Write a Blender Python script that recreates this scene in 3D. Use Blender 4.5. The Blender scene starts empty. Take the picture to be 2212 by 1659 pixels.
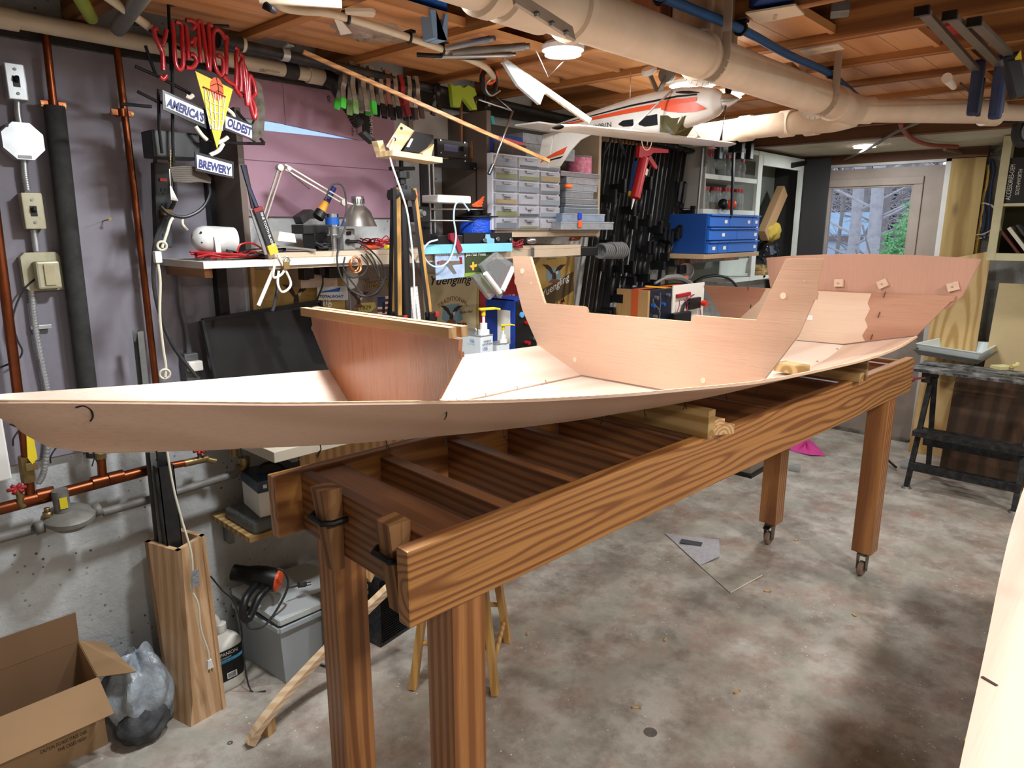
import bpy,bmesh,math,random
from mathutils import Vector,Matrix
random.seed(7)
C=bpy.context.scene.collection
R=math.radians
PI=math.pi
V=Vector
W0,H0,FPX=2212,1659,1498.0
TH,AL,CH=R(12.65),R(42.83),1.62
_F=V((math.cos(AL),math.sin(AL),0));_R=V((math.sin(AL),-math.cos(AL),0));_U=V((0,0,1))
_fw=_F*math.cos(TH)-_U*math.sin(TH);_up=_F*math.sin(TH)+_U*math.cos(TH)
CAM=V((0,0,CH))
def at(x,y,X=None,Y=None,Z=None,deg=0):
 """real point on the plane X=, Y= or Z= (of a frame turned by deg) along a sight line"""
 d=_fw+_R*((x-W0/2)/FPX)-_up*((y-H0/2)/FPX)
 a=R(deg);c,s=math.cos(a),math.sin(a)
 dx,dy=d.x*c+d.y*s,-d.x*s+d.y*c
 t=X/dx if X is not None else(Y/dy if Y is not None else(Z-CH)/d.z)
 return V((dx*t,dy*t,CH+d.z*t))
cd=bpy.data.cameras.new('camera');cam=bpy.data.objects.new('camera',cd);C.objects.link(cam)
cd.sensor_width=36;cd.lens=36*FPX/W0;cd.clip_start=.02;cd.clip_end=200
cam.location=CAM;cam.rotation_euler=(PI/2-TH,0,AL-PI/2)
bpy.context.scene.camera=cam
def ortho(d):
 d=V(d).normalized()
 a=V((0,0,1))if abs(d.z)<.9 else V((1,0,0))
 u=d.cross(a).normalized();return u,d.cross(u).normalized()
class MB:
 def __init__(s):s.v=[];s.f=[];s.sm=[]
 def add(s,vs,fs,smooth=False):
  o=len(s.v);s.v+=[V(p)for p in vs];s.f+=[tuple(i+o for i in f)for f in fs];s.sm+=[smooth]*len(fs);return s
 def box(s,c,d,rot=None,b=0.0):
  x,y,z=d[0]/2,d[1]/2,d[2]/2
  b=min(b,x*.9,y*.9,z*.9)
  if b<=0:
   vs=[(i,j,k)for i in(-x,x)for j in(-y,y)for k in(-z,z)]
   fs=[(0,1,3,2),(4,6,7,5),(0,4,5,1),(2,3,7,6),(0,2,6,4),(1,5,7,3)]
  else:
   bm=bmesh.new();bmesh.ops.create_cube(bm,size=1)
   for v in bm.verts:v.co=V((v.co.x*2*x,v.co.y*2*y,v.co.z*2*z))
   bmesh.ops.bevel(bm,geom=bm.edges[:],offset=b,segments=2,affect='EDGES',profile=.6)
   bm.verts.index_update()
   vs=[v.co.copy()for v in bm.verts];fs=[tuple(v.index for v in f.verts)for f in bm.faces];bm.free()
  m=rot if rot is not None else Matrix.Identity(3)
  if len(m)==4:m=m.to_3x3()
  return s.add([m@V(p)+V(c)for p in vs],fs)
 def bb(s,x0,x1,y0,y1,z0,z1,b=0.0):
  return s.box(((x0+x1)/2,(y0+y1)/2,(z0+z1)/2),(abs(x1-x0),abs(y1-y0),abs(z1-z0)),b=b)
 def bar(s,p,q,w,h,up=(0,0,1),b=0.0):
  """square bar from p to q, w sideways, h along up"""
  p,q=V(p),V(q);d=(q-p);L=d.length;d=d/L
  u=V(up);sd=d.cross(u)
  if sd.length<1e-5:sd,_=ortho(d)
  sd.normalize();uu=sd.cross(d).normalized()
  m=Matrix((d,sd,uu)).transposed()
  return s.box((p+q)/2,(L,w,h),m,b)
 def cyl(s,p,q,r,r2=None,n=16,cap=True,smooth=True):
  p,q=V(p),V(q);r2=r if r2 is None else r2
  u,w=ortho(q-p);vs=[]
  for c,rr in((p,r),(q,r2)):
   for i in range(n):
    a=2*PI*i/n;vs.append(c+(u*math.cos(a)+w*math.sin(a))*rr)
  s.add(vs,[(i,(i+1)%n,n+(i+1)%n,n+i)for i in range(n)],smooth)
  if cap:
   s.add(vs[:n],[tuple(range(n))[::-1]]);s.add(vs[n:],[tuple(range(n))])
  return s
 def tube(s,pts,r,n=8,closed=False,smooth_n=0,cap=True,rs=None):
  pts=[V(p)for p in pts]
  if smooth_n:pts=spline(pts,smooth_n,closed)
  N=len(pts);ring=[];u=None
  for i in range(N):
   a=pts[(i-1)%N]if(closed or i>0)else pts[0];b=pts[(i+1)%N]if(closed or i<N-1)else pts[-1]
   d=(b-a)
   if d.length<1e-9:d=V((0,0,1))
   d.normalize()
   if u is None:u,_=ortho(d)
   u=(u-d*u.dot(d))
   if u.length<1e-6:u,_=ortho(d)
   u.normalize();w=d.cross(u)
   rr=r if rs is None else rs[min(int(i*len(rs)/N),len(rs)-1)]
   ring.append([pts[i]+(u*math.cos(2*PI*k/n)+w*math.sin(2*PI*k/n))*rr for k in range(n)])
  vs=[p for g in ring for p in g];fs=[]
  for i in range(N if closed else N-1):
   j=(i+1)%N
   fs+=[(i*n+k,i*n+(k+1)%n,j*n+(k+1)%n,j*n+k)for k in range(n)]
  s.add(vs,fs,True)
  if cap and not closed:
   s.add(ring[0],[tuple(range(n))[::-1]]);s.add(ring[-1],[tuple(range(n))])
  return s
 def prism(s,poly,vec):
  """planar 3-D polygon swept along vec"""
  poly=[V(p)for p in poly];vec=V(vec);n=len(poly)
  s.add(poly+[p+vec for p in poly],[tuple(range(n)),tuple(range(n,2*n))[::-1]]+[(i,n+i,n+(i+1)%n,(i+1)%n)for i in range(n)])
  return s
 def lathe(s,prof,o,axis=(0,0,1),n=24,sx=1.0,u=None):
  """prof = [(r, h)...] around axis from o"""
  ax=V(axis).normalized();uu,w=ortho(ax)
  if u is not None:uu=V(u).normalized();w=ax.cross(uu)
  o=V(o);vs=[]
  for r,h in prof:
   for i in range(n):
    a=2*PI*i/n;vs.append(o+ax*h+(uu*math.cos(a)*sx+w*math.sin(a))*max(r,1e-5))
  fs=[(k*n+i,k*n+(i+1)%n,(k+1)*n+(i+1)%n,(k+1)*n+i)for k in range(len(prof)-1)for i in range(n)]
  return s.add(vs,fs,True)
 def sphere(s,c,r,n=16,sc=(1,1,1)):
  c=V(c);vs=[];m=n//2
  for j in range(m+1):
   t=PI*j/m
   for i in range(n):
    a=2*PI*i/n;vs.append(c+V((r*sc[0]*math.sin(t)*math.cos(a),r*sc[1]*math.sin(t)*math.sin(a),r*sc[2]*math.cos(t))))
  return s.add(vs,[(j*n+i,(j+1)*n+i,(j+1)*n+(i+1)%n,j*n+(i+1)%n)for j in range(m)for i in range(n)],True)
 def torus(s,c,axis,R1,r,n=28,m=8,a0=0,a1=2*PI,sx=1.0,u=None):
  uu,w=ortho(axis)
  if u is not None:uu=V(u).normalized();w=V(axis).normalized().cross(uu)
  full=abs(a1-a0)>2*PI-.01;k=n if full else n+1
  return s.tube([V(c)+(uu*math.cos(a0+(a1-a0)*i/n)*sx+w*math.sin(a0+(a1-a0)*i/n))*R1 for i in range(k)],r,m,closed=full)
 def grid(s,fn,nu,nv,smooth=True):
  vs=[V(fn(i/nu,j/nv))for i in range(nu+1)for j in range(nv+1)]
  return s.add(vs,[(i*(nv+1)+j,(i+1)*(nv+1)+j,(i+1)*(nv+1)+j+1,i*(nv+1)+j+1)for i in range(nu)for j in range(nv)],smooth)
 def shell(s,fn,nu,nv,t,smooth=True):
  """a sheet fn(u,v) -> (point) with thickness t along its normal"""
  P=[[V(fn(i/nu,j/nv))for j in range(nv+1)]for i in range(nu+1)]
  def nrm(i,j):
   a=P[min(i+1,nu)][j]-P[max(i-1,0)][j];b=P[i][min(j+1,nv)]-P[i][max(j-1,0)]
   c=a.cross(b);return c.normalized()if c.length>1e-12 else V((0,0,1))
  Q=[[P[i][j]+nrm(i,j)*t for j in range(nv+1)]for i in range(nu+1)]
  k=(nu+1)*(nv+1);vs=[p for r in P for p in r]+[p for r in Q for p in r]
  I=lambda i,j:i*(nv+1)+j
  top=[(I(i,j),I(i+1,j),I(i+1,j+1),I(i,j+1))for i in range(nu)for j in range(nv)]
  fs=[f[::-1]for f in top]+[tuple(q+k for q in f)for f in top]
  s.add(vs,fs,smooth)
  e=[]
  for i in range(nu):e+=[(I(i,0),I(i+1,0),I(i+1,0)+k,I(i,0)+k),(I(i+1,nv),I(i,nv),I(i,nv)+k,I(i+1,nv)+k)]
  for j in range(nv):e+=[(I(0,j+1),I(0,j),I(0,j)+k,I(0,j+1)+k),(I(nu,j),I(nu,j+1),I(nu,j+1)+k,I(nu,j)+k)]
  return s.add(vs,e)
def spline(pts,n,closed=False):
 pts=[V(p)for p in pts];N=len(pts);out=[]
 for i in range(N if closed else N-1):
  p0=pts[(i-1)%N]if(closed or i>0)else pts[0]*2-pts[1]
  p1,p2=pts[i],pts[(i+1)%N]
  p3=pts[(i+2)%N]if(closed or i+2<N)else p2*2-p1
  for k in range(n):
   t=k/n
   out.append(.5*((2*p1)+(p2-p0)*t+(2*p0-5*p1+4*p2-p3)*t*t+(3*p1-p0-3*p2+p3)*t**3))
 if not closed:out.append(pts[-1])
 return out
def Rz(deg,o=(0,0,0)):return Matrix.Translation(V(o))@Matrix.Rotation(R(deg),4,'Z')
TF=Rz(-3.3)
ID=Matrix.Identity(4)
MAT0={}
WM={}
def mesh_from(mb,name,mat,xf):
 me=bpy.data.meshes.new(name)
 me.from_pydata([xf@p for p in mb.v],[],mb.f)
 me.polygons.foreach_set('use_smooth',mb.sm)
 me.materials.append(mat);me.update()
 bm=bmesh.new();bm.from_mesh(me);bmesh.ops.remove_doubles(bm,verts=bm.verts,dist=1e-6)
 bmesh.ops.recalc_face_normals(bm,faces=bm.faces[:])
 for e in bm.edges:
  if len(e.link_faces)==2 and e.calc_face_angle(0)>R(38):e.smooth=False
 bm.to_mesh(me);bm.free()
 return me
def thing(name,label,cat,loc=(0,0,0),group=None,M=ID,rz=0):
 o=bpy.data.objects.new(name,None);C.objects.link(o);o.empty_display_size=.05
 m=M@Matrix.Translation(V(loc))@Matrix.Rotation(R(rz),4,'Z')
 o.matrix_world=m;o.matrix_basis=m;WM[o.name]=m
 o['label']=label;o['category']=cat
 if group:o['group']=group
 return o
def part(name,mb,mat,parent,label=None,M=ID,stuff=False):
 pm=WM[parent.name]
 me=mesh_from(mb,name,mat,pm.inverted()@M)
 o=bpy.data.objects.new(name,me);C.objects.link(o);o.parent=parent
 WM[o.name]=pm
 if label:o['label']=label
 if stuff:o['kind']='stuff'
 return o
def solo(name,mb,mat,label,cat,group=None,M=ID,stuff=False):
 ws=[M@p for p in mb.v]
 o0=V(((min(p.x for p in ws)+max(p.x for p in ws))/2,(min(p.y for p in ws)+max(p.y for p in ws))/2,min(p.z for p in ws)))
 rot=M.to_3x3().to_4x4()
 wm=Matrix.Translation(o0)@rot
 me=mesh_from(mb,name,mat,wm.inverted()@M)
 o=bpy.data.objects.new(name,me);C.objects.link(o);o.matrix_basis=wm;WM[o.name]=wm
 o['label']=label;o['category']=cat
 if group:o['group']=group
 if stuff:o['kind']='stuff'
 return o
def struct(name,mb,mat,parent=None,M=ID):
 if parent is None:
  me=mesh_from(mb,name,mat,M);o=bpy.data.objects.new(name,me);C.objects.link(o);o['kind']='structure';WM[o.name]=ID
 else:
  o=part(name,mb,mat,parent,M=M)
 return o
def dup(root,m,label=None,group=None):
 """copy a thing with its parts and sub-parts; m = new world matrix"""
 r=root.copy();C.objects.link(r);r.matrix_basis=m;WM[r.name]=m
 if label:r['label']=label
 if group:r['group']=group
 for ch in[c for c in root.children]:
  c=ch.copy();C.objects.link(c);c.parent=r;WM[c.name]=m
  for g in[q for q in ch.children]:
   d=g.copy();C.objects.link(d);d.parent=c;WM[d.name]=m
 return r
def text(s,mat,o,right,up,parent,w=None,h=None,name='lettering',shear=0.0,bold=0.0,ext=.0006,align='LEFT',M=ID,sx=1.0,wave=None,font=None):
 """flat raised letters: o = lower left (or centre) in world, right/up unit vectors, w total width, h letter height"""
 cu=bpy.data.curves.new('t','FONT');cu.body=s;cu.size=1;cu.shear=shear;cu.offset=bold;cu.extrude=0;cu.resolution_u=3
 ob=bpy.data.objects.new('t',cu);C.objects.link(ob)
 bpy.context.view_layer.update()
 dg=bpy.context.evaluated_depsgraph_get()
 me=bpy.data.meshes.new_from_object(ob.evaluated_get(dg));bpy.data.objects.remove(ob);bpy.data.curves.remove(cu)
 vs=[v.co.copy()for v in me.vertices];fs=[tuple(p.vertices)for p in me.polygons];bpy.data.meshes.remove(me)
 if not vs:return None
 x0,x1=min(v.x for v in vs),max(v.x for v in vs);y0,y1=min(v.y for v in vs),max(v.y for v in vs)
 kx=ky=1
 if w:kx=w/(x1-x0)
 if h:ky=h/(y1-y0)
 if w and not h:ky=kx
 if h and not w:kx=ky*sx
 right,up=V(right).normalized(),V(up).normalized();nrm=right.cross(up).normalized()
 mb=MB();ox={'LEFT':0,'CENTER':-(x1-x0)*kx/2,'RIGHT':-(x1-x0)*kx}[align]
 pts=[]
 for v in vs:
  a,b=(v.x-x0)*kx+ox,(v.y-y0)*ky
  if wave:a,b=wave(a,b)
  pts.append(V(o)+right*a+up*b+nrm*ext)
 mb.add(pts,fs)
 return part(name,mb,mat,parent,M=M)
def _new(name):
 m=bpy.data.materials.new(name);m.use_nodes=True;nt=m.node_tree
 return m,nt,nt.nodes['Principled BSDF']
def _n(nt,t,**kw):
 n=nt.nodes.new(t)
 for k,v in kw.items():
  if k in('operation','blend_type','data_type','wave_type','bands_direction','rings_direction','wave_profile','feature','distance','noise_dimensions','interpolation'):setattr(n,k,v)
  else:n.inputs[k].default_value=v
 return n
def _c(c):return(c[0],c[1],c[2],1)
def hx(s):
 s=s.lstrip('#');r=[int(s[i:i+2],16)/255 for i in(0,2,4)]
 return tuple(((c/12.92)if c<=.04045 else((c+.055)/1.055)**2.4)for c in r)
def plain(name,col,rough=.5,metal=0.0,trans=0.0,ior=1.45,alpha=1.0,emit=None,es=1.0,coat=0.0,dirt=0.0,dscale=8.0,dcol=None,bump=0.0,bscale=60.0,sss=0.0,spec=.5):
 if isinstance(col,str):col=hx(col)
 m,nt,b=_new(name)
 b.inputs['Base Color'].default_value=_c(col);b.inputs['Roughness'].default_value=rough;b.inputs['Metallic'].default_value=metal
 b.inputs['Transmission Weight'].default_value=trans;b.inputs['IOR'].default_value=ior;b.inputs['Alpha'].default_value=alpha
 b.inputs['Coat Weight'].default_value=coat;b.inputs['Specular IOR Level'].default_value=spec
 if emit:
  b.inputs['Emission Color'].default_value=_c(hx(emit)if isinstance(emit,str)else emit);b.inputs['Emission Strength'].default_value=es
 if dirt>0 or bump>0:
  tc=_n(nt,'ShaderNodeTexCoord')
 if dirt>0:
  no=_n(nt,'ShaderNodeTexNoise',Scale=dscale,Detail=6.0,Roughness=.65);nt.links.new(tc.outputs['Object'],no.inputs['Vector'])
  mr=_n(nt,'ShaderNodeMapRange');mr.inputs['From Min'].default_value=.42;mr.inputs['From Max'].default_value=.72;mr.inputs['To Max'].default_value=dirt
  nt.links.new(no.outputs['Fac'],mr.inputs['Value'])
  mx=_n(nt,'ShaderNodeMix',data_type='RGBA');mx.inputs['A'].default_value=_c(col)
  dc=dcol if dcol else tuple(c*.35 for c in col)
  if isinstance(dc,str):dc=hx(dc)
  mx.inputs['B'].default_value=_c(dc)
  nt.links.new(mr.outputs['Result'],mx.inputs['Factor']);nt.links.new(mx.outputs['Result'],b.inputs['Base Color'])
 if bump>0:
  n2=_n(nt,'ShaderNodeTexNoise',Scale=bscale,Detail=4.0);nt.links.new(tc.outputs['Object'],n2.inputs['Vector'])
  bp=_n(nt,'ShaderNodeBump',Strength=bump,Distance=.01);nt.links.new(n2.outputs['Fac'],bp.inputs['Height']);nt.links.new(bp.outputs['Normal'],b.inputs['Normal'])
 return m
def wood(name,c1,c2,axis='X',ring=14.0,dist=5.0,stretch=.18,rough=.5,pore=.5,c3=None,knots=0.0,bump=.12,detail=1.2,pscale=180.0,contrast=(.25,.8),coat=0.0,blotch=.25,off=(0,0,0)):
 c1=hx(c1)if isinstance(c1,str)else c1;c2=hx(c2)if isinstance(c2,str)else c2
 m,nt,b=_new(name);L=nt.links.new
 tc=_n(nt,'ShaderNodeTexCoord');mp=_n(nt,'ShaderNodeMapping')
 sc={'X':(stretch,1,1),'Y':(1,stretch,1),'Z':(1,1,stretch)}[axis]
 mp.inputs['Scale'].default_value=sc;mp.inputs['Location'].default_value=off;L(tc.outputs['Object'],mp.inputs['Vector'])
 wv=_n(nt,'ShaderNodeTexWave',wave_type='RINGS',rings_direction=axis,Scale=ring,Distortion=dist);wv.inputs['Detail'].default_value=2.0;wv.inputs['Detail Scale'].default_value=detail
 L(mp.outputs['Vector'],wv.inputs['Vector'])
 mp2=_n(nt,'ShaderNodeMapping');s2={'X':(.02,1,1),'Y':(1,.02,1),'Z':(1,1,.02)}[axis];mp2.inputs['Scale'].default_value=s2;L(tc.outputs['Object'],mp2.inputs['Vector'])
 po=_n(nt,'ShaderNodeTexNoise',Scale=pscale,Detail=3.0,Roughness=.7);L(mp2.outputs['Vector'],po.inputs['Vector'])
 mr=_n(nt,'ShaderNodeMapRange');mr.inputs['From Min'].default_value=contrast[0];mr.inputs['From Max'].default_value=contrast[1];L(wv.outputs['Fac'],mr.inputs['Value'])
 mx=_n(nt,'ShaderNodeMix',data_type='RGBA');mx.inputs['A'].default_value=_c(c1);mx.inputs['B'].default_value=_c(c2);L(mr.outputs['Result'],mx.inputs['Factor'])
 pr=_n(nt,'ShaderNodeMapRange');pr.inputs['From Min'].default_value=.5;pr.inputs['From Max'].default_value=.72;pr.inputs['To Max'].default_value=pore;L(po.outputs['Fac'],pr.inputs['Value'])
 m2=_n(nt,'ShaderNodeMix',data_type='RGBA');L(mx.outputs['Result'],m2.inputs['A']);m2.inputs['B'].default_value=_c(tuple(c*.5 for c in c2));L(pr.outputs['Result'],m2.inputs['Factor'])
 bl=_n(nt,'ShaderNodeTexNoise',Scale=3.0,Detail=3.0);L(mp.outputs['Vector'],bl.inputs['Vector'])
 br=_n(nt,'ShaderNodeMapRange');br.inputs['From Min'].default_value=.35;br.inputs['From Max'].default_value=.7;br.inputs['To Min'].default_value=0;br.inputs['To Max'].default_value=blotch;L(bl.outputs['Fac'],br.inputs['Value'])
 m3=_n(nt,'ShaderNodeMix',data_type='RGBA');L(m2.outputs['Result'],m3.inputs['A']);m3.inputs['B'].default_value=_c(hx(c3)if c3 else c2);L(br.outputs['Result'],m3.inputs['Factor'])
 out=m3
 if knots>0:
  vo=_n(nt,'ShaderNodeTexVoronoi',Scale=knots);mp3=_n(nt,'ShaderNodeMapping');mp3.inputs['Scale'].default_value={'X':(.45,1,1),'Y':(1,.45,1),'Z':(1,1,.45)}[axis]
  L(tc.outputs['Object'],mp3.inputs['Vector']);L(mp3.outputs['Vector'],vo.inputs['Vector'])
  kr=_n(nt,'ShaderNodeMapRange');kr.inputs['From Min'].default_value=.03;kr.inputs['From Max'].default_value=.10;kr.inputs['To Min'].default_value=.85;kr.inputs['To Max'].default_value=0;L(vo.outputs['Distance'],kr.inputs['Value'])
  m4=_n(nt,'ShaderNodeMix',data_type='RGBA');L(m3.outputs['Result'],m4.inputs['A']);m4.inputs['B'].default_value=_c(tuple(c*.25 for c in c2));L(kr.outputs['Result'],m4.inputs['Factor']);out=m4
 L(out.outputs['Result'],b.inputs['Base Color']);b.inputs['Roughness'].default_value=rough;b.inputs['Coat Weight'].default_value=coat;b.inputs['Coat Roughness'].default_value=.25
 if bump>0:
  bp=_n(nt,'ShaderNodeBump',Strength=bump,Distance=.004);ad=_n(nt,'ShaderNodeMath',operation='ADD');L(po.outputs['Fac'],ad.inputs[0]);L(wv.outputs['Fac'],ad.inputs[1])
  L(ad.outputs[0],bp.inputs['Height']);L(bp.outputs['Normal'],b.inputs['Normal'])
 return m
def mottled(name,cols,scale=1.5,rough=.8,spots=None,bump=.1,fine=30.0,spotscale=60.0,spotcol='#e8e4dc',spotcut=.09):
 """several noise layers blended (floors, walls)"""
 m,nt,b=_new(name);L=nt.links.new;tc=_n(nt,'ShaderNodeTexCoord')
 cols=[hx(c)for c in cols];prev=None
 for i,c in enumerate(cols):
  if i==0:
   rgb=_n(nt,'ShaderNodeRGB');rgb.outputs[0].default_value=_c(c);prev=rgb.outputs[0];continue
  mp=_n(nt,'ShaderNodeMapping');mp.inputs['Location'].default_value=(i*3.7,i*1.9,i*5.3);L(tc.outputs['Object'],mp.inputs['Vector'])
  no=_n(nt,'ShaderNodeTexNoise',Scale=scale*(1+.9*i),Detail=9.0,Roughness=.68);L(mp.outputs['Vector'],no.inputs['Vector'])
  mr=_n(nt,'ShaderNodeMapRange');mr.inputs['From Min'].default_value=.46;mr.inputs['From Max'].default_value=.68;L(no.outputs['Fac'],mr.inputs['Value'])
  mx=_n(nt,'ShaderNodeMix',data_type='RGBA');L(prev,mx.inputs['A']);mx.inputs['B'].default_value=_c(c);L(mr.outputs['Result'],mx.inputs['Factor']);prev=mx.outputs['Result']
 if spots:
  vo=_n(nt,'ShaderNodeTexVoronoi',Scale=spotscale);L(tc.outputs['Object'],vo.inputs['Vector'])
  mr=_n(nt,'ShaderNodeMapRange');mr.inputs['From Min'].default_value=spotcut*.7;mr.inputs['From Max'].default_value=spotcut;mr.inputs['To Min'].default_value=spots;mr.inputs['To Max'].default_value=0;L(vo.outputs['Distance'],mr.inputs['Value'])
  n3=_n(nt,'ShaderNodeTexNoise',Scale=4.0,Detail=4.0);L(tc.outputs['Object'],n3.inputs['Vector'])
  ml=_n(nt,'ShaderNodeMath',operation='MULTIPLY');mr2=_n(nt,'ShaderNodeMapRange');mr2.inputs['From Min'].default_value=.45;mr2.inputs['From Max'].default_value=.6;L(n3.outputs['Fac'],mr2.inputs['Value'])
  L(mr.outputs['Result'],ml.inputs[0]);L(mr2.outputs['Result'],ml.inputs[1])
  mx=_n(nt,'ShaderNodeMix',data_type='RGBA');L(prev,mx.inputs['A']);mx.inputs['B'].default_value=_c(hx(spotcol));L(ml.outputs[0],mx.inputs['Factor']);prev=mx.outputs['Result']
 L(prev,b.inputs['Base Color']);b.inputs['Roughness'].default_value=rough
 if bump:
  n2=_n(nt,'ShaderNodeTexNoise',Scale=fine,Detail=6.0,Roughness=.7);L(tc.outputs['Object'],n2.inputs['Vector'])
  bp=_n(nt,'ShaderNodeBump',Strength=bump,Distance=.01);L(n2.outputs['Fac'],bp.inputs['Height']);L(bp.outputs['Normal'],b.inputs['Normal'])
 return m
M_floor=mottled('concrete_floor',['#bab4aa','#a09383','#c8c4bc','#9a7a6b','#9b9c90','#867a6f'],scale=1.1,rough=.6,spots=.8,spotscale=34,bump=.12,fine=45,spotcut=.13)
M_conc=mottled('painted_concrete',['#c3c6c7','#b0afab','#d0d4d5'],scale=1.3,rough=.85,spots=.85,spotscale=34,spotcol='#3a3632',bump=.6,fine=35,spotcut=.17)
M_white_wall=mottled('white_wall',['#cdc8bc','#bdb7a8','#d8d3c8'],scale=1.2,rough=.85,bump=.15)
M_graywall=mottled('grey_block_wall',['#8c8a86','#77736e','#a3a19d'],scale=2,rough=.9,bump=.5,fine=20)
M_drywall=mottled('drywall',['#b9b19c','#a59b84','#c6bfae'],scale=1.5,rough=.8,bump=.1)
M_pine_o=wood('orange_pine','#d09a68','#b8804e','X',ring=5,dist=4,stretch=.12,rough=.45,pore=.25,knots=5.5,c3='#b97a45',bump=.05,contrast=(.35,1.0))
M_joist=wood('old_joist','#a9733f','#7d4d27','Y',ring=7,dist=4,stretch=.1,rough=.7,pore=.5,c3='#8a5a30',knots=3)
M_subfloor=wood('subfloor_boards','#8d6038','#6b4324','X',ring=6,dist=4,stretch=.15,rough=.8,pore=.5)
M_beam=wood('brown_beam','#7d5434','#553620','Y',ring=7,dist=3,stretch=.1,rough=.7)
M_door=plain('door_taupe','#9d9086',.55,dirt=.25,dscale=5)
M_trimw=plain('white_trim','#d5d5d2',.5,dirt=.15,dscale=6)
M_glass=plain('glass',(1,1,1),.02,trans=1.0,ior=1.05)
M_black=plain('black_plastic','#121214',.42)
M_blackm=plain('black_metal','#17181b',.4,metal=.6,dirt=.4,dscale=20,dcol='#3a3836')
M_rubber=plain('dusty_rubber','#2a2a2c',.75,dirt=.5,dscale=12,dcol='#5d5751')
M_white=plain('white_plastic','#e4e3df',.4)
M_steel=plain('steel','#b9bbbd',.28,metal=1.0,dirt=.2,dscale=25)
M_dsteel=plain('dull_steel','#8b8d8c',.5,metal=.8,dirt=.4,dscale=18)
M_ink=plain('black_ink','#0d0d0f',.6)
M_red=plain('red_paint','#a0141c',.4)
YW,XD,ZC=2.45,5.94,2.19
m=MB();m.bb(-1.6,6.3,-2.2,2.75,-.12,0);struct('floor',m,M_floor)
WX0,WX1,WZ0,WZ1=1.30,1.84,1.72,2.12
m=MB();Y0,Y1=YW,YW+.25
m.bb(-1.6,WX0,Y0,Y1,0,2.46);m.bb(WX1,6.3,Y0,Y1,0,2.46);m.bb(WX0,WX1,Y0,Y1,0,WZ0);m.bb(WX0,WX1,Y0,Y1,WZ1,2.46)
struct('wall_left',m,M_conc)
DY0,DY1,DZ=1.245,2.213,2.085
m=MB();m.bb(XD,XD+.2,DY1+.05,YW,0,2.46);m.bb(XD,XD+.2,DY0-.05,DY1+.05,DZ+.04,2.46);struct('wall_back',m,M_white_wall)
m=MB();m.bb(XD,XD+.2,-2.2,DY0-.05,0,2.46);struct('wall_back_right',m,M_graywall)
m=MB();m.bb(-1.6,6.3,-2.4,-2.2,0,2.46);struct('wall_right',m,M_white_wall)
m=MB();m.bb(-1.8,-1.6,-2.4,2.75,0,2.46);struct('wall_front',m,M_white_wall)
m=MB();m.bb(-1.6,6.3,-2.2,2.75,2.43,2.5);ceil=struct('ceiling',m,M_subfloor)
JX=[-.93,-.51,-.095,.322,.739,1.156,1.573,1.99,2.40,2.80,3.205,3.61,4.02,4.43]
for x in JX:
 m=MB();m.bb(x-.019,x+.019,-2.19,2.44,ZC,2.43);struct('joist',m,M_joist,ceil)
def panel(i,y0,y1,n,z=ZC+.022):
 xa,xb=JX[i]+.02,JX[i+1]-.02;w=(y1-y0)/n;m=MB()
 for k in range(n):
  m.bb(xa,xb,y0+k*w+.0012,y0+(k+1)*w-.0012,z,z+.018)
 m.bb(xa,xb,y0-.012,y0+.004,z-.006,z+.018)
 struct('pine_panel',m,M_pine_o,ceil)
for i,y0,y1,n in((3,1.6,2.2,5),(4,1.62,2.2,5),(5,1.64,2.2,4),(6,1.66,2.2,4),(7,1.95,2.2,2),(6,.30,.62,2),(7,.86,1.62,6),(8,.66,1.2,5),(9,.62,1.2,5),(10,.64,1.25,5),(11,.65,1.3,5),(7,1.65,1.9,2),(8,1.3,1.9,4),(9,1.35,2.2,6),(10,1.35,2.2,6),(11,1.4,2.2,6),(12,.7,2.2,12)):
 panel(i,y0,y1,n)
m=MB();m.bb(4.72,4.80,-2.19,2.44,2.155,2.43);struct('trim_1',m,M_beam)
m=MB();m.bb(4.80,XD,-2.19,2.44,2.175,2.43);struct('ceiling_drywall',m,M_drywall)
m=MB();m.bb(XD-.06,XD-.002,DY0-.25,DY1+.14,2.105,2.174);struct('trim_2',m,M_beam)
dl=at(1797,408,X=XD-.03);dr=at(1971,403,X=XD-.03);GZ1=(dl.z+dr.z)/2;GY1,GY0=dl.y,dr.y;GZ0=1.02
m=MB();a,b=XD-.04,XD+.005
m.bb(a,b,DY0,GY0,.02,DZ-.02);m.bb(a,b,GY1,DY1,.02,DZ-.02);m.bb(a,b,GY0,GY1,.02,GZ0);m.bb(a,b,GY0,GY1,GZ1,DZ-.02)
door=struct('door_1',m,M_door)
m=MB()
for(y0,y1,z0,z1)in((GY0-.075,GY0-.012,GZ0-.0118,GZ1+.0118),(GY1+.012,GY1+.075,GZ0-.0118,GZ1+.0118),(GY0-.075,GY1+.075,GZ1+.012,GZ1+.07),(GY0-.075,GY1+.075,GZ0-.07,GZ0-.012)):
 m.bb(a-.014,a,y0,y1,z0,z1,b=.006)
struct('window_molding',m,M_door,door)
m=MB();m.bb(XD-.025,XD-.019,GY0,GY1,GZ0,GZ1);struct('glass_pane',m,M_glass,door)
m=MB();m.cyl((a-.05,DY0+.07,.98),(a,DY0+.07,.98),.012);m.sphere((a-.06,DY0+.07,.98),.028);struct('door_knob',m,M_steel,door)
m=MB();m.bb(XD-.05,XD+.002,DY0-.035,DY0-.002,.0,DZ+.03);m.bb(XD-.05,XD+.002,DY1+.002,DY1+.03,0,DZ+.03);m.bb(XD-.05,XD+.002,DY0-.035,DY1+.03,DZ,DZ+.03)
struct('trim_3',m,M_trimw)
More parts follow.
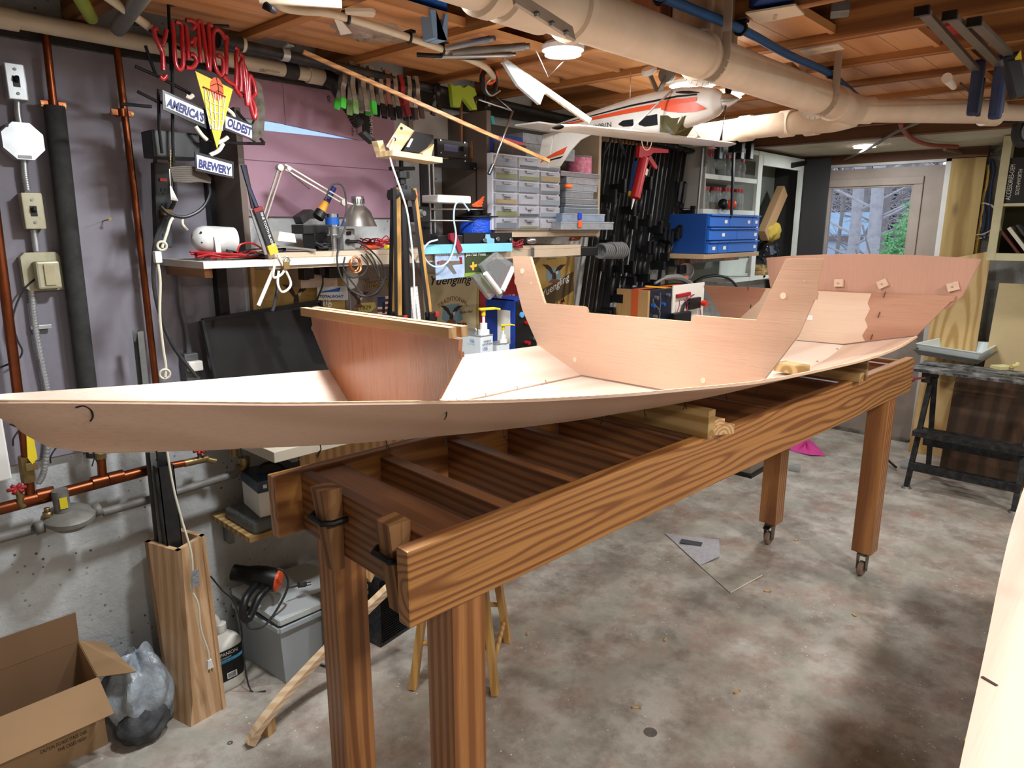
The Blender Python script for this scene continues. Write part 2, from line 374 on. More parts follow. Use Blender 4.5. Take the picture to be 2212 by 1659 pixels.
m=MB();m.bb(XD-.09,XD+.0,DY0,DY1,0,.02);struct('trim_4',m,plain('dark_threshold','#4a4038',.6,dirt=.6,dcol='#b0aca0'))
M_pt=wood('treated_pine','#b59a62','#8a6d3c','Z',ring=9,dist=3.5,stretch=.12,rough=.7,knots=3,pore=.2,contrast=(.3,.9))
m=MB();m.bb(XD-.06,XD-.001,1.0,DY0-.037,0,2.10);struct('trim_5',m,M_pt)
m=MB();m.bb(XD-.05,XD-.001,DY1+.035,DY1+.12,0,2.10);struct('trim_6',m,plain('grey_jamb','#55524e',.6))
m=MB();rr=random.Random(3)
m.tube([(XD-.035,.985+rr.uniform(-.006,.006),.05+k*.05)for k in range(41)],.014,6)
struct('trim_7',m,plain('spray_foam','#a5813a',.8,bump=.8,bscale=80))
m=MB();m.bb(WX0,WX1,YW+.10,YW+.104,WZ0,WZ1)
struct('window_2',m,plain('frosted_pane','#cfe6ff',.35,trans=.9,ior=1.2,bump=.6,bscale=300))
w=bpy.data.worlds.new('world');bpy.context.scene.world=w;w.use_nodes=True
w.node_tree.nodes['Background'].inputs[0].default_value=(.60,.70,.92,1);w.node_tree.nodes['Background'].inputs[1].default_value=1.5
m=MB();m.bb(6.4,45,-25,30,-1.6,-1.5);struct('ground',m,plain('leaf_litter','#6f6862',.9,dirt=.6,dscale=2))
M_bark=plain('bark','#8a827c',.9,dirt=.5,dscale=9,bump=.5)
M_bark2=plain('pale_bark','#aaa6a4',.9,dirt=.4,dscale=9)
rr=random.Random(11)
def tree(px_,X,w,label,lean=0,mat=M_bark,nb=9):
 p=at(px_,480,X=X);b=V((p.x,p.y,-1.5));t=V((p.x+lean*.3,p.y+lean,7.5))
 g=thing('tree',label,'tree',b,group='bare trees outside the door window')
 m=MB();w*=.62;m.tube([b,b.lerp(t,.3)+V((0,rr.uniform(-.1,.1),0)),b.lerp(t,.65),t],w/2,10,smooth_n=5,rs=[w/2*(1-.06*i)for i in range(8)]);part('trunk',m,mat,g)
 m=MB()
 for k in range(nb):
  s0=b.lerp(t,rr.uniform(.18,.62));an=rr.choice((-1,1));ln=rr.uniform(.8,2.0)
  q=[s0,s0+V((rr.uniform(-.3,.3),an*ln*.5,ln*.25)),s0+V((rr.uniform(-.5,.5),an*ln,ln*rr.uniform(.2,.7)))]
  m.tube(q,w*.09,5,smooth_n=3)
  for z in range(4):
   e=q[1].lerp(q[2],z/4);m.tube([e,e+V((0,an*rr.uniform(.15,.5),rr.uniform(-.3,.6)))],w*.035,4)
 part('branches',m,mat,g)
for i,(x,X,w,l,s)in enumerate(((1806,17,.16,-.3,'slim bare tree leaning at the left edge of the door window'),(1842,15,.42,.0,'thick pale bare trunk in front of the shed roof'),(1866,20,.35,.1,'bare trunk just right of the shed'),(1884,13.5,.42,.05,'thickest dark bare trunk in the middle of the door window'),(1905,22,.3,-.1,'bare trunk right of the thickest trunk'),(1923,18,.25,.15,'slim bare trunk left of the rhododendron'),(1944,24,.35,0,'distant bare trunk above the rhododendron'),(1960,16,.16,-.1,'thin bare trunk at the right edge of the door window'),(1822,26,.3,.1,'distant bare trunk behind the shed'))):
 tree(x,X,w,s,l,M_bark2 if i in(1,3)else M_bark)
m=MB()
for k in range(620):
 X=rr.uniform(26,40);y=at(rr.uniform(1770,2000),480,X=X).y;w=rr.uniform(.06,.26)
 m.cyl((X,y,-1.5),(X,y+rr.uniform(-.6,.6),rr.uniform(6,9)),w/2,w/4,n=5)
for k in range(900):
 X=rr.uniform(22,36);p=at(rr.uniform(1780,1990),rr.uniform(390,520),X=X)
 m.tube([p,p+V((0,rr.uniform(-1,1),rr.uniform(-.2,.8)))],.015,4)
o=solo('distant_woods',m,plain('grey_woods','#a39b99',.9),'hazy grey-brown thicket of bare woods far beyond the shed','woods',stuff=True)
m=MB();X=19
a,b2,c=at(1793,462,X=X),at(1870,462,X=X),at(1793,508,X=X)
g=thing('shed','small shed with pale blue-grey shingle roof among the trees outside','shed',(X,a.y,-1.5))
m=MB()
y0,y1=b2.y,a.y+1.5
for k in range(9):
 t0,t1=k/9,(k+1)/9;m.prism([(X+.9-.9*t0,y0,a.z-(a.z-c.z)*t0+.02),(X+.9-.9*t0,y1,a.z-(a.z-c.z)*t0+.02),(X+.88-.9*t1,y1,a.z-(a.z-c.z)*t1),(X+.88-.9*t1,y0,a.z-(a.z-c.z)*t1)],(0,0,.03))
part('shingle_roof',m,plain('shingles','#8fa6b4',.85,dirt=.3),g)
m=MB();m.bb(X+.05,X+1.4,y0+.15,y1-.1,-1.5,c.z-.02);part('wall',m,plain('shed_wall','#a9bac6',.8),g)
m=MB();m.bb(X-.04,X+.06,y0,y1,c.z-.14,c.z-.03);part('fascia',m,plain('fascia','#7a6a62',.7),g)
g0=at(1935,520,X=11.5);g=thing('rhododendron','green rhododendron bush against the right side of the door window','bush',(11.5,g0.y,-1.5))
m=MB();m.tube([(11.5,g0.y-.2,-1.5),(11.5,g0.y-.1,.2),(11.6,g0.y-.35,1.6)],.04,6,smooth_n=4)
for k in range(9):m.tube([(11.5,g0.y-.1,rr.uniform(-.5,1)),(11.5+rr.uniform(-.3,.3),g0.y+rr.uniform(-.9,.6),rr.uniform(.3,1.7))],.015,5)
part('stem',m,M_bark,g)
m=MB()
for(x,y,n)in((1928,540,20),(1938,525,20),(1950,512,20),(1926,515,14),(1958,535,16),(1945,495,12),(1960,500,10),(1955,470,9),(1962,448,8),(1918,555,20),(1945,560,24),(1962,485,10),(1915,535,8),(1965,560,16)):
 for q in range(n):
  p=at(x+rr.uniform(-13,13),y+rr.uniform(-13,13),X=11.5+rr.uniform(-.25,.25))
  for k in range(7):
   an=2*PI*k/7+rr.uniform(0,.5);d=V((math.cos(an)*.4,math.sin(an),-.35+rr.uniform(-.2,.3))).normalized();L=rr.uniform(.05,.08);s=d.cross(V((1,0,0))).normalized()*.014
   m.add([p,p+d*L*.5+s,p+d*L,p+d*L*.5-s],[(0,1,2,3)])
part('leaves',m,plain('rhodo_leaf','#5f9a5a',.45,dirt=.4,dscale=30,dcol='#a8cf8f'),g,stuff=True)
M_oak=wood('oak','#b47f46','#7a4822','X',ring=15,dist=16,stretch=.17,rough=.42,pore=.45,c3='#9a6432',bump=.2,detail=.45,pscale=170,contrast=(.4,1.0),coat=.15,off=(.3,.30,-.955))
M_oakY=wood('oak_cross','#8e5c34','#623a20','Y',ring=15,dist=9,detail=.3,stretch=.16,rough=.45,pore=.5,c3='#6f4322',bump=.25,pscale=170,contrast=(.3,.9),coat=.1)
M_oakZ=wood('oak_leg','#b57c48','#85522c','Z',ring=15,dist=8,detail=.3,stretch=.15,rough=.42,pore=.5,c3='#9a663a',bump=.25,pscale=170,coat=.15)
M_2x4=wood('construction_lumber','#b89a68','#93743f','Y',ring=9,dist=2.5,stretch=.1,rough=.75,pore=.2,knots=2.5)
M_2x4x=wood('construction_lumber_x','#c7a672','#9d7d4a','X',ring=9,dist=2.5,stretch=.1,rough=.75,pore=.2)
TX0,TX1,TY0,TY1,TZ0,TZ1=.674,3.515,.979,1.557,.883,1.04
tb=thing('work_table','long oak work table on casters, open slatted frame under the boat hull','table',(TX0,(TY0+TY1)/2,0),M=TF)
t=.036
def TL(m,M=TF):return m
m=MB();m.bb(TX0,TX1,TY0,TY0+t,TZ0,TZ1,b=.004);part('side_rail',m,M_oak,tb,M=TF)
m=MB();m.bb(TX0,TX1,TY1-t,TY1,TZ0,TZ1,b=.004);part('side_rail',m,M_oak,tb,M=TF)
m=MB();m.bb(.742,.772,TY0+t,TY1-t,TZ0,TZ1-.004,b=.003);part('end_board',m,M_oakY,tb,M=TF)
m=MB();m.bb(.774,.862,TY0+t,TY1-t,TZ1-.040,TZ1-.010,b=.003);part('cross_board',m,M_oakY,tb,M=TF)
for x in(.99,1.22,1.46,1.70,1.95,2.22,2.50,2.80,3.10,3.36):
 m=MB();m.bb(x-.018,x+.018,TY0+t,TY1-t,TZ0+.02,TZ1-.018,b=.002);part('cross_board',m,M_oakY,tb,M=TF)
m=MB();m.bb(3.435,3.465,TY0+t,TY1-t,TZ0,TZ1-.01,b=.002);part('end_board',m,M_oakY,tb,M=TF)
for yy in(TY0+t+.010,TY1-t-.010):
 m=MB();m.bb(.87,3.42,yy-.010,yy+.010,TZ0+.002,TZ0+.020);part('ledger_strip',m,M_oak,tb,M=TF)
M_cast=plain('caster_metal','#85796a',.5,metal=.7,dirt=.5,dscale=30,dcol='#4a3c30')
M_wheel=plain('caster_wheel','#8a7366',.7,dirt=.5,dscale=40,dcol='#5d4a40')
for(x,y)in((3.32,1.035),(3.32,1.50),(.83,1.035),(.83,1.50)):
 m=MB();m.bb(x-.0445,x+.0445,y-.0445,y+.0445,.125,TZ0 if x<1 else TZ0+.1,b=.004);lg=part('leg',m,M_oakZ,tb,M=TF)
 m=MB();m.cyl((x,y,.107),(x,y,.124),.028,n=20);m.bb(x-.03,x+.03,y-.026,y+.026,.118,.124)
 cs=part('caster',m,M_cast,tb,M=TF)
 m=MB()
 for s in(-1,1):m.prism([(x-.03,y+s*.019,.112),(x+.014,y+s*.019,.112),(x+.004,y+s*.019,.030),(x-.022,y+s*.019,.030)],(0,s*.003,0))
 m.cyl((x-.009,y-.025,.036),(x-.009,y+.025,.036),.007,n=10);m.bb(x-.03,x+.014,y-.02,y+.02,.105,.112)
 part('caster_fork',m,M_cast,cs,M=TF)
 m=MB();m.lathe([(0,-.013),(.030,-.013),(.036,-.008),(.0362,.008),(.030,.013),(0,.013)],(x-.009,y,.0365),(0,1,0),24);part('caster_wheel',m,M_wheel,cs,M=TF)
 if y>1.2:m=MB();m.bar((x-.055,y,.098),(x-.02,y,.108),.03,.006);part('brake_lever',m,M_black,cs,M=TF)
M_wedge=wood('wedge_wood','#9a7046','#6e4724','Z',ring=9,dist=2,stretch=.2,rough=.7,pore=.4)
for k,(a,bt,zt)in enumerate((((700,1082),(706,1160),1.03),((838,1172),(842,1262),1.015))):
 p=at(a[0],a[1],X=None,Z=zt+.03)
 yb=[1.345,1.085][k];x=.716;zt=[1.055,1.06][k]
 m=MB()
 w0,w1=.026,.019
 top=[(x-w0,yb-w0,zt),(x+w0-.002,yb-w0,zt),(x+w0-.002,yb+w0,zt),(x-w0,yb+w0,zt)]
 mid=[(x-w0,yb-w0,zt-.02),(x+w0-.002,yb-w0,zt-.02),(x+w0-.002,yb+w0,zt-.02),(x-w0,yb+w0,zt-.02)]
 bot=[(x-.004,yb-w1,zt-.20),(x+w0-.002,yb-w1,zt-.20),(x+w0-.002,yb+w1,zt-.20),(x-.004,yb+w1,zt-.20)]
 m.add(top+bot,[(0,1,2,3),(7,6,5,4),(0,4,5,1),(1,5,6,2),(2,6,7,3),(3,7,4,0)])
 pg=part('wooden_wedge',m,M_wedge,tb,M=TF)
 m=MB();zc=zt-.072;e=.040
 m.tube([(x+.024,yb-e,zc),(x-.012,yb-e,zc),(x-.030,yb-e+.014,zc),(x-.030,yb+e-.014,zc),(x-.012,yb+e,zc),(x+.024,yb+e,zc)],.0075,8)
 part('steel_clamp_ring',m,M_blackm,tb,M=TF)
m=MB();m.bb(1.695,1.730,.968,1.62,TZ1+.0005,1.1215,b=.002);solo('support_board',m,M_2x4,'greenish two-by-four on edge across the table under the middle of the hull','board',M=TF)
m=MB();m.prism([(1.735,.975,TZ1+.0005),(1.80,.945,TZ1+.0005),(1.80,1.02,TZ1+.0005),(1.735,1.02,TZ1+.0005)],(0,0,.028));m.prism([(1.737,.982,TZ1+.028),(1.785,.968,TZ1+.028),(1.785,1.01,TZ1+.028),(1.737,1.01,TZ1+.028)],(0,0,.016))
solo('wood_offcut',m,wood('offcut','#d9b98a','#b58a58','Y',ring=30,dist=4,stretch=.4,rough=.7),'split pale wood offcut on the table rail beside the support board','offcut',M=TF)
g=thing('support_cleat','L-shaped pine support across the table under the stern of the hull','support',(2.80,1.0,TZ1),M=TF)
m=MB();m.bb(2.772,2.812,.952,1.62,TZ1+.0005,TZ1+.034,b=.002);part('base_strip',m,M_2x4,g,M=TF)
m=MB();m.bb(2.813,2.831,.945,1.62,TZ1+.001,1.123,b=.001);part('upright_board',m,wood('ply_support','#a98a60','#7d6040','Y',ring=8,dist=3,stretch=.1,knots=9),g,M=TF)
ROLL=1.37
BF=Matrix.Rotation(R(-5.73),4,'Z')@Matrix.Translation(V((0,1.345,1.2)))@Matrix.Rotation(R(-ROLL),4,'X')
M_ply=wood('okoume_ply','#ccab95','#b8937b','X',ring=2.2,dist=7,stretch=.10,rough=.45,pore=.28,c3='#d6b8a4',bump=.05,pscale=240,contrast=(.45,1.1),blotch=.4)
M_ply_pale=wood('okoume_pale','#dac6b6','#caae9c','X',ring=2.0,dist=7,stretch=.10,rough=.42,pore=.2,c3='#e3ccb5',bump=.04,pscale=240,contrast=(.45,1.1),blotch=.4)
M_plyY=wood('okoume_bulkhead','#cda68c','#b98f73','Y',ring=3.0,dist=6,stretch=.25,rough=.4,pore=.25,c3='#d8b79f',bump=.12,pscale=260,contrast=(.5,1.15),blotch=.35)
M_epoxy=wood('okoume_epoxied','#c07c52','#a5633c','Z',ring=2.5,dist=5,stretch=.1,rough=.22,pore=.4,c3='#cc8a5e',bump=.55,pscale=260,contrast=(.4,1.1),blotch=.4,coat=.6)
M_edge=wood('ply_edge','#e6cba6','#c9a67e','X',ring=60,dist=1,stretch=.02,rough=.7,pore=.1)
M_mah=wood('okoume_stern','#b58a72','#966550','Y',ring=3.0,dist=6,stretch=.22,rough=.35,pore=.3,c3='#b97b5a',bump=.05,pscale=240,contrast=(.4,1.1),coat=.2,knots=.9)
ST=[(.072,.004,1.357),(.10,.026,1.355),(.2,.058,1.343),(.35,.104,1.324),(.5,.156,1.306),(.65,.200,1.290),(.783,.236,1.2755),(.95,.289,1.260),(1.1,.329,1.2485),(1.25,.3625,1.238),(1.4,.387,1.229),(1.55,.414,1.2205),(1.7,.438,1.214),(2.0,.455,1.207),(2.3,.460,1.202),(2.6,.443,1.203),(2.865,.413,1.213)]
SM=[(.078,.002,1.350),(.117,.002,1.305),(.149,.003,1.270),(.179,.004,1.257),(.208,.006,1.247),(.35,.028,1.2255),(.5,.058,1.2067),(.65,.082,1.188),(.783,.103,1.1755),(.95,.13,1.162),(1.1,.155,1.1533),(1.25,.178,1.1457),(1.4,.199,1.142),(1.55,.218,1.1375),(1.7,.2325,1.1345),(2.0,.238,1.128),(2.3,.228,1.126),(2.6,.195,1.133),(2.865,.146,1.1525)]
def _ip(tab,x):
 if x<=tab[0][0]:return tab[0][1],tab[0][2]
 for(a,b)in zip(tab,tab[1:]):
  if x<=b[0]:
   i=tab.index(a);p0=tab[max(i-1,0)];p3=tab[min(i+2,len(tab)-1)];t=(x-a[0])/(b[0]-a[0])
   out=[]
   for k in(1,2):
    m0=(b[k]-p0[k])/(b[0]-p0[0])*(b[0]-a[0]);m1=(p3[k]-a[k])/(p3[0]-a[0])*(b[0]-a[0])
    out.append((2*t**3-3*t*t+1)*a[k]+(t**3-2*t*t+t)*m0+(-2*t**3+3*t*t)*b[k]+(t**3-t*t)*m1)
   return out[0],out[1]-0
 return tab[-1][1],tab[-1][2]
def chine(x,s=1):h,z=_ip(ST,x);return V((x,s*h,z-1.2))
def seam(x,s=1):h,z=_ip(SM,x);return V((x,s*h,z-1.2))
XB0,XB1=.075,2.865
boat=thing('boat_hull','unfinished stitched plywood boat hull of pale okoume, open on the work table','boat',(0,0,0),M=BF)
def xs(t):return XB0+(XB1-XB0)*t**1.25
def bilge(s):
 def f(u,v):
  x=xs(u);xs_=x
  a,b=seam(max(x,.078+.0),s),chine(x,s)
  if u<.0001:a=V((.078,s*.003,.150))
  return a.lerp(b,v)
 return f
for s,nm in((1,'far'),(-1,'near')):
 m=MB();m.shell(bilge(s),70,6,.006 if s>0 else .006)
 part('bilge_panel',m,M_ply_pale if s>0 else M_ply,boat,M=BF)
def bot(u,v):
 x=.21+(XB1-.21)*u;a=seam(x,-1);b=seam(x,1);p=a.lerp(b,v);p.z-=.0005;return p
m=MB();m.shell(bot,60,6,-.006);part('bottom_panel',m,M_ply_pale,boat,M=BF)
for s in(-1,1):
 m=MB();pts=[chine(xs(i/70),s)for i in range(71)]
 for i in range(70):
  m.bar(pts[i]+V((0,-s*.003,.0005)),pts[i+1]+V((0,-s*.003,.0005)),.0065,.0016)
 part('ply_edge',m,M_edge,boat,M=BF)
M_stain=plain('epoxy_stain','#8a4f2c',.3)
m=MB();rr=random.Random(4);L1=[];L2=[]
nb=bilge(-1)
def uv_near(px_,py_):
 """panel point closest to a sight line"""
 best=None;o=BF.inverted()@CAM;d=(BF.inverted().to_3x3()@(_fw+_R*((px_-W0/2)/FPX)-_up*((py_-H0/2)/FPX))).normalized()
 for i in range(141):
  for j in range(13):
   p=nb(i/140,j/12);q=p-o;e=(q-d*q.dot(d)).length
   if best is None or e<best[0]:best=(e,p)
 return best[1]
def bpt(x,px_,py_):
 """point of the boat frame on its plane x = const seen at a pixel"""
 Mi=BF.inverted();o=Mi@CAM;d=Mi.to_3x3()@(_fw+_R*((px_-W0/2)/FPX)-_up*((py_-H0/2)/FPX));t=(x-o.x)/d.x;return o+d*t
X1=.783
c1,s1=chine(X1),seam(X1)
tl,tr=bpt(X1,672,684),bpt(X1,995,734);hw=(tl.y-tr.y)/2;zt=(tl.z+tr.z)/2
poly=[(X1,-s1.y,s1.z+.006),(X1,s1.y,s1.z+.006),(X1,c1.y-.001,c1.z+.004),(X1,hw-.004,zt-.036),(X1,hw+.002,zt-.034),(X1,hw+.001,zt-.024),(X1,hw-.006,zt-.024),(X1,hw-.002,zt),(X1,-hw+.002,zt),(X1,-hw+.006,zt-.024),(X1,-hw-.001,zt-.024),(X1,-hw-.002,zt-.034),(X1,-hw+.004,zt-.036),(X1,-c1.y+.001,c1.z+.004)]
m=MB();m.prism(poly,(.009,0,0));b1=part('forward_bulkhead',m,M_epoxy,boat,label='epoxy-coated orange-brown bulkhead',M=BF)
t0,t1=bpt(X1,664.7,680),bpt(X1,987,731)
ya,yb,z0=t0.y,t1.y,(t0.z+t1.z)/2
m=MB();m.bb(X1-.019,X1-.0003,yb,ya,z0,z0+.021,b=.0008);m.bb(X1+.0093,X1+.026,yb-.002,ya-.01,z0,z0+.021,b=.0008);part('deck_beam',m,wood('beam_pine','#dcb98c','#b98f5c','Y',ring=14,dist=3,stretch=.1,rough=.6,pore=.2),b1,M=BF)
X2=1.70
c2,s2=chine(X2),seam(X2)
K=bpt(X2,1728,712);Kf=bpt(X2,1130,678);hk=(abs(K.y)+abs(Kf.y))/2;zk=(K.z+Kf.z)/2
TO=bpt(X2,1784,561);TOf=bpt(X2,1110,554);ho=(abs(TO.y)+abs(TOf.y))/2;zo=(TO.z+TOf.z)/2
TI=bpt(X2,1708,558);TIf=bpt(X2,1150,556);hi=(abs(TI.y)+abs(TIf.y))/2
S1,S2_=bpt(X2,1178,657),bpt(X2,1636,691);hs=(abs(S1.y)+abs(S2_.y))/2;zs=(S1.z+S2_.z)/2
T1,T2=bpt(X2,1270,664),bpt(X2,1494,682);hb=(abs(T1.y)+abs(T2.y))/2;zb=zs-.020
half=[(0,s2.z+.006),(s2.y,s2.z+.006),(c2.y-.001,c2.z+.004),(hk*.5+c2.y*.5,(c2.z+zk)/2+.002),(hk,zk),(ho-.016,zo-.10),(ho-.010,zo-.098),(ho-.008,zo-.083),(ho-.011,zo-.080),(ho,zo),(hi,zo),(hs+.010,zs+.02),(hs,zs),(hb+.016,zs),(hb+.008,zs-.003),(hb+.003,zs-.009),(hb,zb),(0,zb)]
poly=[(X2,y,z)for y,z in half]+[(X2,-y,z)for y,z in half[::-1]if y>0]
holes=[(bpt(X2,1242,777),.0085),(bpt(X2,1519,822),.0085),(bpt(X2,1128,586),.0105),(bpt(X2,1147,612),.0035),(bpt(X2,1692,639),.0085),(bpt(X2,1738,607),.0012)]
m=MB();m.prism(poly,(.009,0,0));b2=part('midship_bulkhead',m,M_plyY,boat,label='U-shaped pale plywood bulkhead with notched seat cut',M=BF)
M_hole=plain('hole_side','#e6c8ac',.6)
for(p,r_)in holes:
 m=MB();m.cyl((X2-.0008,p.y,p.z),(X2-.0001,p.y,p.z),r_,n=20);m.cyl((X2-.0012,p.y-.0016,p.z),(X2-.0007,p.y-.0016,p.z),r_*.82,n=20);part('limber_hole',m,M_hole,b2,M=BF)
m=MB()
tp=[V((X2+.0045,y,z))for y,z in half[9:18]];tp2=[V((p.x,-p.y,p.z))for p in tp]
for pts in(tp,tp2):
 for a,b in zip(pts,pts[1:]):
  if(b-a).length>.002:m.bar(a+V((0,0,.0004)),b+V((0,0,.0004)),.0092,.001)
part('cut_edge',m,M_edge,b2,M=BF)
X3=2.862
c3,s3=chine(X3),seam(X3)
TR,TLp=bpt(X3,2063,642),bpt(X3,1520,615);ht=(abs(TR.y)+abs(TLp.y))/2;zt3=(TR.z+TLp.z)/2
half=[(0,s3.z+.004),(s3.y,s3.z+.004),(c3.y,c3.z+.004),(ht-.022,zt3-.018),(ht-.012,zt3-.017),(ht-.016,zt3-.010),(ht-.008,zt3),(ht,zt3),(0,zt3)]
half=[(0,s3.z+.004),(s3.y,s3.z+.004),(c3.y,c3.z+.004),(ht-.014,zt3-.022),(ht-.004,zt3-.018),(ht,zt3),(0,zt3)]
m=MB();m.prism([(X3,y,z)for y,z in half]+[(X3,-y,z)for y,z in half[::-1]if y>0],(.009,0,0))
ts=part('transom',m,M_mah,boat,label='reddish plywood transom with epoxy-stained butt joint',M=BF)
M_paleply=wood('pale_stern_ply','#d8bda6','#c6a58c','Y',ring=3,dist=5,stretch=.2,rough=.4,pore=.2,c3='#e2c3a4',contrast=(.5,1.1))
pc=[bpt(X3-.001,x,y)for x,y in((1655,622),(1882,634),(1874,655),(1879,668),(1868,690),(1874,706),(1862,725),(1868,737),(1820,743),(1700,733),(1610,720),(1595,690),(1640,650))]
m=MB();m.prism([V((X3-.0006,p.y,min(p.z,zt3-.001)))for p in pc],(.0005,0,0));part('bare_ply_area',m,M_paleply,ts,M=BF)
X4=X3+.0105
up=[(1655,557),(1700,553),(1780,549.5),(1880,548.5),(1980,551),(2060,555.5),(2120,560)]
P=[bpt(X4,x,y)for x,y in up];lo=[bpt(X4,2078,640),bpt(X4,2046,668),bpt(X4,1672,655),bpt(X4,1663,615)]
m=MB();m.prism(P+lo,(.009,0,0));us=part('upper_transom',m,wood('upper_stern','#b08672','#946a56','Z',ring=2.2,dist=8,stretch=.35,rough=.38,pore=.2,c3='#cf9d82',contrast=(.4,1.0),coat=.2,knots=.7),boat,label='reddish upper transom board with curved top and screwed square pads',M=BF)
for(x,y,a)in((1814,611,2),(1908,613,28),(2060,619,18)):
 p=bpt(X4,x,y);m=MB();m.box((X4-.007,p.y,p.z),(.012,.036,.030),Matrix.Rotation(R(-a),3,'X'),b=.001);pd=part('square_pad',m,M_paleply,us,M=BF)
for(x,y,a)in((1814,611,2),(1908,613,28),(2060,619,18)):
 p=bpt(X4,x,y);m=MB();m.sphere((X4-.0135,p.y,p.z),.004,10,(.5,1,1));part('screw_head',m,M_steel,us,M=BF)
M_hmk=plain('pen_mark','#1a1a28',.6)
for(x,y,h)in((1616,623,.016),(1622,662,.017)):
 p=bpt(X3,x,y);m=MB();m.bb(X3-.0012,X3-.0004,p.y-.0016,p.y+.0016,p.z-h/2,p.z+h/2);part('pen_mark',m,M_hmk,ts,M=BF)
p=bpt(X3,1746,686);m=MB();m.bb(X3-.0014,X3-.0006,p.y-.019,p.y+.019,p.z-.010,p.z+.010);lb=part('part_label',m,M_white,ts,label='small white paper label',M=BF)
for(x,y)in((1911,636),(1899,680),(1883,728)):
 p=bpt(X3,x,y);m=MB();m.bar((X3-.003,p.y+.003,p.z-.012),(X3-.003,p.y-.003,p.z+.012),.003,.002);part('stitch_wire',m,plain('copper_wire','#6e4a38',.4,metal=.6),ts,M=BF)
M_wire=plain('dark_wire','#161314',.5)
rr=random.Random(21)
def wire(p,L=.03,leg=2,up=False):
 m=MB();z=1 if up else-1
 m.tube([p,p+V((0,-.002,z*L*.35))],.0013,5)
 for k in range(leg):
  m.tube([p+V((0,-.002,z*L*.35)),p+V((rr.uniform(-.4,.4)*L,rr.uniform(-.3,.1)*L,z*L*rr.uniform(.6,1.1)))],.0011,5)
 part('stitch_wire',m,M_wire,boat,M=BF)
for x in(.215,.31,.45,.60,.74,.88,1.03,1.18,1.33,1.48,1.64,1.84,2.02):wire(seam(x,-1)+V((0,-.002,-.004)),rr.uniform(.022,.034))
for p in((.082,-.006,.135),(.119,-.006,.103),(.165,-.006,.063)):
 p=V(p);m=MB()
 m.tube([p+V((.014,-.004,.012)),p,p+V((-.012,-.004,-.014)),p+V((-.014,-.004,-.026))],.0014,5,smooth_n=3);m.tube([p,p+V((-.014,-.004,.010))],.0012,5);part('stitch_wire',m,M_wire,boat,M=BF)
for x in(.88,1.0,1.12,1.24,1.38,1.52,2.0,2.25,2.5,2.75):
 for s in(-1,1):
  if x<1.7 and s<0:continue
  p=seam(x,s)+V((0,0,.008));m=MB();m.tube([p+V((-.004,-.006,-.002)),p+V((0,0,.003)),p+V((.004,.006,-.002))],.0009,5);part('stitch_wire',m,M_wire,boat,M=BF)
for(x,y)in((178,884),(946,886)):
 p=uv_near(x,y)+V((0,-.007,0));m=MB();k=.013
 m.tube([p+V((-k,0,.55*k)),p+V((-.2*k,-.004,.7*k)),p+V((.5*k,-.003,.1*k)),p+V((.7*k,0,-.9*k)),p+V((.3*k,0,-1.5*k))],.0016,5,smooth_n=3);part('stitch_wire',m,M_wire,boat,M=BF)
p=bpt(X3,1812,742)
A=[uv_near(x,y)for x,y in((1312,857),(1296,862),(1262,872),(1236,885),(1215,897),(1195,905),(1190,908))]
B=[uv_near(x,y)for x,y in((1315,862),(1306,870),(1280,880),(1262,888),(1240,898),(1218,906),(1203,909))]
m=MB();o_=V((0,-.0065,-.0010));vs=[p+o_ for p in A]+[p+o_ for p in B];n_=len(A);m.add(vs,[(i,i+1,n_+i+1,n_+i)for i in range(n_-1)]);part('scarf_stain',m,M_stain,boat,M=BF)
pz=seam(2.25,1)
q=bpt(2.25,1725,757);m=MB();m.box((2.25,q.y+.02,pz.z+.025),(.06,.10,.03),Matrix.Rotation(R(-12),3,'Z'),b=.001)
solo('wood_block',m,M_2x4x,'small pine block lying inside the hull behind the midship bulkhead','block',M=BF)
M_galv=plain('galvanised_steel','#c3c8cb',.38,metal=.75,dirt=.35,dscale=25,dcol='#8d8f8e')
M_galv2=plain('tan_steel','#b5b198',.5,metal=.4,dirt=.4,dscale=25,dcol='#8a8468')
M_copper=plain('copper_pipe','#8a4a2c',.35,metal=.9,dirt=.6,dscale=14,dcol='#4c2a1a')
M_brass=plain('brass','#9a845a',.4,metal=.8,dirt=.5,dscale=30,dcol='#5e5038')
M_pvc=plain('pvc','#cfc4ae',.42,dirt=.35,dscale=7,dcol='#a08f74')
M_pvc2=plain('old_pvc','#dccbb6',.45,dirt=.4,dscale=3.5,dcol='#a48a6e')
M_insul=plain('pipe_insulation','#2b2b2b',.85,dirt=.4,dscale=30,dcol='#4a4846')
M_yel=plain('yellow_plastic','#d8c32c',.45)
M_redh=plain('red_handle','#9a1f22',.5)
M_pinew=wood('pale_pine','#d3ad7c','#b48a58','Z',ring=9,dist=3,stretch=.12,rough=.55,pore=.2)
def cyl2(m,px1,px2,r,Y):m.cyl(at(*px1,Y=Y),at(*px2,Y=Y),r)
YB=2.420
m=MB();zb=at(100,990,Y=YB).z
m.bb(-1.6,.30,YB,2.449,zb,2.13);m.bb(.303,1.19,YB,2.449,zb,2.13)
solo('insulation_board',m,plain('grey_foam_board','#8c8892',.75,dirt=.35,dscale=3,dcol='#6a6570',bump=.1,bscale=200),'grey insulation board covering the wall above the concrete at far left','board')
def pxbox(m,x0,y0,x1,y1,Y,d,b=.002):
 a=at(x0,y0,Y=Y);c=at(x1,y1,Y=Y);m.bb(a.x,c.x,Y,Y+d,c.z,a.z,b=b);return a,c
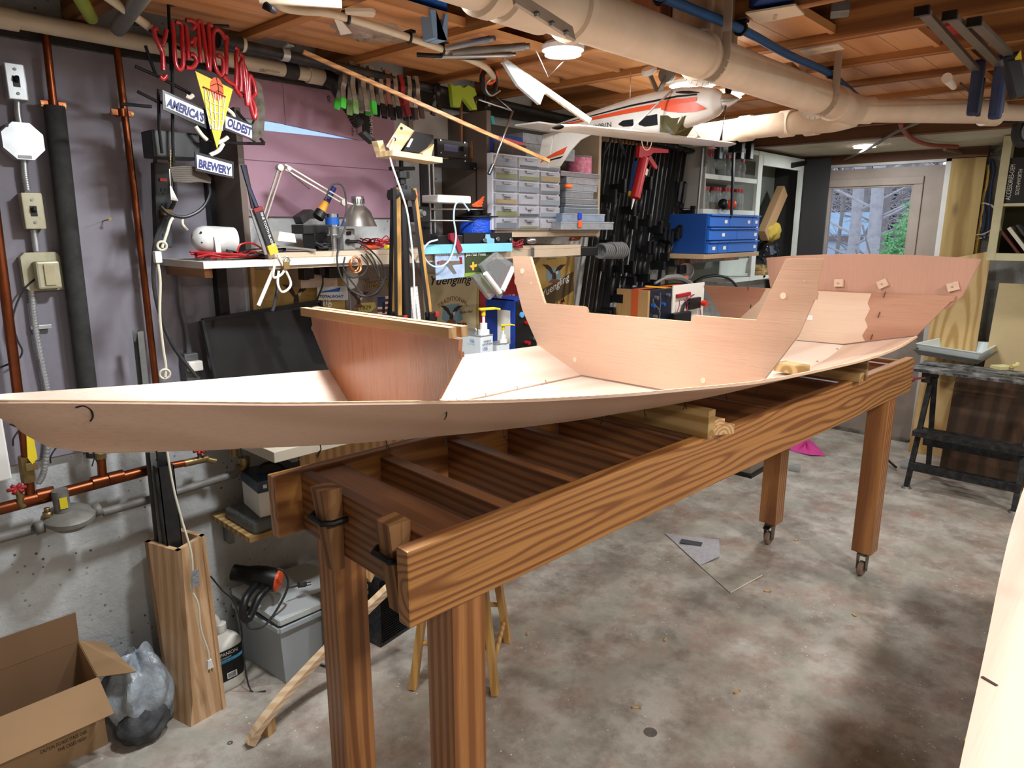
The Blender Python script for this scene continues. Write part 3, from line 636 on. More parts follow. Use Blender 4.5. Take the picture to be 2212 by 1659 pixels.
def flex(name_parent,pts,Y,r=.009):
 P=[at(x,y,Y=Y)for x,y in pts];P=spline(P,8);m=MB()
 L=0;rs=[]
 m.tube(P,r*.82,8)
 for a,b in zip(P,P[1:]):
  n=max(1,int((b-a).length/.0085))
  for k in range(n):
   c=a.lerp(b,k/n);d=(b-a).normalized();m.cyl(c-d*.0022,c+d*.0022,r,n=10)
 return part('armored_cable',m,M_galv,name_parent)
sw=thing('light_switch','grey metal switch box highest on the left wall, bright steel cover','switch',at(36,222,Y=2.40))
m=MB();a,c=pxbox(m,9,134,64,219,2.372,.048,.005);part('box',m,M_galv,sw)
def cover(sw_,x0,y0,x1,y1,mat):
 a=at(x0,y0,Y=2.368);c=at(x1,y1,Y=2.368);m=MB();m.bb(a.x,c.x,2.366,2.3719,c.z,a.z,b=.0025);f=part('cover_plate',m,mat,sw_)
 cx,cz=(a.x+c.x)/2,(a.z+c.z)/2
 m=MB();m.bb(cx-.008,cx+.008,2.364,2.3659,cz-.014,cz+.014);part('switch_slot',m,M_black,sw_)
 m=MB();m.box((cx,2.357,cz+.005),(.008,.016,.012),Matrix.Rotation(R(-25),3,'X'),b=.001);part('toggle',m,M_black,f)
 for s in(-1,1):
  m=MB();m.cyl((cx,2.3635,cz+s*.031),(cx,2.3659,cz+s*.031),.004,n=12);part('screw',m,M_dsteel,f)
cover(sw,7,133,62,218,M_galv)
flex(sw,[(38,221),(39,243),(43,268)],2.395)
g=thing('junction_box','octagonal galvanised junction box below the upper switch','electrical box',at(50,345,Y=2.40))
cc=at(50,305,Y=2.37);m=MB();m.prism([(cc.x+.053*math.cos(PI/8+k*PI/4),2.366,cc.z+.053*math.sin(PI/8+k*PI/4))for k in range(8)],(0,.054,0));part('box',m,M_galv,g)
m=MB();m.cyl((cc.x-.034,2.364,cc.z+.038),(cc.x-.034,2.3659,cc.z+.038),.0045,n=12);part('knockout_hole',m,M_black,g)
m=MB();m.bb(cc.x-.018,cc.x+.014,2.3645,2.3659,cc.z-.046,cc.z-.038);part('stamped_label',m,M_dsteel,g)
flex(g,[(52,345),(54,375),(60,413)],2.395)
sw=thing('light_switch','tan metal switch box in the middle of the left wall, above the outlet box','switch',at(75,497,Y=2.40))
m=MB();pxbox(m,46,416,102,495,2.372,.048,.005);part('box',m,M_galv2,sw)
cover(sw,44,416,100,495,M_galv2)
flex(sw,[(73,498),(76,520),(79,543)],2.395)
g=thing('outlet_box','square tan steel outlet box with raised round-cornered receptacle on the left wall','outlet',at(92,628,Y=2.40))
a,c=at(42,546,Y=2.39),at(139,625,Y=2.39)
m=MB();m.prism([(a.x+.012,2.388,a.z),(c.x-.010,2.388,a.z),(c.x,2.388,a.z-.012),(c.x,2.388,c.z),(a.x+.012,2.388,c.z),(a.x,2.388,c.z+.012),(a.x,2.388,a.z-.012)],(0,.031,0));part('box',m,M_galv2,g)
a2,c2_=at(74,565,Y=2.36),at(134,622,Y=2.36)
m=MB();m.bb(a2.x,c2_.x,2.352,2.3875,c2_.z,a2.z,b=.006);rc=part('receptacle',m,M_galv2,g)
m=MB();m.bb(a2.x+.018,c2_.x-.014,2.347,2.3519,c2_.z+.010,a2.z-.008,b=.006);part('receptacle_face',m,plain('tan_bakelite','#b0a585',.5),rc)
flex(g,[(68,630),(73,680),(80,730),(92,790),(103,845),(108,900),(104,960),(94,1020),(82,1045)],2.40,.0095)
m=MB();q=at(92,706,Y=2.405);m.bb(q.x-.03,q.x+.022,2.398,2.406,q.z-.006,q.z+.006,b=.001);part('cable_strap',m,M_galv,g)
P=[at(x,y,Y=2.385)for x,y in((100,588),(80,600),(52,625),(33,665),(28,700),(38,735),(48,757),(40,775),(10,790),(-20,800))]
m=MB();m.tube(P,.0028,6,smooth_n=5);part('loose_wire',m,M_rubber,g)
m=MB();p=at(238,473,Y=2.37);m.cyl(p,at(222,478,Y=2.42),.002,n=8);m.cyl(p+V((0,-.001,0)),p,.005,n=12);solo('nail',m,M_brass,'long nail sticking out of the grey board between the two copper pipes','nail')
def vpipe(label,pts,r,Y,extras=()):
 g=thing('copper_pipe',label,'pipe',at(*pts[-1],Y=Y));m=MB();m.tube([at(x,y,Y=Y)for x,y in pts],r,14);part('pipe_run',m,M_copper,g)
 for(x,y)in extras:
  q=at(x,y,Y=Y);m=MB();m.cyl(q+V((0,0,-.011)),q+V((0,0,.011)),r*1.25);m.bb(q.x-.032,q.x+.032,Y-.003,Y+.003,q.z-.009,q.z+.009,b=.001);m.cyl(q,(q.x,2.4195,q.z),.006);bh=part('bell_hanger',m,M_copper,g)
  for s in(-1,1):m=MB();m.cyl((q.x+s*.027,Y-.006,q.z),(q.x+s*.027,Y-.0031,q.z),.0045,n=10);part('hanger_screw',m,M_brass,bh)
 return g
vpipe('bare vertical copper pipe right of the black insulated pipe',[(251,96),(293,440),(338,838)],.0105,2.37,[(264,244)])
g=vpipe('vertical copper pipe wrapped in black foam insulation below its hanger',[(98,70),(116,232)],.0105,2.37,[(115,226)])
m=MB();m.tube([at(x,y,Y=2.37)for x,y in((117,229),(150,520),(190,850),(207,985))],.027,16);part('foam_sleeve',m,M_insul,g)
vpipe('copper pipe at the very left edge running down behind the bow',[(-22,380),(12,640),(40,860),(56,965)],.0135,2.36)
g=thing('copper_manifold','horizontal copper water pipe with ball valves low on the left wall','pipe',at(150,1065,Y=2.35));Ym=2.35
m=MB();m.tube([at(-40,1110,Y=Ym),at(330,1013,Y=Ym)],.0175,16);m.cyl(at(352,1009,Y=Ym),at(400,1000,Y=Ym),.012);part('pipe_run',m,M_copper,g)
for x,y in((215,1040),(62,1080),(98,1068),(250,1031)):
 q=at(x,y,Y=Ym);m=MB();m.cyl(q+V((-.022,0,0)),q+V((.022,0,0)),.0205);part('fitting',m,M_copper,g)
m=MB();m.cyl(at(222,1036,Y=Ym),at(216,955,Y=Ym),.013);part('riser',m,M_copper,g)
m=MB();m.cyl(at(66,1080,Y=Ym),at(52,930,Y=Ym),.0135);part('riser',m,M_copper,g)
m=MB();m.cyl(at(217,990,Y=Ym),at(214,950,Y=Ym),.018,n=8);m.cyl(at(218,978,Y=Ym),at(218,978,Y=Ym-.03),.007);part('ball_valve',m,M_brass,g)
m=MB();m.cyl(at(62,1040,Y=Ym),at(54,985,Y=Ym),.019,n=8);q=at(70,1008,Y=Ym-.03);m.bb(q.x-.016,q.x+.014,q.y,q.y+.012,q.z-.012,q.z+.012,b=.002);part('ball_valve',m,M_brass,g)
A_=[at(x,y,Y=Ym-.032)for x,y in((57,934),(73,946),(81,990),(70,1003),(60,990))]
m=MB();m.prism(A_,(0,.006,0));hd=part('valve_handle',m,M_yel,g,label='yellow lever handle')
m=MB();m.cyl(at(398,1001,Y=Ym),at(448,990,Y=Ym),.013);q=at(446,992,Y=Ym);m.cyl(q,q+V((.028,-.01,-.012)),.012);m.cyl(at(432,992,Y=Ym),at(430,975,Y=Ym),.007);part('hose_spigot',m,M_brass,g)
for(x,y)in((432,972),(36,1055)):
 q=at(x,y,Y=Ym-.012);m=MB()
 for k in range(6):
  an=k*PI/3;m.cyl(q,q+V((.024*math.cos(an),.010*math.sin(an)-.004,.012*math.sin(an))),.0055,n=8)
 part('valve_wheel',m,M_redh,g,label='red valve wheel')
m=MB();m.tube([at(x,y,Y=Ym-.012)for x,y in((36,1057),(44,1072),(44,1086),(52,1094))],.010,10,smooth_n=3);part('drain_valve',m,M_brass,g)
M_gas=plain('grey_gas_pipe','#7d7a76',.6,metal=.2,dirt=.6,dscale=22,dcol='#4b4946')
g=thing('gas_line','dusty grey gas pipe with round pressure regulator low on the left wall','gas pipe',at(300,1090,Y=2.33));Yg=2.33
m=MB();m.tube([at(-40,1172,Y=Yg),at(92,1138,Y=Yg)],.0155,14);m.tube([at(222,1107,Y=Yg),at(360,1069,Y=Yg),at(505,1025,Y=Yg),at(520,1010,Y=Yg)],.0135,14);part('pipe_run',m,M_gas,g)
q=at(148,1113,Y=Yg-.02);m=MB();ax=(0,-.12,1)
m.lathe([(0,-.035),(.045,-.034),(.062,-.016),(.070,-.010),(.070,.002),(.060,.010),(.03,.018),(0,.02)],q,ax,28,sx=1.1);rg=part('regulator_body',m,plain('cast_zinc','#8b8a82',.55,metal=.4,dirt=.5,dscale=20),g)
m=MB();m.cyl(q+V((-.012,0,.012)),q+V((-.014,0,.085)),.022,n=20);part('vent_stack',m,M_gas,g)
for s in(-1,1):m=MB();m.lathe([(.0224,.028),(.0226,.028),(.0226,.060),(.0224,.060)],q+V((-.0125,0,.012)),(0,0,1),20);
m=MB();q2=q+V((-.0128,-.0226,.048));m.bb(q2.x-.010,q2.x+.010,q2.y-.0012,q2.y+.0004,q2.z-.016,q2.z+.018);part('warning_sticker',m,M_yel,g)
m=MB();m.cyl(q+V((-.052,0,.004)),q+V((-.052,0,.028)),.013,n=6);m.cyl(q+V((-.052,0,.028)),q+V((-.052,0,.040)),.008,n=6);part('test_plug',m,M_brass,g)
for s in(-1,1):m=MB();m.cyl(q+V((s*.066,0,-.012+s*.002)),q+V((s*.088,0,-.010+s*.006)),.021,n=8);part('union_nut',m,M_gas,g)
q=at(526,1005,Y=Yg);m=MB();m.tube([q+V((-.02,0,-.012)),q,q+V((.004,0,.03))],.021,12,smooth_n=3);m.cyl(at(506,985,Y=2.35),at(502,925,Y=2.35),.015);part('elbow',m,M_brass,g)
m=MB();a=at(2,850,Y=2.05);c=at(27,1035,Y=2.05);m.bb(c.x-.35,c.x,2.05,2.33,c.z,1.32,b=.004);solo('white_cabinet',m,M_white,'white metal cabinet cut off by the left picture edge under the bow','cabinet')
g=thing('drain_pipe','cream PVC pipe along the top of the left wall, marked NSF','pipe',(.5,2.34,2.14))
p0,p1=at(-60,24,Y=2.33),at(703,168,Y=2.33)
m=MB();m.cyl(p0,p1,.0235,n=20);part('pipe_run',m,M_pvc,g)
for x in(8,680):
 q=at(x,37+(x)*.187,Y=2.33);d=(p1-p0).normalized();m=MB();m.cyl(q-d*.03,q+d*.03,.0285,n=20);part('coupling',m,M_pvc,g)
for x in(555,625):
 q=at(x,37+x*.187,Y=2.33);m=MB()
q=at(628,154,Y=2.33);m=MB();m.cyl(q-d*.028,q+d*.022,.0262,n=20);part('black_tape',m,M_rubber,g)
q=at(600,149,Y=2.3045);text('NSF',M_ink,at(574,149,Y=2.3055)+V((0,0,-.002)),(-1,0,.02),(0,-.15,-1),g,h=.010,align='LEFT')
text('ASTM D1785',M_ink,at(604,155,Y=2.3055),(-1,0,.02),(0,-.15,-1),g,h=.006)
m=MB();m.tube([at(x,y,Y=2.32)for x,y in((700,166),(722,178),(738,205),(748,222))],.029,16,smooth_n=4);part('rubber_boot',m,M_black,g)
P=spline([at(x,y,Y=2.30)for x,y in((742,214),(758,236),(770,258),(778,268))],8);m=MB();m.tube(P,.021,12)
for i in range(0,len(P)-1,2):
 dd=(P[i+1]-P[i]).normalized();m.cyl(P[i]-dd*.002,P[i]+dd*.002,.026,n=14)
part('ribbed_hose',m,M_rubber,g)
g=thing('black_iron_pipe','black iron pipe strapped under the joists above the spring clamps','pipe',(1.5,2.2,2.16))
z=2.163;pa,pb=at(470,86,Z=z),at(1345,283,Z=z)
m=MB();m.cyl(pa,pb,.0165,n=16);m.cyl(at(470,86,Z=z),at(520,96,Z=z),.023,n=16);part('pipe_run',m,plain('iron_pipe','#2c2e31',.5,metal=.5,dirt=.5,dscale=15,dcol='#5a564f'),g)
q=pa.lerp(pb,.092);m=MB();dd=(pb-pa).normalized();m.cyl(q-dd*.013,q+dd*.013,.0195,n=16);m.bb(q.x-.012,q.x+.012,q.y-.045,q.y+.02,q.z+.019,q.z+.022);part('pipe_strap',m,M_galv,g)
m=MB();q=at(533,97,Z=z);m.cyl(at(520,96,Z=z),at(527,97.5,Z=z),.021,n=16);part('pvc_collar',m,M_pvc,g)
m=MB();m.bb(-1.6,4.7,2.40,2.4195,2.135,2.189);struct('sill_shadow_board',m,plain('sill_shadow','#2d2722',.8))  # dark board stands in for the shadow at the sill plate
M_pink=plain('pink_foam','#b08a9c',.6,dirt=.3,dscale=3,dcol='#9a7488',bump=.12,bscale=250)
Yp=2.436;z0=at(700,469,Y=Yp).z;xl,xr=1.195,1.905
s0,s1,s2=at(583,262,Y=Yp),at(583,283,Y=Yp),at(775,303,Y=Yp)
m=MB();m.prism([(xl,Yp,z0),(xr,Yp,z0),(xr,Yp,s2.z),(s2.x,Yp,s2.z),(s1.x,Yp,s1.z),(xl,Yp,s1.z+.002)],(0,.0135,0))
g=thing('pink_foam_board','lower pink foam board covering the basement window behind the lamp','board',(1.55,Yp,z0));part('foam_sheet',m,M_pink,g)
for z in(at(600,350,Y=Yp).z,):
 m=MB();m.bb(xl,xr,Yp-.0006,Yp,z-.0012,z+.0012);part('score_line',m,plain('score','#6e4e5e',.8),g)
xs_=at(612,200,Y=Yp).x
g=thing('pink_foam_board','upper pink foam board above the slit of blue daylight','board',(1.6,Yp,s2.z))
m=MB();m.prism([(xs_+.001,Yp,s2.z+.001+(s0.z-s2.z)*(s2.x-xs_)/(s2.x-s0.x)),(s2.x,Yp,s2.z+.001),(xr,Yp,s2.z+.001),(xr,Yp,2.134),(xs_+.001,Yp,2.134)],(0,.0135,0));part('foam_sheet',m,M_pink,g)
m=MB();m.prism([(xl,Yp,s0.z+.002),(s0.x,Yp,s0.z),(xs_-.001,Yp,s0.z-.003),(xs_-.001,Yp,2.134),(xl,Yp,2.134)],(0,.0135,0));part('foam_sheet',m,M_pink,g)
m=MB();m.bb(at(782,280,Y=Yp).x,at(802,280,Y=Yp).x,Yp-.001,Yp-.0002,s2.z+.004,2.10);part('printed_band',m,M_ink,g)
text('S Insu',M_ink,at(768,268,Y=Yp-.001),(0,0,-1),(1,0,0),g,h=.012)
text('reduc',M_ink,at(759,272,Y=Yp-.001),(0,0,-1),(1,0,0),g,h=.012)
text('FOAMULAR',M_white,at(797,240,Y=Yp-.0015),(0,0,-1),(1,0,0),g,h=.016)
text('or',M_ink,at(706,206,Y=Yp-.001),(0,0,-1),(1,0,0),g,h=.014)
M_card=plain('cardboard','#a58460',.85,dirt=.25,dscale=5,dcol='#8c6d4c');M_cardin=plain('cardboard_inside','#7d5f44',.9)
M_case=wood('casing_oak','#d0ac86','#b9926a','Z',ring=8,dist=4,stretch=.12,rough=.5,pore=.4,bump=.1)
f0=at(412,1571,Z=0);fr=at(489,1527,Z=0);fl=at(367,1548,Z=0)
g=thing('post_casing','tall tapered oak casing around the steel column at left','post casing',(f0.x,f0.y,0))
tf_,tr_,tl_=at(384,1191,Z=.615),at(443,1155,Z=.615),at(312,1170,Z=.615)
bk0=fr+(fl-f0);bk1=tr_+(tl_-tf_)
def quadwall(a0,b0,a1,b1,t,inn):
 """panel between bottom a0-b0 and top a1-b1, thickness towards inn"""
 d=V(inn).normalized()*t;m=MB();m.add([a0,b0,b1,a1,a0+d,b0+d,b1+d,a1+d],[(0,1,2,3),(7,6,5,4),(0,4,5,1),(1,5,6,2),(2,6,7,3),(3,7,4,0)]);return m
cen=(tf_+bk1)/2
for(a0,b0,a1,b1)in((f0,fr,tf_,tr_),(fl,f0,tl_,tf_),(fr,bk0,tr_,bk1),(bk0,fl,bk1,tl_)):
 mid=(a1+b1)/2;inn=V((cen.x-mid.x,cen.y-mid.y,0))
 part('side_panel',quadwall(a0,b0,a1,b1,.017,inn),M_case,g)
M_steelp=plain('dark_steel_tube','#38393c',.38,metal=.7,dirt=.5,dscale=14,dcol='#55534f')
g=thing('steel_tube','dark square steel tube standing in the oak casing, open top just under the hull','steel tube',(cen.x,cen.y,0))
m=MB();q=at(352,1004,Y=cen.y-.02);s_=.024;zt=q.z
for(x0,x1,y0,y1)in((-s_,s_,-s_,-s_+.003),(-s_,s_,s_-.003,s_),(-s_,-s_+.003,-s_,s_),(s_-.003,s_,-s_,s_)):
 m.bb(q.x+x0,q.x+x1,q.y+y0,q.y+y1,.002,zt)
part('tube_body',m,M_steelp,g,M=ID)
g=thing('steel_channel','grey steel channel leaning behind the bow against the grey board','steel channel',(cen.x,cen.y,0))
pt,pb=at(303,714,Y=2.30),V((cen.x-.045,cen.y+.015,.01))
m=MB();m.bar(pb,pt,.042,.003,up=(1,0,0));
for s in(-1,1):m.bar(pb+V((-.008,s*.02,0)),pt+V((-.008,s*.02,0)),.003,.016,up=(1,0,0))
part('channel_body',m,M_dsteel,g)
g=thing('steel_column','dark grey steel column behind the bow, standing in the oak casing','column',(cen.x,cen.y,0))
m=MB();m.box((cen.x-.012,cen.y+.028,1.09/2),(.05,.04,1.085));part('column_body',m,M_steelp,g)
P=[at(x,y,Y=y_)for x,y,y_ in((346,835,2.1),(350,900,2.13),(372,1040,2.13),(392,1120,2.12),(404,1160,2.11))]
fy=lambda x,y:at(x,y,Y=2.09)
P+=[at(x,y,Y=2.105+.00*k)for k,(x,y)in enumerate(((414,1200),(416,1240),(413,1272),(428,1305),(434,1360),(449,1405),(452,1425)))]
g=thing('extension_cord','cream two-prong cord with silver tag hanging down the oak casing','cord',P[-1])
m=MB();m.tube(P,.0035,8,smooth_n=4);part('cord',m,plain('cream_cord','#d9d4c2',.5),g)
m=MB();q=P[-1];m.add([q+V((-.006,-.006,0)),q+V((.006,-.006,0)),q+V((.010,-.006,-.030)),q+V((-.010,-.006,-.030)),q+V((-.006,.006,0)),q+V((.006,.006,0)),q+V((.010,.006,-.030)),q+V((-.010,.006,-.030))],[(0,1,2,3),(7,6,5,4),(0,4,5,1),(1,5,6,2),(2,6,7,3),(3,7,4,0)]);part('plug',m,M_white,g)
m=MB()
for s in(-1,1):m.bb(q.x+s*.005-.0012,q.x+s*.005+.0012,q.y-.003,q.y+.003,q.z-.045,q.z-.030)
part('prongs',m,M_brass,g)
q=at(421,1248,Y=2.10);m=MB();m.box((q.x,q.y-.006,q.z),(.022,.001,.058),Matrix.Rotation(R(3),3,'Y'));part('silver_tag',m,plain('silver_tag','#a9adb2',.35,metal=.4,dirt=.7,dscale=200,dcol='#303236'),g)
def blob(name,label,cat,c,rad,mat,seed,n=30,amp=.16,flat=.0,parent=None):
 rr=random.Random(seed);ph=[(rr.uniform(1.5,6),rr.uniform(0,6),rr.uniform(1.5,6),rr.uniform(0,6))for _ in range(7)]
 def f(u,v):
  a=2*PI*u;t=PI*v;k=1
  for(p,q,r_,s)in ph:k+=amp/2.6*math.sin(p*math.cos(a)*1.7+q+3*t)*math.cos(r_*t+s+2*math.sin(a))
  k+=.03*abs(math.sin(9*a+5*t))
  p=V((rad[0]*k*math.sin(t)*math.cos(a),rad[1]*k*math.sin(t)*math.sin(a),rad[2]*k*math.cos(t)))+V(c)
  if flat is not None and p.z<flat:p.z=flat
  return p
 m=MB();m.grid(f,n*2,n);return m
q=at(318,1480,Y=2.30)
m=blob('','','',(q.x-.03,2.27,.13),(.10,.10,.14),None,5,flat=.002)
solo('plastic_bag',m,plain('crumpled_plastic','#a9b4be',.35,dirt=.6,dscale=14,dcol='#4e5358',bump=1.0,bscale=22,spec=.8),'crumpled translucent grey plastic bag between the cardboard box and the oak casing','bag')
q=at(290,1490,Z=.06);m=blob('','','',(q.x-.04,2.20,.06),(.075,.055,.06),None,8,flat=.002)
solo('dark_cloth',m,plain('dark_cloth','#3b3d40',.8,dirt=.5,dscale=20,dcol='#6a6c6e',bump=.8,bscale=30),'dark grey crumpled cloth in front of the plastic bag','cloth')
br=at(229,1612,Z=0)
g=thing('cardboard_box','open brown cardboard box at the lower left corner','box',(br.x-.2,br.y,0))
ztop=.243
FR=V((br.x,br.y,0));e1=at(-60,1720,Z=0)
d1=V((e1.x-FR.x,e1.y-FR.y,0)).normalized();
BRt=at(150,1392,Z=ztop);FRt=at(213,1463,Z=ztop)
FRt=V((FRt.x,FRt.y,ztop));q_=at(150,1392,Y=2.436);BRt=V((FRt.x+.0,q_.y,q_.z))
d1=V((-1,.02,0)).normalized();Lb=.42
FLt,BLt=FRt+d1*Lb,BRt+d1*Lb
FRb=V((FRt.x,FRt.y,.001));BRb=V((BRt.x,BRt.y,.001));FLb,BLb=FRb+d1*Lb,BRb+d1*Lb
cn=(FRt+BLt)/2
def cwall(a,b,c,d,mat=M_card,nm='box_wall',t=.004):
 mid=(a+b+c+d)/4;n=(b-a).cross(d-a).normalized();inn=V((cn.x,cn.y,mid.z))-mid
 if n.dot(inn)<0:n=-n
 m=MB();dd=n*t;m.add([a,b,c,d,a+dd,b+dd,c+dd,d+dd],[(0,1,2,3),(7,6,5,4),(0,4,5,1),(1,5,6,2),(2,6,7,3),(3,7,4,0)]);return part(nm,m,mat,g)
cwall(FRb,BRb,BRt,FRt);fw_=cwall(FRb,FLb,FLt,FRt);cwall(BRb,BLb,BLt,BRt,M_cardin);cwall(FLb,BLb,BLt,FLt,M_cardin)
cwall(FRb,FLb,BLb,BRb)
F1=at(295,1452,Z=ztop+.02);F0=at(228,1388,Z=ztop+.035)
cwall(FRt,F1,F0,BRt,nm='box_flap')
nrm=V((d1.y,-d1.x,0));
if nrm.dot(FRt-cn)<0:nrm=-nrm
G0=at(246,1541,Z=ztop-.075);G1=G0+d1*(Lb+.02)
cwall(FRt+V((0,0,.001)),G0,G1,FLt+V((0,0,.001)),nm='box_flap')
H0_=at(150,1319,X=BRt.x+.0);H0_=BRt+V((.004,.006,.10));cwall(BRt+V((0,0,.001)),H0_,H0_+d1*Lb,BLt+V((0,0,.001)),M_cardin,nm='box_flap')
out=V((FRt.y*0,0,0));fdir=d1*-1
nf=V((-fdir.y,fdir.x,0));
if nf.dot(FRt-cn)<0:nf=-nf
ctr=FRb-fdir*.115+nf*.0006
text('CAUTION: DO NOT STACK OVER',M_ink,V((ctr.x,ctr.y,.072)),fdir,(0,0,1),g,w=.125,h=.012,align='CENTER')
text('FIVE CASES HIGH',M_ink,V((ctr.x,ctr.y,.052))+fdir*.02,fdir,(0,0,1),g,w=.075,h=.012,align='CENTER')
q=at(497,1487,Z=0);jc=V((q.x-.018,q.y+.035,0))
g=thing('detergent_jug','white plastic jug with black and blue COMPANION label','jug',jc)
m=MB();rx,ry=.082,.05
def jf(u,v):
 a=2*PI*u;h=.0005+.215*v;k=1 if v<.82 else 1-(v-.82)/.18*.55
 if v<.04:k=.9+2.5*v
 c_,s_2=math.cos(a),math.sin(a);e=.62
 return jc+V((rx*k*math.copysign(abs(c_)**e,c_),ry*k*math.copysign(abs(s_2)**e,s_2),h))
m.grid(jf,40,24);m.cyl(jc+V((0.02,0,.21)),jc+V((0.02,0,.245)),.02,n=20);part('jug_body',m,plain('hdpe','#d9d7ce',.4,dirt=.1),g)
m=MB();m.tube([jc+V((-.050,-.0,.205)),jc+V((-.062,0,.25)),jc+V((-.035,0,.285)),jc+V((.0,0,.275)),jc+V((.012,0,.235))],.014,10,smooth_n=5);part('jug_handle',m,plain('hdpe2','#d9d7ce',.4),g)
def lab(u0,u1,z0,z1,mat,nm,off=.0008):
 m=MB()
 def f(u,v):
  p=jf(u0+(u1-u0)*u,(z0+(z1-z0)*v-.0005)/.215);d=V((p.x-jc.x,p.y-jc.y,0)).normalized()*off;return p+d
 m.grid(f,16,2);return part(nm,m,mat,g)
lab(.52,.98,.045,.165,M_ink,'label');lab(.52,.98,.118,.130,plain('label_blue','#4aa6d8',.4),'label_stripe',.0014)
fr_=jc+V((0,-ry-.0022,0))
text('COMPANION',M_white,fr_+V((0,0,.146)),(1,0,0),(0,0,1),g,w=.10,h=.013,align='CENTER')
text('LIGHTWEIGHT',M_white,fr_+V((0,0,.134)),(1,0,0),(0,0,1),g,w=.055,h=.006,align='CENTER')
text('UNSCENTED',M_ink,fr_+V((0.01,0,.121)),(1,0,0),(0,0,1),g,w=.05,h=.006,align='CENTER')
m=MB();m.bb(fr_.x+.006,fr_.x+.042,fr_.y-.0003,fr_.y+.0006,.052,.075);bc=part('barcode',m,M_white,g)
m=MB()
for k in range(10):m.bb(fr_.x+.009+k*.003,fr_.x+.0105+k*.003,fr_.y-.0009,fr_.y-.0003,.055,.072)
part('barcode_bars',m,M_ink,bc)
fc=at(618,1477,Z=0);lc=at(536,1424,Z=0)
g=thing('storage_tote','clear plastic storage tote with loose lid behind the table leg','storage box',(fc.x,fc.y,0))
ex=V((1,0,0));ey=V(((lc-fc).x,(lc-fc).y,0)).normalized();W_,D_=.38,.27;hb_=.235
M_tote=plain('frosted_tote','#c3cbd0',.35,trans=.35,ior=1.1,bump=.05)
m=MB();base=[fc,fc+ex*W_,fc+ex*W_+ey*D_,fc+ey*D_];fl_=[V((p.x,p.y,.001))for p in base];cn2=sum(fl_,V())/4;tp_=[V((cn2.x+(p.x-cn2.x)*1.08,cn2.y+(p.y-cn2.y)*1.08,hb_))for p in base]
fin=[V((cn2.x+(p.x-cn2.x)*.985,cn2.y+(p.y-cn2.y)*.985,.004))for p in base];tin=[V((cn2.x+(p.x-cn2.x)*1.065,cn2.y+(p.y-cn2.y)*1.065,hb_))for p in base]
vs=fl_+tp_+tin+fin;m.add(vs,[(3,2,1,0)]+[(i,(i+1)%4,4+(i+1)%4,4+i)for i in range(4)]+[(4+i,4+(i+1)%4,8+(i+1)%4,8+i)for i in range(4)]+[(8+i,8+(i+1)%4,12+(i+1)%4,12+i)for i in range(4)]+[(12,13,14,15)])
part('tote_body',m,M_tote,g)
m=MB()
for i in range(4):m.bar(tp_[i]+V((0,0,-.01)),tp_[(i+1)%4]+V((0,0,-.01)),.016,.02,b=.003)
part('tote_rim',m,plain('tote_rim','#cfdadf',.4,trans=.4),g)
lid=[V((cn2.x+(p.x-cn2.x)*1.10,cn2.y+(p.y-cn2.y)*1.10,0))for p in base];zl=[.262,.255,.272,.285]
m=MB();Lp=[V((p.x+.005,p.y,z))for p,z in zip(lid,zl)];m.prism(Lp,(0,0,.007))
for i in range(4):m.bar(Lp[i]+V((0,0,-.006)),Lp[(i+1)%4]+V((0,0,-.006)),.008,.022,b=.002)
part('tote_lid',m,plain('tote_lid','#cdd3d4',.45,trans=.15),g)
rr=random.Random(9)
m=MB()
for k in range(14):
 p=cn2+V((rr.uniform(-.13,.13),rr.uniform(-.1,.1),rr.uniform(.03,.15)));m.box(p,(rr.uniform(.05,.12),rr.uniform(.03,.08),rr.uniform(.02,.06)),Matrix.Rotation(rr.uniform(0,3),3,'Z'))
part('contents',m,plain('tote_contents','#6f7368',.7,dirt=.8,dscale=30,dcol='#a8a49a'),g,stuff=True)
m=MB();m.torus(cn2+V((.10,-.03,.12)),(.3,1,.1),.075,.009,24,8);m.torus(cn2+V((.08,-.02,.10)),(.1,1,.3),.06,.008,24,8);part('orange_hose',m,plain('orange_hose','#b8683e',.6),g)
c0=at(604,1256,Y=cn2.y-.08);zt=.30
q=V((cn2.x-.02,cn2.y-.07,.338));dirb=V((-.62,.74,.16)).normalized()
c0=at(603,1254,Y=q.y);g=thing('heat_gun','black heat gun with orange round vent lying on the clear tote','heat gun',(c0.x,c0.y,.29))
m=MB();m.lathe([(0,0),(.038,0),(.042,.012),(.043,.06),(.040,.09),(.032,.12),(.030,.17),(.022,.172),(.022,.17),(0,.169)],c0,dirb,24);part('gun_body',m,M_black,g)
m=MB();m.lathe([(0,-.010),(.029,-.008),(.039,-.002),(.040,.006),(.040,.014)],c0,dirb,28);ov=part('vent_cap',m,plain('orange_plastic','#e0562a',.4),g)
m=MB();uu,ww=ortho(dirb)
for k in range(10):
 a=2*PI*k/10;m.bar(c0-dirb*.0085+(uu*math.cos(a)+ww*math.sin(a))*.011,c0-dirb*.0055+(uu*math.cos(a)+ww*math.sin(a))*.026,.0022,.002)
part('vent_slots',m,M_black,ov)
hp=[c0+dirb*.03+V((0,-.01,-.02)),at(560,1290,Y=q.y-.03),at(538,1335,Y=q.y-.045)];hp2=[c0+dirb*.08+V((0,-.01,-.015)),at(532,1290,Y=q.y-.03),at(524,1330,Y=q.y-.045)]
m=MB();m.tube(hp+[hp2[-1]]+hp2[::-1][1:],.0135,12,smooth_n=5);part('gun_handle',m,M_black,g)
m=MB();P=[at(x,y,Y=q.y-.05)for x,y in((534,1337),(535,1352),(548,1358),(575,1348),(605,1305),(622,1265),(615,1237),(600,1228))];m.tube(P,.0042,8,smooth_n=6)
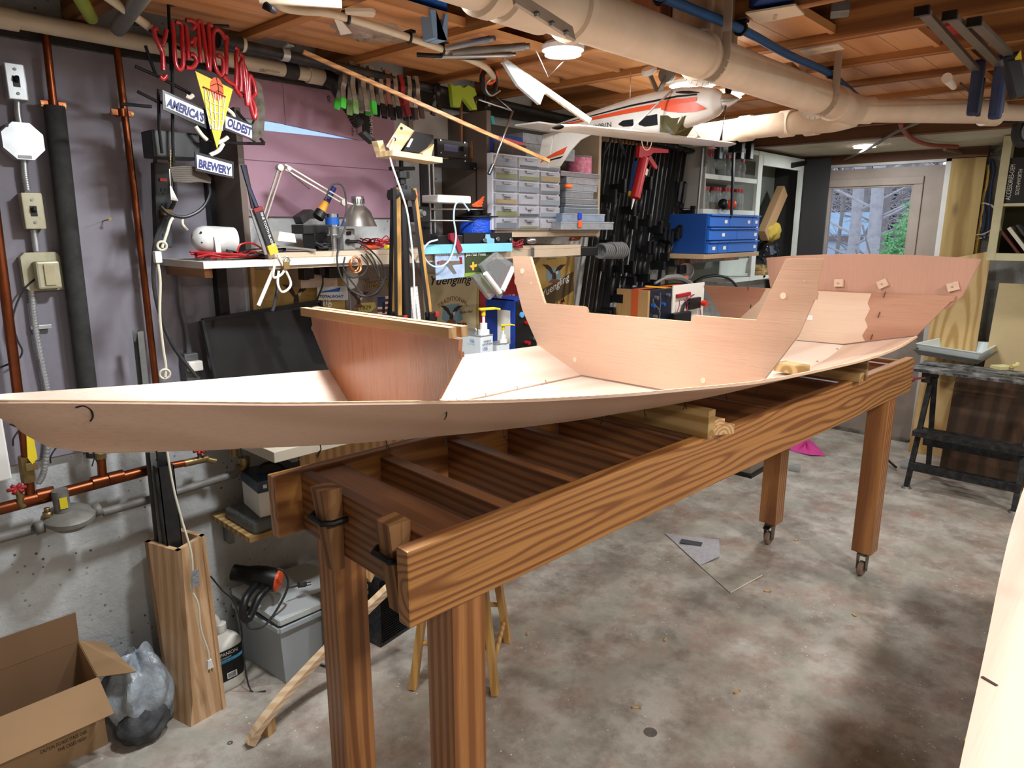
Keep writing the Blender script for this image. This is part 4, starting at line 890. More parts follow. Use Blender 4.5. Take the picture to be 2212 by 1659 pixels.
P=[at(x,y,Y=q.y-.02)for x,y in((622,1270),(636,1267),(646,1264))];m.tube(P,.003,6);m.cyl(at(645,1264,Y=q.y-.02),at(660,1262,Y=q.y-.02),.010,n=10)
for s in(-1,1):m.cyl(at(660,1262+s*3,Y=q.y-.02),at(672,1260+s*3,Y=q.y-.02),.0018,n=6)
part('power_cord',m,M_rubber,g)
P=[at(x,y,Y=2.25)for x,y in((455,1245),(480,1275),(505,1300),(520,1350))]+[V((.96,2.19,.12)),V((.965,2.17,.006)),V((1.0,2.13,.004))]
m=MB();m.tube(P,.003,6,smooth_n=4);solo('black_cable',m,M_rubber,'thin black cable hanging between the oak casing and the tote','cable')
Mt=wood('curved_pine','#e2c8a8','#d0ae86','X',ring=18,dist=1,stretch=.03,rough=.6,pore=.1)
t0=at(540,1608,Z=.012);t1=at(852,1283,Y=1.62)
T=[at(538,1606,Z=.012),at(566,1562,Z=.06),at(620,1495,Z=.10),at(700,1409,Z=.17),at(780,1328,Z=.27),at(848,1262,Z=.345)]
g=thing('curved_wood_strip','pale curved laminated wood strip leaning from the floor behind the near table legs','wood strip',T[0])
m=MB();S=spline(T,8)
def strip(m,S,w,h,n_):
 vs=[]
 for i,p in enumerate(S):
  d=(S[min(i+1,len(S)-1)]-S[max(i-1,0)]).normalized();s=d.cross(V((0,0,1))).normalized();u=s.cross(d).normalized()
  hh=h*(1.35 if i<5 else 1)
  vs+=[p+s*w/2+u*h/2,p-s*w/2+u*h/2,p-s*w/2-u*hh/2,p+s*w/2-u*hh/2]
 k=len(S);fs=[(4*i+j,4*i+(j+1)%4,4*i+4+(j+1)%4,4*i+4+j)for i in range(k-1)for j in range(4)]+[(3,2,1,0),(4*k-4,4*k-3,4*k-2,4*k-1)]
 m.add(vs,fs)
strip(m,S,.030,.024,0);part('strip_body',m,Mt,g)
q=S[7];m=MB();m.box(q+V((.035,.012,-.028)),(.035,.025,.055),Matrix.Rotation(R(20),3,'Z'));part('glue_block',m,M_pinew,g)
g=thing('folding_stool','yellowed wooden folding stool behind the near end of the table','stool',(1.5,1.65,0))
M_st=wood('stool_wood','#d5a862','#b68748','Z',ring=10,dist=3,stretch=.12,rough=.45,pore=.2,coat=.2)
L=[(at(893,1486,Z=0),0),(at(1070,1499,Z=0),1),(at(1097,1384,Z=0),2)]
A,B,Cc=[p for p,_ in L];Dd=A+(Cc-B);ctr=(A+B+Cc+Dd)/4
for p in(A,B,Cc,Dd):
 t_=V((ctr.x+(p.x-ctr.x)*.60,ctr.y+(p.y-ctr.y)*.60,.50));m=MB();m.bar(p+V((0,0,.002)),t_,.046,.026,up=(B-A).normalized(),b=.003);part('leg',m,M_st,g)
def lerp_leg(p,k):return V((ctr.x+(p.x-ctr.x)*(1-.4*k/.5),ctr.y+(p.y-ctr.y)*(1-.4*k/.5),k))
for a,b,h in((A,B,.17),(Dd,Cc,.17),(A,B,.33),(Dd,Cc,.33),(B,Cc,.10)):
 m=MB();m.cyl(lerp_leg(a,h),lerp_leg(b,h),.009);part('rung',m,M_st,g)
m=MB();m.box((ctr.x,ctr.y,.512),(.26,.20,.018),Matrix.Rotation(math.atan2((B-A).y,(B-A).x),3,'Z'),b=.004);part('seat',m,M_st,g)
q=at(823,1400,Z=0);g=thing('black_radiator_box','black box with ribbed grille standing behind the table leg','black box',(q.x,q.y,0))
e1=at(865,1372,Z=0)-q;e1.z=0;e1.normalize();e2=V((-e1.y,e1.x,0))
cb=q+e1*.09+e2*.06;rot=Matrix.Rotation(math.atan2(e1.y,e1.x),3,'Z')
m=MB();m.box(cb+V((0,0,.151)),(.18,.12,.30),rot,b=.004);part('housing',m,plain('glossy_black','#17181b',.3,dirt=.2,dcol='#77787a',dscale=60),g)
m=MB()
for k in range(26):c_=q+e1*.09-e2*.003+V((0,0,.02+k*.0105));m.box(c_,(.165,.003,.004),rot)
part('grille',m,M_blackm,g)
q=at(703,1440,Z=0);m=MB();m.sphere((q.x+.02,q.y+.02,.022),.045,16,(.8,1.2,.5));solo('spotted_slipper',m,plain('spotted_white','#dfe6ea',.6,dirt=1.0,dscale=90,dcol='#28456e'),'white rubber shoe toe with dark dots on the floor behind the table leg','shoe')
M_bench=plain('beige_bench','#b7a690',.55,dirt=.35,dscale=6,dcol='#8f7c66')
M_brownb=plain('brown_laminate','#5e5249',.55,dirt=.3,dscale=5)
M_edgeb=plain('tan_edge','#a89880',.6,dirt=.3)
M_wshelf=plain('white_shelf','#d8d2c8',.5,dirt=.4,dscale=9,dcol='#a8937a')
M_orange=plain('orange','#d8592a',.45)
M_green=plain('bright_green','#4fd24a',.45)
M_blue=plain('blue_plastic','#1a55a8',.45)
M_clear=plain('clear_plastic','#e6ebee',.15,trans=.85,ior=1.15)
M_clear2=plain('clear_drawer','#c9cdd6',.3,trans=.55,ior=1.1,dirt=.3,dscale=30,dcol='#8d8f98')
M_lbl=plain('paper','#e8e4da',.7)
BZ=1.543;BY=2.10
g=thing('upper_bench','long beige shelf bench on the left wall carrying the lamp and the 3D printer','bench',(1.9,2.3,1.49))
m=MB();m.bb(1.12,2.76,BY,2.448,BZ-.016,BZ,b=.001);part('bench_top',m,M_bench,g)
m=MB();m.bb(1.12,2.76,BY,BY+.018,BZ-.052,BZ-.0165,b=.001);part('front_fascia',m,M_bench,g)
for x in(1.3,1.95,2.6):m=MB();m.bb(x-.01,x+.01,BY+.02,2.448,BZ-.05,BZ-.0165);part('rib',m,M_brownb,g)
m=MB();m.bb(1.097,1.118,2.20,2.40,1.50,1.99,b=.001);g=solo('shelf_upright',m,M_brownb,'dark brown upright board left of the pink foam, its front edge pale','board')
c=at(441,586,X=.907);zt=1.523
g=thing('white_shelf','white shelf with wooden cleat under the floodlight at left','shelf',(1.0,2.2,1.5))
m=MB();m.bb(.907,1.46,2.09,2.419,1.502,zt,b=.001);part('shelf_board',m,M_wshelf,g)
m=MB();m.bb(.925,.95,2.13,2.418,1.472,1.5015,b=.001);part('cleat',m,wood('cleat_wood','#a67446','#7b502c','Y',ring=9,dist=2,stretch=.1),g)
LZB=.93
g=thing('lower_bench','white-topped lower workbench behind the boat, on pine legs','workbench',(2,2.2,0))
m=MB();m.bb(1.02,4.35,1.97,2.445,LZB-.036,LZB,b=.002);part('bench_top',m,plain('particle_board','#b5ab98',.6,dirt=.4,dscale=12,dcol='#9c9486'),g)
for x in(1.22,2.2,3.3,4.25):
 m=MB();m.bb(x,x+.085,2.05,2.088,.0,LZB-.037);part('leg',m,M_pinew,g)
m=MB();m.bb(1.15,4.3,2.02,2.045,LZB-.14,LZB-.037);part('apron',m,M_pinew,g)
m=MB();m.bar((1.19,2.03,.62),(1.42,2.10,.30),.085,.036);part('brace',m,M_pinew,g)
YS=2.445
def sign(label,pts,mat,name='beer_sign',cat='sign',Y=YS,t=.003):
 P=[at(x,y,Y=Y)for x,y in pts];c=sum(P,V())/len(P);g=thing(name,label,cat,(c.x,Y,min(p.z for p in P)))
 m=MB();m.prism([V((p.x,Y-t,p.z))for p in P],(0,t-.0005,0));part('sign_panel',m,mat,g);return g
def flatpoly(g,pts,mat,Y,nm='print',t=.0006):
 m=MB();P=[at(x,y,Y=Y)for x,y in pts];m.prism([V((p.x,Y-t,p.z))for p in P],(0,t,0));return part(nm,m,mat,g)
M_cream=plain('cream_sign','#cbbd95',.4,dirt=.3,dscale=10,dcol='#b39a66');M_tan=plain('tan_sign','#bb9a58',.4,dirt=.4,dscale=8,dcol='#8f6f38')
M_dk=plain('dark_brown_print','#3a2a20',.5);M_olive=plain('olive_band','#5b4a30',.5);M_maroon=plain('maroon','#7a1f20',.5);M_gold=plain('gold_print','#a98a4e',.5)
M_sky=plain('pale_blue_print','#7d9aa8',.5)
def eagle(g,cx,cy,k,Y):
 """spread-winged bird print, k = scale in photo pixels"""
 for mir in(1,-1):
  flatpoly(g,[(cx,cy),(cx+mir*k*.25,cy-k*.55),(cx+mir*k*.55,cy-k*.78),(cx+mir*k*1.0,cy-k*.8),(cx+mir*k*.75,cy-k*.62),(cx+mir*k*.62,cy-k*.45),(cx+mir*k*.45,cy-k*.3),(cx+mir*k*.28,cy-k*.05),(cx+mir*k*.1,cy+k*.12)],M_dk,Y)
 flatpoly(g,[(cx-k*.12,cy-k*.1),(cx+k*.14,cy-k*.1),(cx+k*.18,cy+k*.35),(cx,cy+k*.5),(cx-k*.18,cy+k*.35)],M_dk,Y-.0003)
 flatpoly(g,[(cx+k*.1,cy-k*.2),(cx+k*.38,cy-k*.3),(cx+k*.3,cy-k*.05),(cx+k*.15,cy+.05*k)],plain('eagle_head','#d9cdb2',.5),Y-.0005)
 flatpoly(g,[(cx-k*.45,cy+k*.65),(cx-k*.2,cy+k*.42),(cx+k*.25,cy+k*.42),(cx+k*.45,cy+k*.65),(cx,cy+k*.78)],plain('keg_print','#7d4a34',.5),Y-.0004)
def txt(g,s,mat,x,y,Y,w=None,h=None,x2=None,y2=None,**kw):
 """letters on a wall plane starting at photo pixel (x,y) running to (x2,y2)"""
 o=at(x,y,Y=Y)
 if x2 is not None:
  e=at(x2,y2,Y=Y);r=e-o;w=r.length
 else:r=V((1,0,0))
 r.normalize();up=V((-r.z,0,r.x));return text(s,mat,o,r,up,g,w=w,h=h,**kw)
g=sign('cream Yuengling Traditional Lager beer sign with a dark eagle',[(910,590),(1034,597),(1031,735),(918,735)],M_cream)
flatpoly(g,[(1031,597),(1036,597),(1033,735),(1028,735)],M_tan,YS-.0035)
txt(g,'Yuengling',M_ink,931,622,YS-.0035,x2=1020,y2=617,h=.052,shear=.35,bold=.012)
def arc(k):
 return lambda a,b:(a,b-((a-k)/k)**2*k*.35)
o=at(945,655,Y=YS-.0035);w_=at(1010,650,Y=YS-.0035).x-o.x;text('TRADITIONAL',M_maroon,o+V((0,0,.004)),(1,0,0),(0,0,1),g,w=w_,h=.021,wave=arc(w_/2))
flatpoly(g,[(958,660),(992,655),(1000,690),(975,705),(955,690)],M_sky,YS-.0034);eagle(g,975,680,25,YS-.0040)
txt(g,'Original',M_ink,917,682,YS-.0035,h=.015,w=.062,shear=.3);txt(g,'Amber Beer',M_ink,994,678,YS-.0035,h=.013,w=.085,shear=.3)
txt(g,'LAGER',M_maroon,943,717,YS-.0035,x2=1011,y2=712,h=.036,bold=.02)
g=sign('tan Yuengling Premium beer sign with eagle and olive diagonal band',[(1150,558),(1241,554),(1238,705),(1168,705)],M_tan)
flatpoly(g,[(1166,629),(1239,586),(1239,628),(1180,668)],M_olive,YS-.0035);txt(g,'SINCE 1829',M_ink,1181,561,YS-.0035,h=.007,w=.075)
flatpoly(g,[(1180,580),(1210,578),(1212,605),(1195,618),(1182,605)],M_sky,YS-.0034)
eagle(g,1197,592,26,YS-.0040);txt(g,'Yuengling',M_white,1174,648,YS-.0040,x2=1232,y2=607,h=.05,shear=.3,bold=.01);txt(g,'PREMIUM',M_maroon,1178,683,YS-.0035,x2=1220,y2=652,h=.026,bold=.01)
M_grp=plain('brownish_poster','#8a7870',.45,dirt=.3)
g=sign('dark gilt Yuengling 1829 anniversary poster with a piece of striped flag',[(746,575),(910,580),(916,735),(748,735)],M_grp)
txt(g,'Yuengling',M_dk,788,632,YS-.0035,x2=848,y2=623,h=.055,shear=.35,bold=.035);txt(g,'Yuengling',M_gold,788,632,YS-.0041,x2=848,y2=623,h=.052,shear=.35,bold=.004)
flatpoly(g,[(773,655),(810,653),(812,664),(800,674),(775,672)],plain('yellow_ribbon','#cfc06a',.5),YS-.0037);txt(g,'1829',M_ink,779,669,YS-.0043,x2=801,y2=668,h=.017)
flatpoly(g,[(816,640),(868,638),(868,700),(816,700)],M_lbl,YS-.0034);
for k in range(5):flatpoly(g,[(816,646+k*11),(868,645+k*11),(868,651+k*11),(816,652+k*11)],M_maroon,YS-.0039)
flatpoly(g,[(816,641),(832,640),(832,662),(816,662)],plain('flag_blue','#2c3f6e',.5),YS-.0043);txt(g,'185',M_ink,826,677,YS-.0046,x2=866,y2=675,h=.05,bold=.04)
flatpoly(g,[(832,684),(872,680),(874,694),(834,698)],plain('ribbon2','#cfc06a',.5),YS-.0047);txt(g,'ANNIVERSARY',M_ink,822,694,YS-.0055,x2=868,y2=689,h=.013)
eagle(g,775,648,22,YS-.0036)
g=sign('tan Yuengling beer sign half hidden behind the black monitor',[(549,582),(650,584),(745,590),(744,735),(552,735)],M_tan)
eagle(g,640,640,32,YS-.0040);txt(g,'Yuengling',M_white,640,690,YS-.0042,x2=722,y2=660,h=.055,shear=.35,bold=.01)
g=sign('red sign with white script partly hidden behind the clear packages',[(1036,575),(1150,572),(1160,700),(1036,700)],plain('red_sign','#9c1c24',.45))
txt(g,'Thomas',M_white,1050,655,YS-.0035,x2=1112,y2=648,h=.045,shear=.35,bold=.01)
g=sign('white TOTALBOAT sticker with a blue boat hull stripe',[(684,615),(752,619),(751,648),(685,648)],plain('sticker','#cfd0d2',.35),name='boat_sticker',Y=2.41)
flatpoly(g,[(694,630),(736,621),(733,630),(694,632)],M_blue,2.4065);txt(g,'TOTAL',M_ink,690,643,2.4065,x2=716,y2=643,h=.010,bold=.03);txt(g,'BOAT',M_blue,718,643,2.4065,x2=742,y2=643,h=.010,bold=.03)
m=MB();a=at(545,590,Y=2.435);m.bb(a.x-.012,a.x+.006,2.425,2.4445,.95,1.49);solo('pine_batten',m,M_pinew,'narrow pine batten on the wall left of the half-hidden tan sign','batten')
m=MB();a,c=at(456,460,Y=2.38),at(478,700,Y=2.38);m.bb(a.x,a.x+.035,2.38,2.418,1.0,1.98);solo('black_strut',m,M_blackm,'flat black steel strut standing on the wall behind the floodlight','strut')
g=thing('metal_outlet_box','steel box with several black plugs under the upper bench','outlet box',at(690,620,Y=2.38))
m=MB();pxbox(m,648,580,730,618,2.36,.08,.003);part('box',m,plain('pink_steel','#b9a598',.4,metal=.4,dirt=.3),g)
for(x0,y0,x1,y1,nm)in((656,580,670,605,'power_adapter'),(668,582,680,602,'power_adapter'),(690,578,703,594,'plug'),(710,577,742,600,'power_adapter')):
 m=MB();pxbox(m,x0,y0,x1,y1,2.315,.044,.004);part(nm,m,M_black,g)
P=[at(x,y,Y=2.33)for x,y in((697,594),(697,615),(690,635),(684,650))];m=MB();m.tube(P,.0035,6,smooth_n=4);part('power_cord',m,M_rubber,g)
m=MB();q=at(757,600,Y=2.36);m.sphere(q,.045,16,(.8,.5,1));solo('white_adapter',m,M_white,'rounded white plastic adapter hanging behind the coiled wires','adapter')
TLm,TRm=at(437,692,Y=2.33),at(692,650,Y=2.415);
dwn=(at(467,825,Y=2.29)-TLm);dwn=dwn*((LZB+.003-TLm.z)/dwn.z);BLm=TLm+dwn;BRm=TRm+dwn*((LZB+.003-TRm.z)/dwn.z)
if True:
 nx=(TRm-TLm).cross(dwn).normalized()
 if nx.y>0:nx=-nx
 g=thing('monitor','black flat screen monitor leaning behind the bow of the boat','monitor',BLm)
 def qp(u,v):return TLm.lerp(TRm,u).lerp(BLm.lerp(BRm,u),v)
 m=MB();P=[qp(0,0),qp(1,0),qp(1,1),qp(0,1)];m.prism([p-nx*.022 for p in P],nx*.018);part('housing',m,M_black,g)
 for a,b in((P[0],P[1]),(P[1],P[2]),(P[2],P[3]),(P[3],P[0])):
  m=MB();m.bar(a-nx*.002,b-nx*.002,.012,.012);part('bezel',m,plain('bezel','#1d2126',.3),g)
 m=MB();m.prism([qp(.02,.03)-nx*.0035,qp(.98,.03)-nx*.0035,qp(.98,.97)-nx*.0035,qp(.02,.97)-nx*.0035],nx*.0015);part('screen',m,plain('screen','#0e0f12',.35,dirt=.3,dscale=5,dcol='#1d1c1e'),g)
M_can=plain('white_can','#d6dee2',.35,dirt=.1)
def can(label,c,w,d,h,k=1.0,hz=None):
 g=thing('epoxy_can',label,'can',(c[0],c[1],c[2]))
 x,y,z=c;m=MB();m.bb(x-w/2,x+w/2,y-d/2,y+d/2,z,z+h,b=.004);part('can_body',m,M_can,g)
 m=MB();m.bb(x-w/2-.001,x+w/2+.001,y-d/2-.001,y+d/2+.001,z+h-.003,z+h+.002,b=.001);part('can_rim',m,M_galv,g)
 px_=x+w*.12;py_=y-d*.32
 m=MB();m.cyl((px_,py_,z+h+.001),(px_,py_,z+h+.020*k),.024*k,n=24);m.cyl((px_,py_,z+h+.02*k),(px_,py_,z+h+.048*k),.015*k,n=20);m.cyl((px_,py_,z+h+.048*k),(px_,py_,z+h+.085*k),.006*k,n=12);part('pump_neck',m,M_white,g)
 zt=z+h+.085*k;m=MB();m.cyl((px_,py_,zt-.006*k),(px_,py_,zt+.020*k),.009*k,n=12);m.bar((px_-.024*k,py_,zt+.022*k),(px_+.045*k,py_-.02*k,zt+.022*k),.02*k,.010*k,b=.003);m.bar((px_+.040*k,py_-.018*k,zt+.024*k),(px_+.068*k,py_-.03*k,zt+.017*k),.010*k,.008*k,b=.002);part('pump_head',m,M_yel,g,label='yellow pump head')
 return g
hcan=at(1050,722,Y=2.02).z-.002;c=at(1023,730,Y=2.0)
xc9=at(1038,724,Y=2.0).x;xd9=at(1065,722,Y=2.0).x;ye9=at(984,724,X=xc9).y;wd9=xd9-xc9;dp9=ye9-2.0
g=can('large white epoxy can marked 105 with tall yellow pump, behind the boat',(xc9+wd9/2,2.0+dp9/2,LZB+.0005),wd9,dp9,hcan-LZB)
m=MB();f=c.x-.02
for w_,tx,zz in((.03,'a',0),):pass
yf=1.9988;xf=xc9-.0012;text('105',M_blue,(xf,2.06,hcan-.030),(0,-1,0),(0,0,1),g,h=.014);text('EPOXY RESIN',plain('lightblue','#88a6c8',.5),(xf,2.075,hcan-.040),(0,-1,0),(0,0,1),g,h=.005)
text('105',M_blue,(xc9+.012,yf,hcan-.060),(1,0,0),(0,0,1),g,h=.015);text('WEST',M_ink,(xc9+.016,yf,hcan-.028),(1,0,0),(0,0,1),g,w=.045,h=.009);text('SYSTEM',M_ink,(xc9+.010,yf,hcan-.040),(1,0,0),(0,0,1),g,w=.055,h=.009)
m=MB();m.tube([(xc9+.03,2.13,hcan),(xc9+.03,2.13,hcan+.022),(xc9+.03,2.06,hcan+.024),(xc9+.03,2.06,hcan)],.004,8,smooth_n=3);part('can_handle',m,M_galv,g)
c=at(1088,742,Y=2.02);g2=can('small white epoxy can with short yellow pump, right of the large can',(c.x+.0,2.05,LZB+.0005),.075,.06,c.z-LZB,.72)
Xb_=at(1113,650,Y=2.09).x;zb9=at(1113,648,Y=2.09).z;yb9=min(at(1049,640,X=Xb_).y,2.40)
g=thing('battery_box','bright blue battery pack with black terminal face, right of the epoxy cans','battery',(Xb_,2.2,LZB))
m=MB();m.bb(Xb_,Xb_+.004,2.092,yb9,LZB+.0005,zb9,b=.001);m.bb(Xb_,Xb_+.15,2.10,yb9,zb9-.006,zb9);part('blue_case',m,plain('battery_blue','#1c3f9c',.45),g)
m=MB();m.bb(Xb_+.005,Xb_+.15,2.09,yb9-.002,LZB+.0005,zb9-.007,b=.002);part('black_case',m,M_black,g)
m=MB();m.bb(Xb_-.001,Xb_-.0002,2.12,2.20,zb9-.20,zb9-.05);part('rating_label',m,M_lbl,g)
for(x,z,mt)in((2.38,1.29,M_dsteel),(2.40,1.20,M_red),(2.40,1.11,M_red),(2.46,1.12,M_dsteel),(2.47,1.24,M_dsteel)):
 m=MB();x+=Xb_-2.33;m.cyl((x,2.0895,z),(x,2.065,z),.009,n=12);part('terminal',m,mt,g)
for(x,z)in((2.37,1.24),(2.44,1.05)):m=MB();x+=Xb_-2.33;m.cyl((x,2.0895,z),(x,2.083,z),.013,n=16);part('blue_socket',m,plain('light_blue','#5aa0d8',.4),g)
g=thing('three_d_printer','black open-frame 3D printer on the upper bench with silver rods and display','3D printer',(2.0,2.2,BZ))
YP=2.22
def pxb(m,x0,y0,x1,y1,Y,d,b=0.0):return pxbox(m,x0,y0,x1,y1,Y,d,b)
m=MB();A_=at(908,352,Y=YP);B_=at(1064,352,Y=YP);ai,bi=at(938,380,Y=YP),at(1030,372,Y=YP);z0=BZ+.001
zt=at(960,345,Y=YP).z;zi=at(960,362,Y=YP).z
m.bb(A_.x,ai.x,YP,YP+.008,z0,zt);m.bb(bi.x,B_.x,YP,YP+.008,z0,zt);m.bb(ai.x,bi.x,YP,YP+.008,zi,zt);part('gantry_plate',m,M_black,g)
m=MB();pxb(m,944,299,1012,344,YP-.02,.02,.002);part('display_box',m,M_black,g)
m=MB();pxb(m,959,311,990,329,YP-.0215,.0013);part('display',m,plain('lcd','#4a5078',.25,dirt=.3),g)
m=MB();q=at(1000,322,Y=YP-.021);m.cyl(q,q+V((0,-.012,0)),.009,n=14);part('knob',m,M_black,g)
for(x,y)in((951,303),(1003,308),(952,330),(1004,336),(953,343),(1004,348),(1025,364)):
 m=MB();q=at(x,y,Y=YP-.0205);m.cyl(q,q+V((0,-.003,0)),.0035,n=8);part('bolt',m,M_steel,g)
for(x0,y0,x1,y1)in((926,352,931,505),(935,352,940,503),(1044,346,1047,470),(1051,346,1054,470)):
 m=MB();m.cyl(at(x0,y0,Y=YP-.03),at(x1,y1,Y=YP-.03),.0045,n=10);part('guide_rod',m,M_steel,g)
for y in(451,476):
 m=MB();m.cyl(at(900,y,Y=YP-.045),at(1058,y+2,Y=YP-.045),.0045,n=10);part('cross_rod',m,M_steel,g)
m=MB();pxb(m,895,446,930,480,YP-.07,.05,.003);part('motor_carriage',m,M_black,g)
m=MB();pxb(m,898,452,914,470,YP-.085,.014,.002);q=at(914,461,Y=YP-.09);m.cyl(q,q+V((0,-.008,0)),.010,n=14);part('stepper_motor',m,M_dsteel,g)
m=MB();a,c=at(962,503,Y=BY+.01),at(1106,529,Y=BY+.01);m.bb(a.x+.1,c.x,BY+.01,BY+.018,c.z,a.z);m.bb(a.x+.1,a.x+.11,BY+.018,2.40,c.z,a.z-.01);m.bb(c.x-.01,c.x,BY+.018,2.40,c.z,a.z-.01);part('base_frame',m,M_black,g)
for(x,y)in((1044,519),(1101,518),(1072,516)):
 m=MB();q=at(x,y,Y=BY+.01);m.cyl(q,q+V((0,-.012,0)),.010,n=6);part('base_nut',m,M_steel,g)
m=MB();pr=[at(x,y,Y=BY+.004)for x,y in((1050,506),(1058,506),(1060,514),(1068,516),(1068,525),(1056,528),(1048,520))];m.prism(pr,(0,.003,0));part('blue_sticker',m,plain('blue_white','#7db0dc',.4),g)
g=thing('filament_spool','spool of bright blue filament lying flat on the printer','spool',at(1030,500,Y=2.16))
q=at(1030,503,Y=2.22);m=MB();m.lathe([(.02,0),(.075,0),(.075,.066),(.02,.066)],q,(0,0,1),32);part('filament',m,plain('blue_filament','#0f4fd0',.35,bump=.5,bscale=120),g)
m=MB();m.lathe([(0,.0665),(.10,.0665),(.10,.0705),(0,.0705)],q,(0,0,1),32);m.lathe([(0,-.004),(.10,-.004),(.10,-.0005),(0,-.0005)],q,(0,0,1),32);part('spool_flange',m,M_black,g)
m=MB();q2=q+V((-.01,0,.075));m.lathe([(0,0),(.085,0),(.085,.004),(0,.004)],q2,(-.25,0,1),28);m.lathe([(.0,.0),(.035,.0),(.035,.03),(0,.03)],q2,(-.25,0,1),20);solo('empty_spool',m,M_black,'empty black spool tilted on top of the blue filament spool','spool')
m=MB();P=[at(x,y,Y=2.05)for x,y in((1013,455),(1000,438),(985,440),(980,470),(985,510),(978,545),(965,568),(945,577),(925,568),(914,545),(925,525),(945,518))];m.tube(P,.0035,8,smooth_n=6);solo('ptfe_tube',m,plain('pale_blue_tube','#b8d2ea',.35),'looping pale blue plastic tube at the printer','tube')
m=MB();P=[at(x,y,Y=2.12)for x,y in((945,440),(950,465),(965,500))];pxb(m,946,420,1018,440,2.11,.10,.006);solo('white_box',m,M_white,'flat white plastic box lying on the printer below the gantry','box')
m=MB();q=at(1020,444,Y=2.12)
for k in range(4):m.tube([q,q+V((.02+.006*k,-.01,.008*k-.002)),q+V((.045+.004*k,-.01,.012*k))],.005,6)
solo('orange_scraper',m,M_orange,'orange plastic prongs beside the white box on the printer','tool')
m=MB();a=at(962,506,Y=2.07);
P=[at(x,y,Y=2.06)for x,y in((972,505),(985,503),(990,515),(1000,540),(993,548),(985,528),(974,518))];m.prism(P,(0,.014,0));solo('extruder_lever',m,plain('crimson','#8f2236',.4),'crimson lever clamp on the front of the printer','lever')
m=MB();pxb(m,945,508,1000,538,2.075,.05,.004);solo('extruder_block',m,M_black,'black extruder block behind the crimson lever','printer part')
m=MB();a,c=at(914,529,Y=2.07),at(1107,543,Y=2.07);m.bb(a.x,c.x,2.07,2.095,c.z,a.z,b=.002);solo('light_blue_board',m,plain('sky_blue_paint','#7cc4dc',.5,dirt=.1),'light blue painted board along the bench edge under the printer','board')
for(lb,pts,bgc,wing)in(('Joe Nall Week magazine cover with silver warplane over clouds',((938,543),(1002,543),(1003,598),(941,605)),'#8fa6c4',0),('Joe Nall Week magazine cover with small yellow plane over dark trees',((1003,543),(1062,542),(1058,594),(1004,599)),'#3c4630',1)):
 Ym=2.085
 g=sign(lb,pts,plain('cover%d'%wing,bgc,.35,dirt=.4,dscale=12,dcol='#dfe4ec' if not wing else '#22301e'),name='magazine',cat='magazine',Y=Ym)
 txt(g,'Joe Nall Week',M_lbl,pts[0][0]+3,555,Ym-.0037,x2=pts[1][0]-12,y2=554,h=.018,bold=.02)
 if wing==0:
  flatpoly(g,[(944,566),(955,562),(975,564),(998,563),(999,570),(978,572),(950,572)],M_steel,Ym-.0036);flatpoly(g,[(962,570),(975,570),(986,590),(980,592)],M_dsteel,Ym-.0040);flatpoly(g,[(992,555),(998,556),(998,570),(994,570)],M_maroon,Ym-.0042);flatpoly(g,[(944,566),(948,564),(948,571),(945,571)],M_red,Ym-.0045)
 else:
  flatpoly(g,[(1014,574),(1030,570),(1030,576),(1018,579)],plain('yellow_plane','#d8a43a',.5),Ym-.0037);flatpoly(g,[(1020,566),(1024,566),(1024,584),(1020,584)],plain('yellow_plane2','#d8a43a',.5),Ym-.0041);flatpoly(g,[(1003,590),(1058,586),(1058,593),(1004,598)],plain('grass_print','#7d9a3c',.5),Ym-.0036)
for(lb,P,cc)in(('clear clamshell package with dark paddles hanging at an angle under the blue board',((1042,573),(1075,548),(1108,572),(1082,640)),'#4b4a48'),('clear package with yellow-green contents behind the other package',((1022,598),(1040,592),(1072,632),(1058,645)),'#8a8a3a')):
 Ym=2.03 if cc[1]=='4' else 2.06
 g=thing('clamshell_package',lb,'package',at(1080,640,Y=Ym));pts=[at(x,y,Y=Ym)for x,y in P];c=sum(pts,V())/4
 m=MB();m.prism([c+(p-c)*1.08 for p in pts],(0,.018,0));part('clear_shell',m,M_clear,g)
 m=MB();m.prism([V((0,.004,0))+c+(p-c)*.6+V((-.004,0,.008))for p in pts],(0,.006,0));part('contents',m,plain('pack'+cc[1:],cc,.5),g)
 if cc[1]=='4':m=MB();m.cyl(at(1108,578,Y=2.03),at(1085,628,Y=2.03),.012);m.cyl(at(1048,590,Y=2.03),at(1080,632,Y=2.03),.011);part('white_tray',m,M_white,g)
g=thing('shelf_unit','tan wooden shelf unit around the small-parts drawers','shelf',(2.5,2.3,1.56))
x0,x1=at(1052,400,Y=2.16).x,at(1297,400,Y=2.16).x
m=MB();m.bb(x0,x0+.026,2.16,2.447,1.575,2.10,b=.001);part('side_panel',m,M_brownb,g)
m=MB();m.bb(x1-.02,x1,2.16,2.447,1.575,2.10,b=.001);part('side_panel',m,M_edgeb,g)
m=MB();m.bb(x0+.027,x1-.021,2.14,2.447,1.582,1.612,b=.001);part('shelf_board',m,M_bench,g)
m=MB();m.bb(x0+.027,x1-.021,2.43,2.4465,1.613,2.10);part('back_panel',m,plain('shelf_back','#57504a',.7),g)
xa,xb=at(1067,420,Y=2.12).x,at(1211,420,Y=2.12).x;za,zb_=1.613,at(1140,337,Y=2.12).z
g=thing('parts_cabinet','clear and white small-parts cabinet with eighteen drawers','drawer cabinet',((xa+xb)/2,2.2,za))
m=MB();m.bb(xa,xb,2.13,2.27,za,zb_,b=.003);part('cabinet_body',m,plain('white_styrene','#d7dae4',.35,trans=.1),g)
dw,dh=(xb-xa-.006)/3,(zb_-za-.006)/6;rr=random.Random(2)
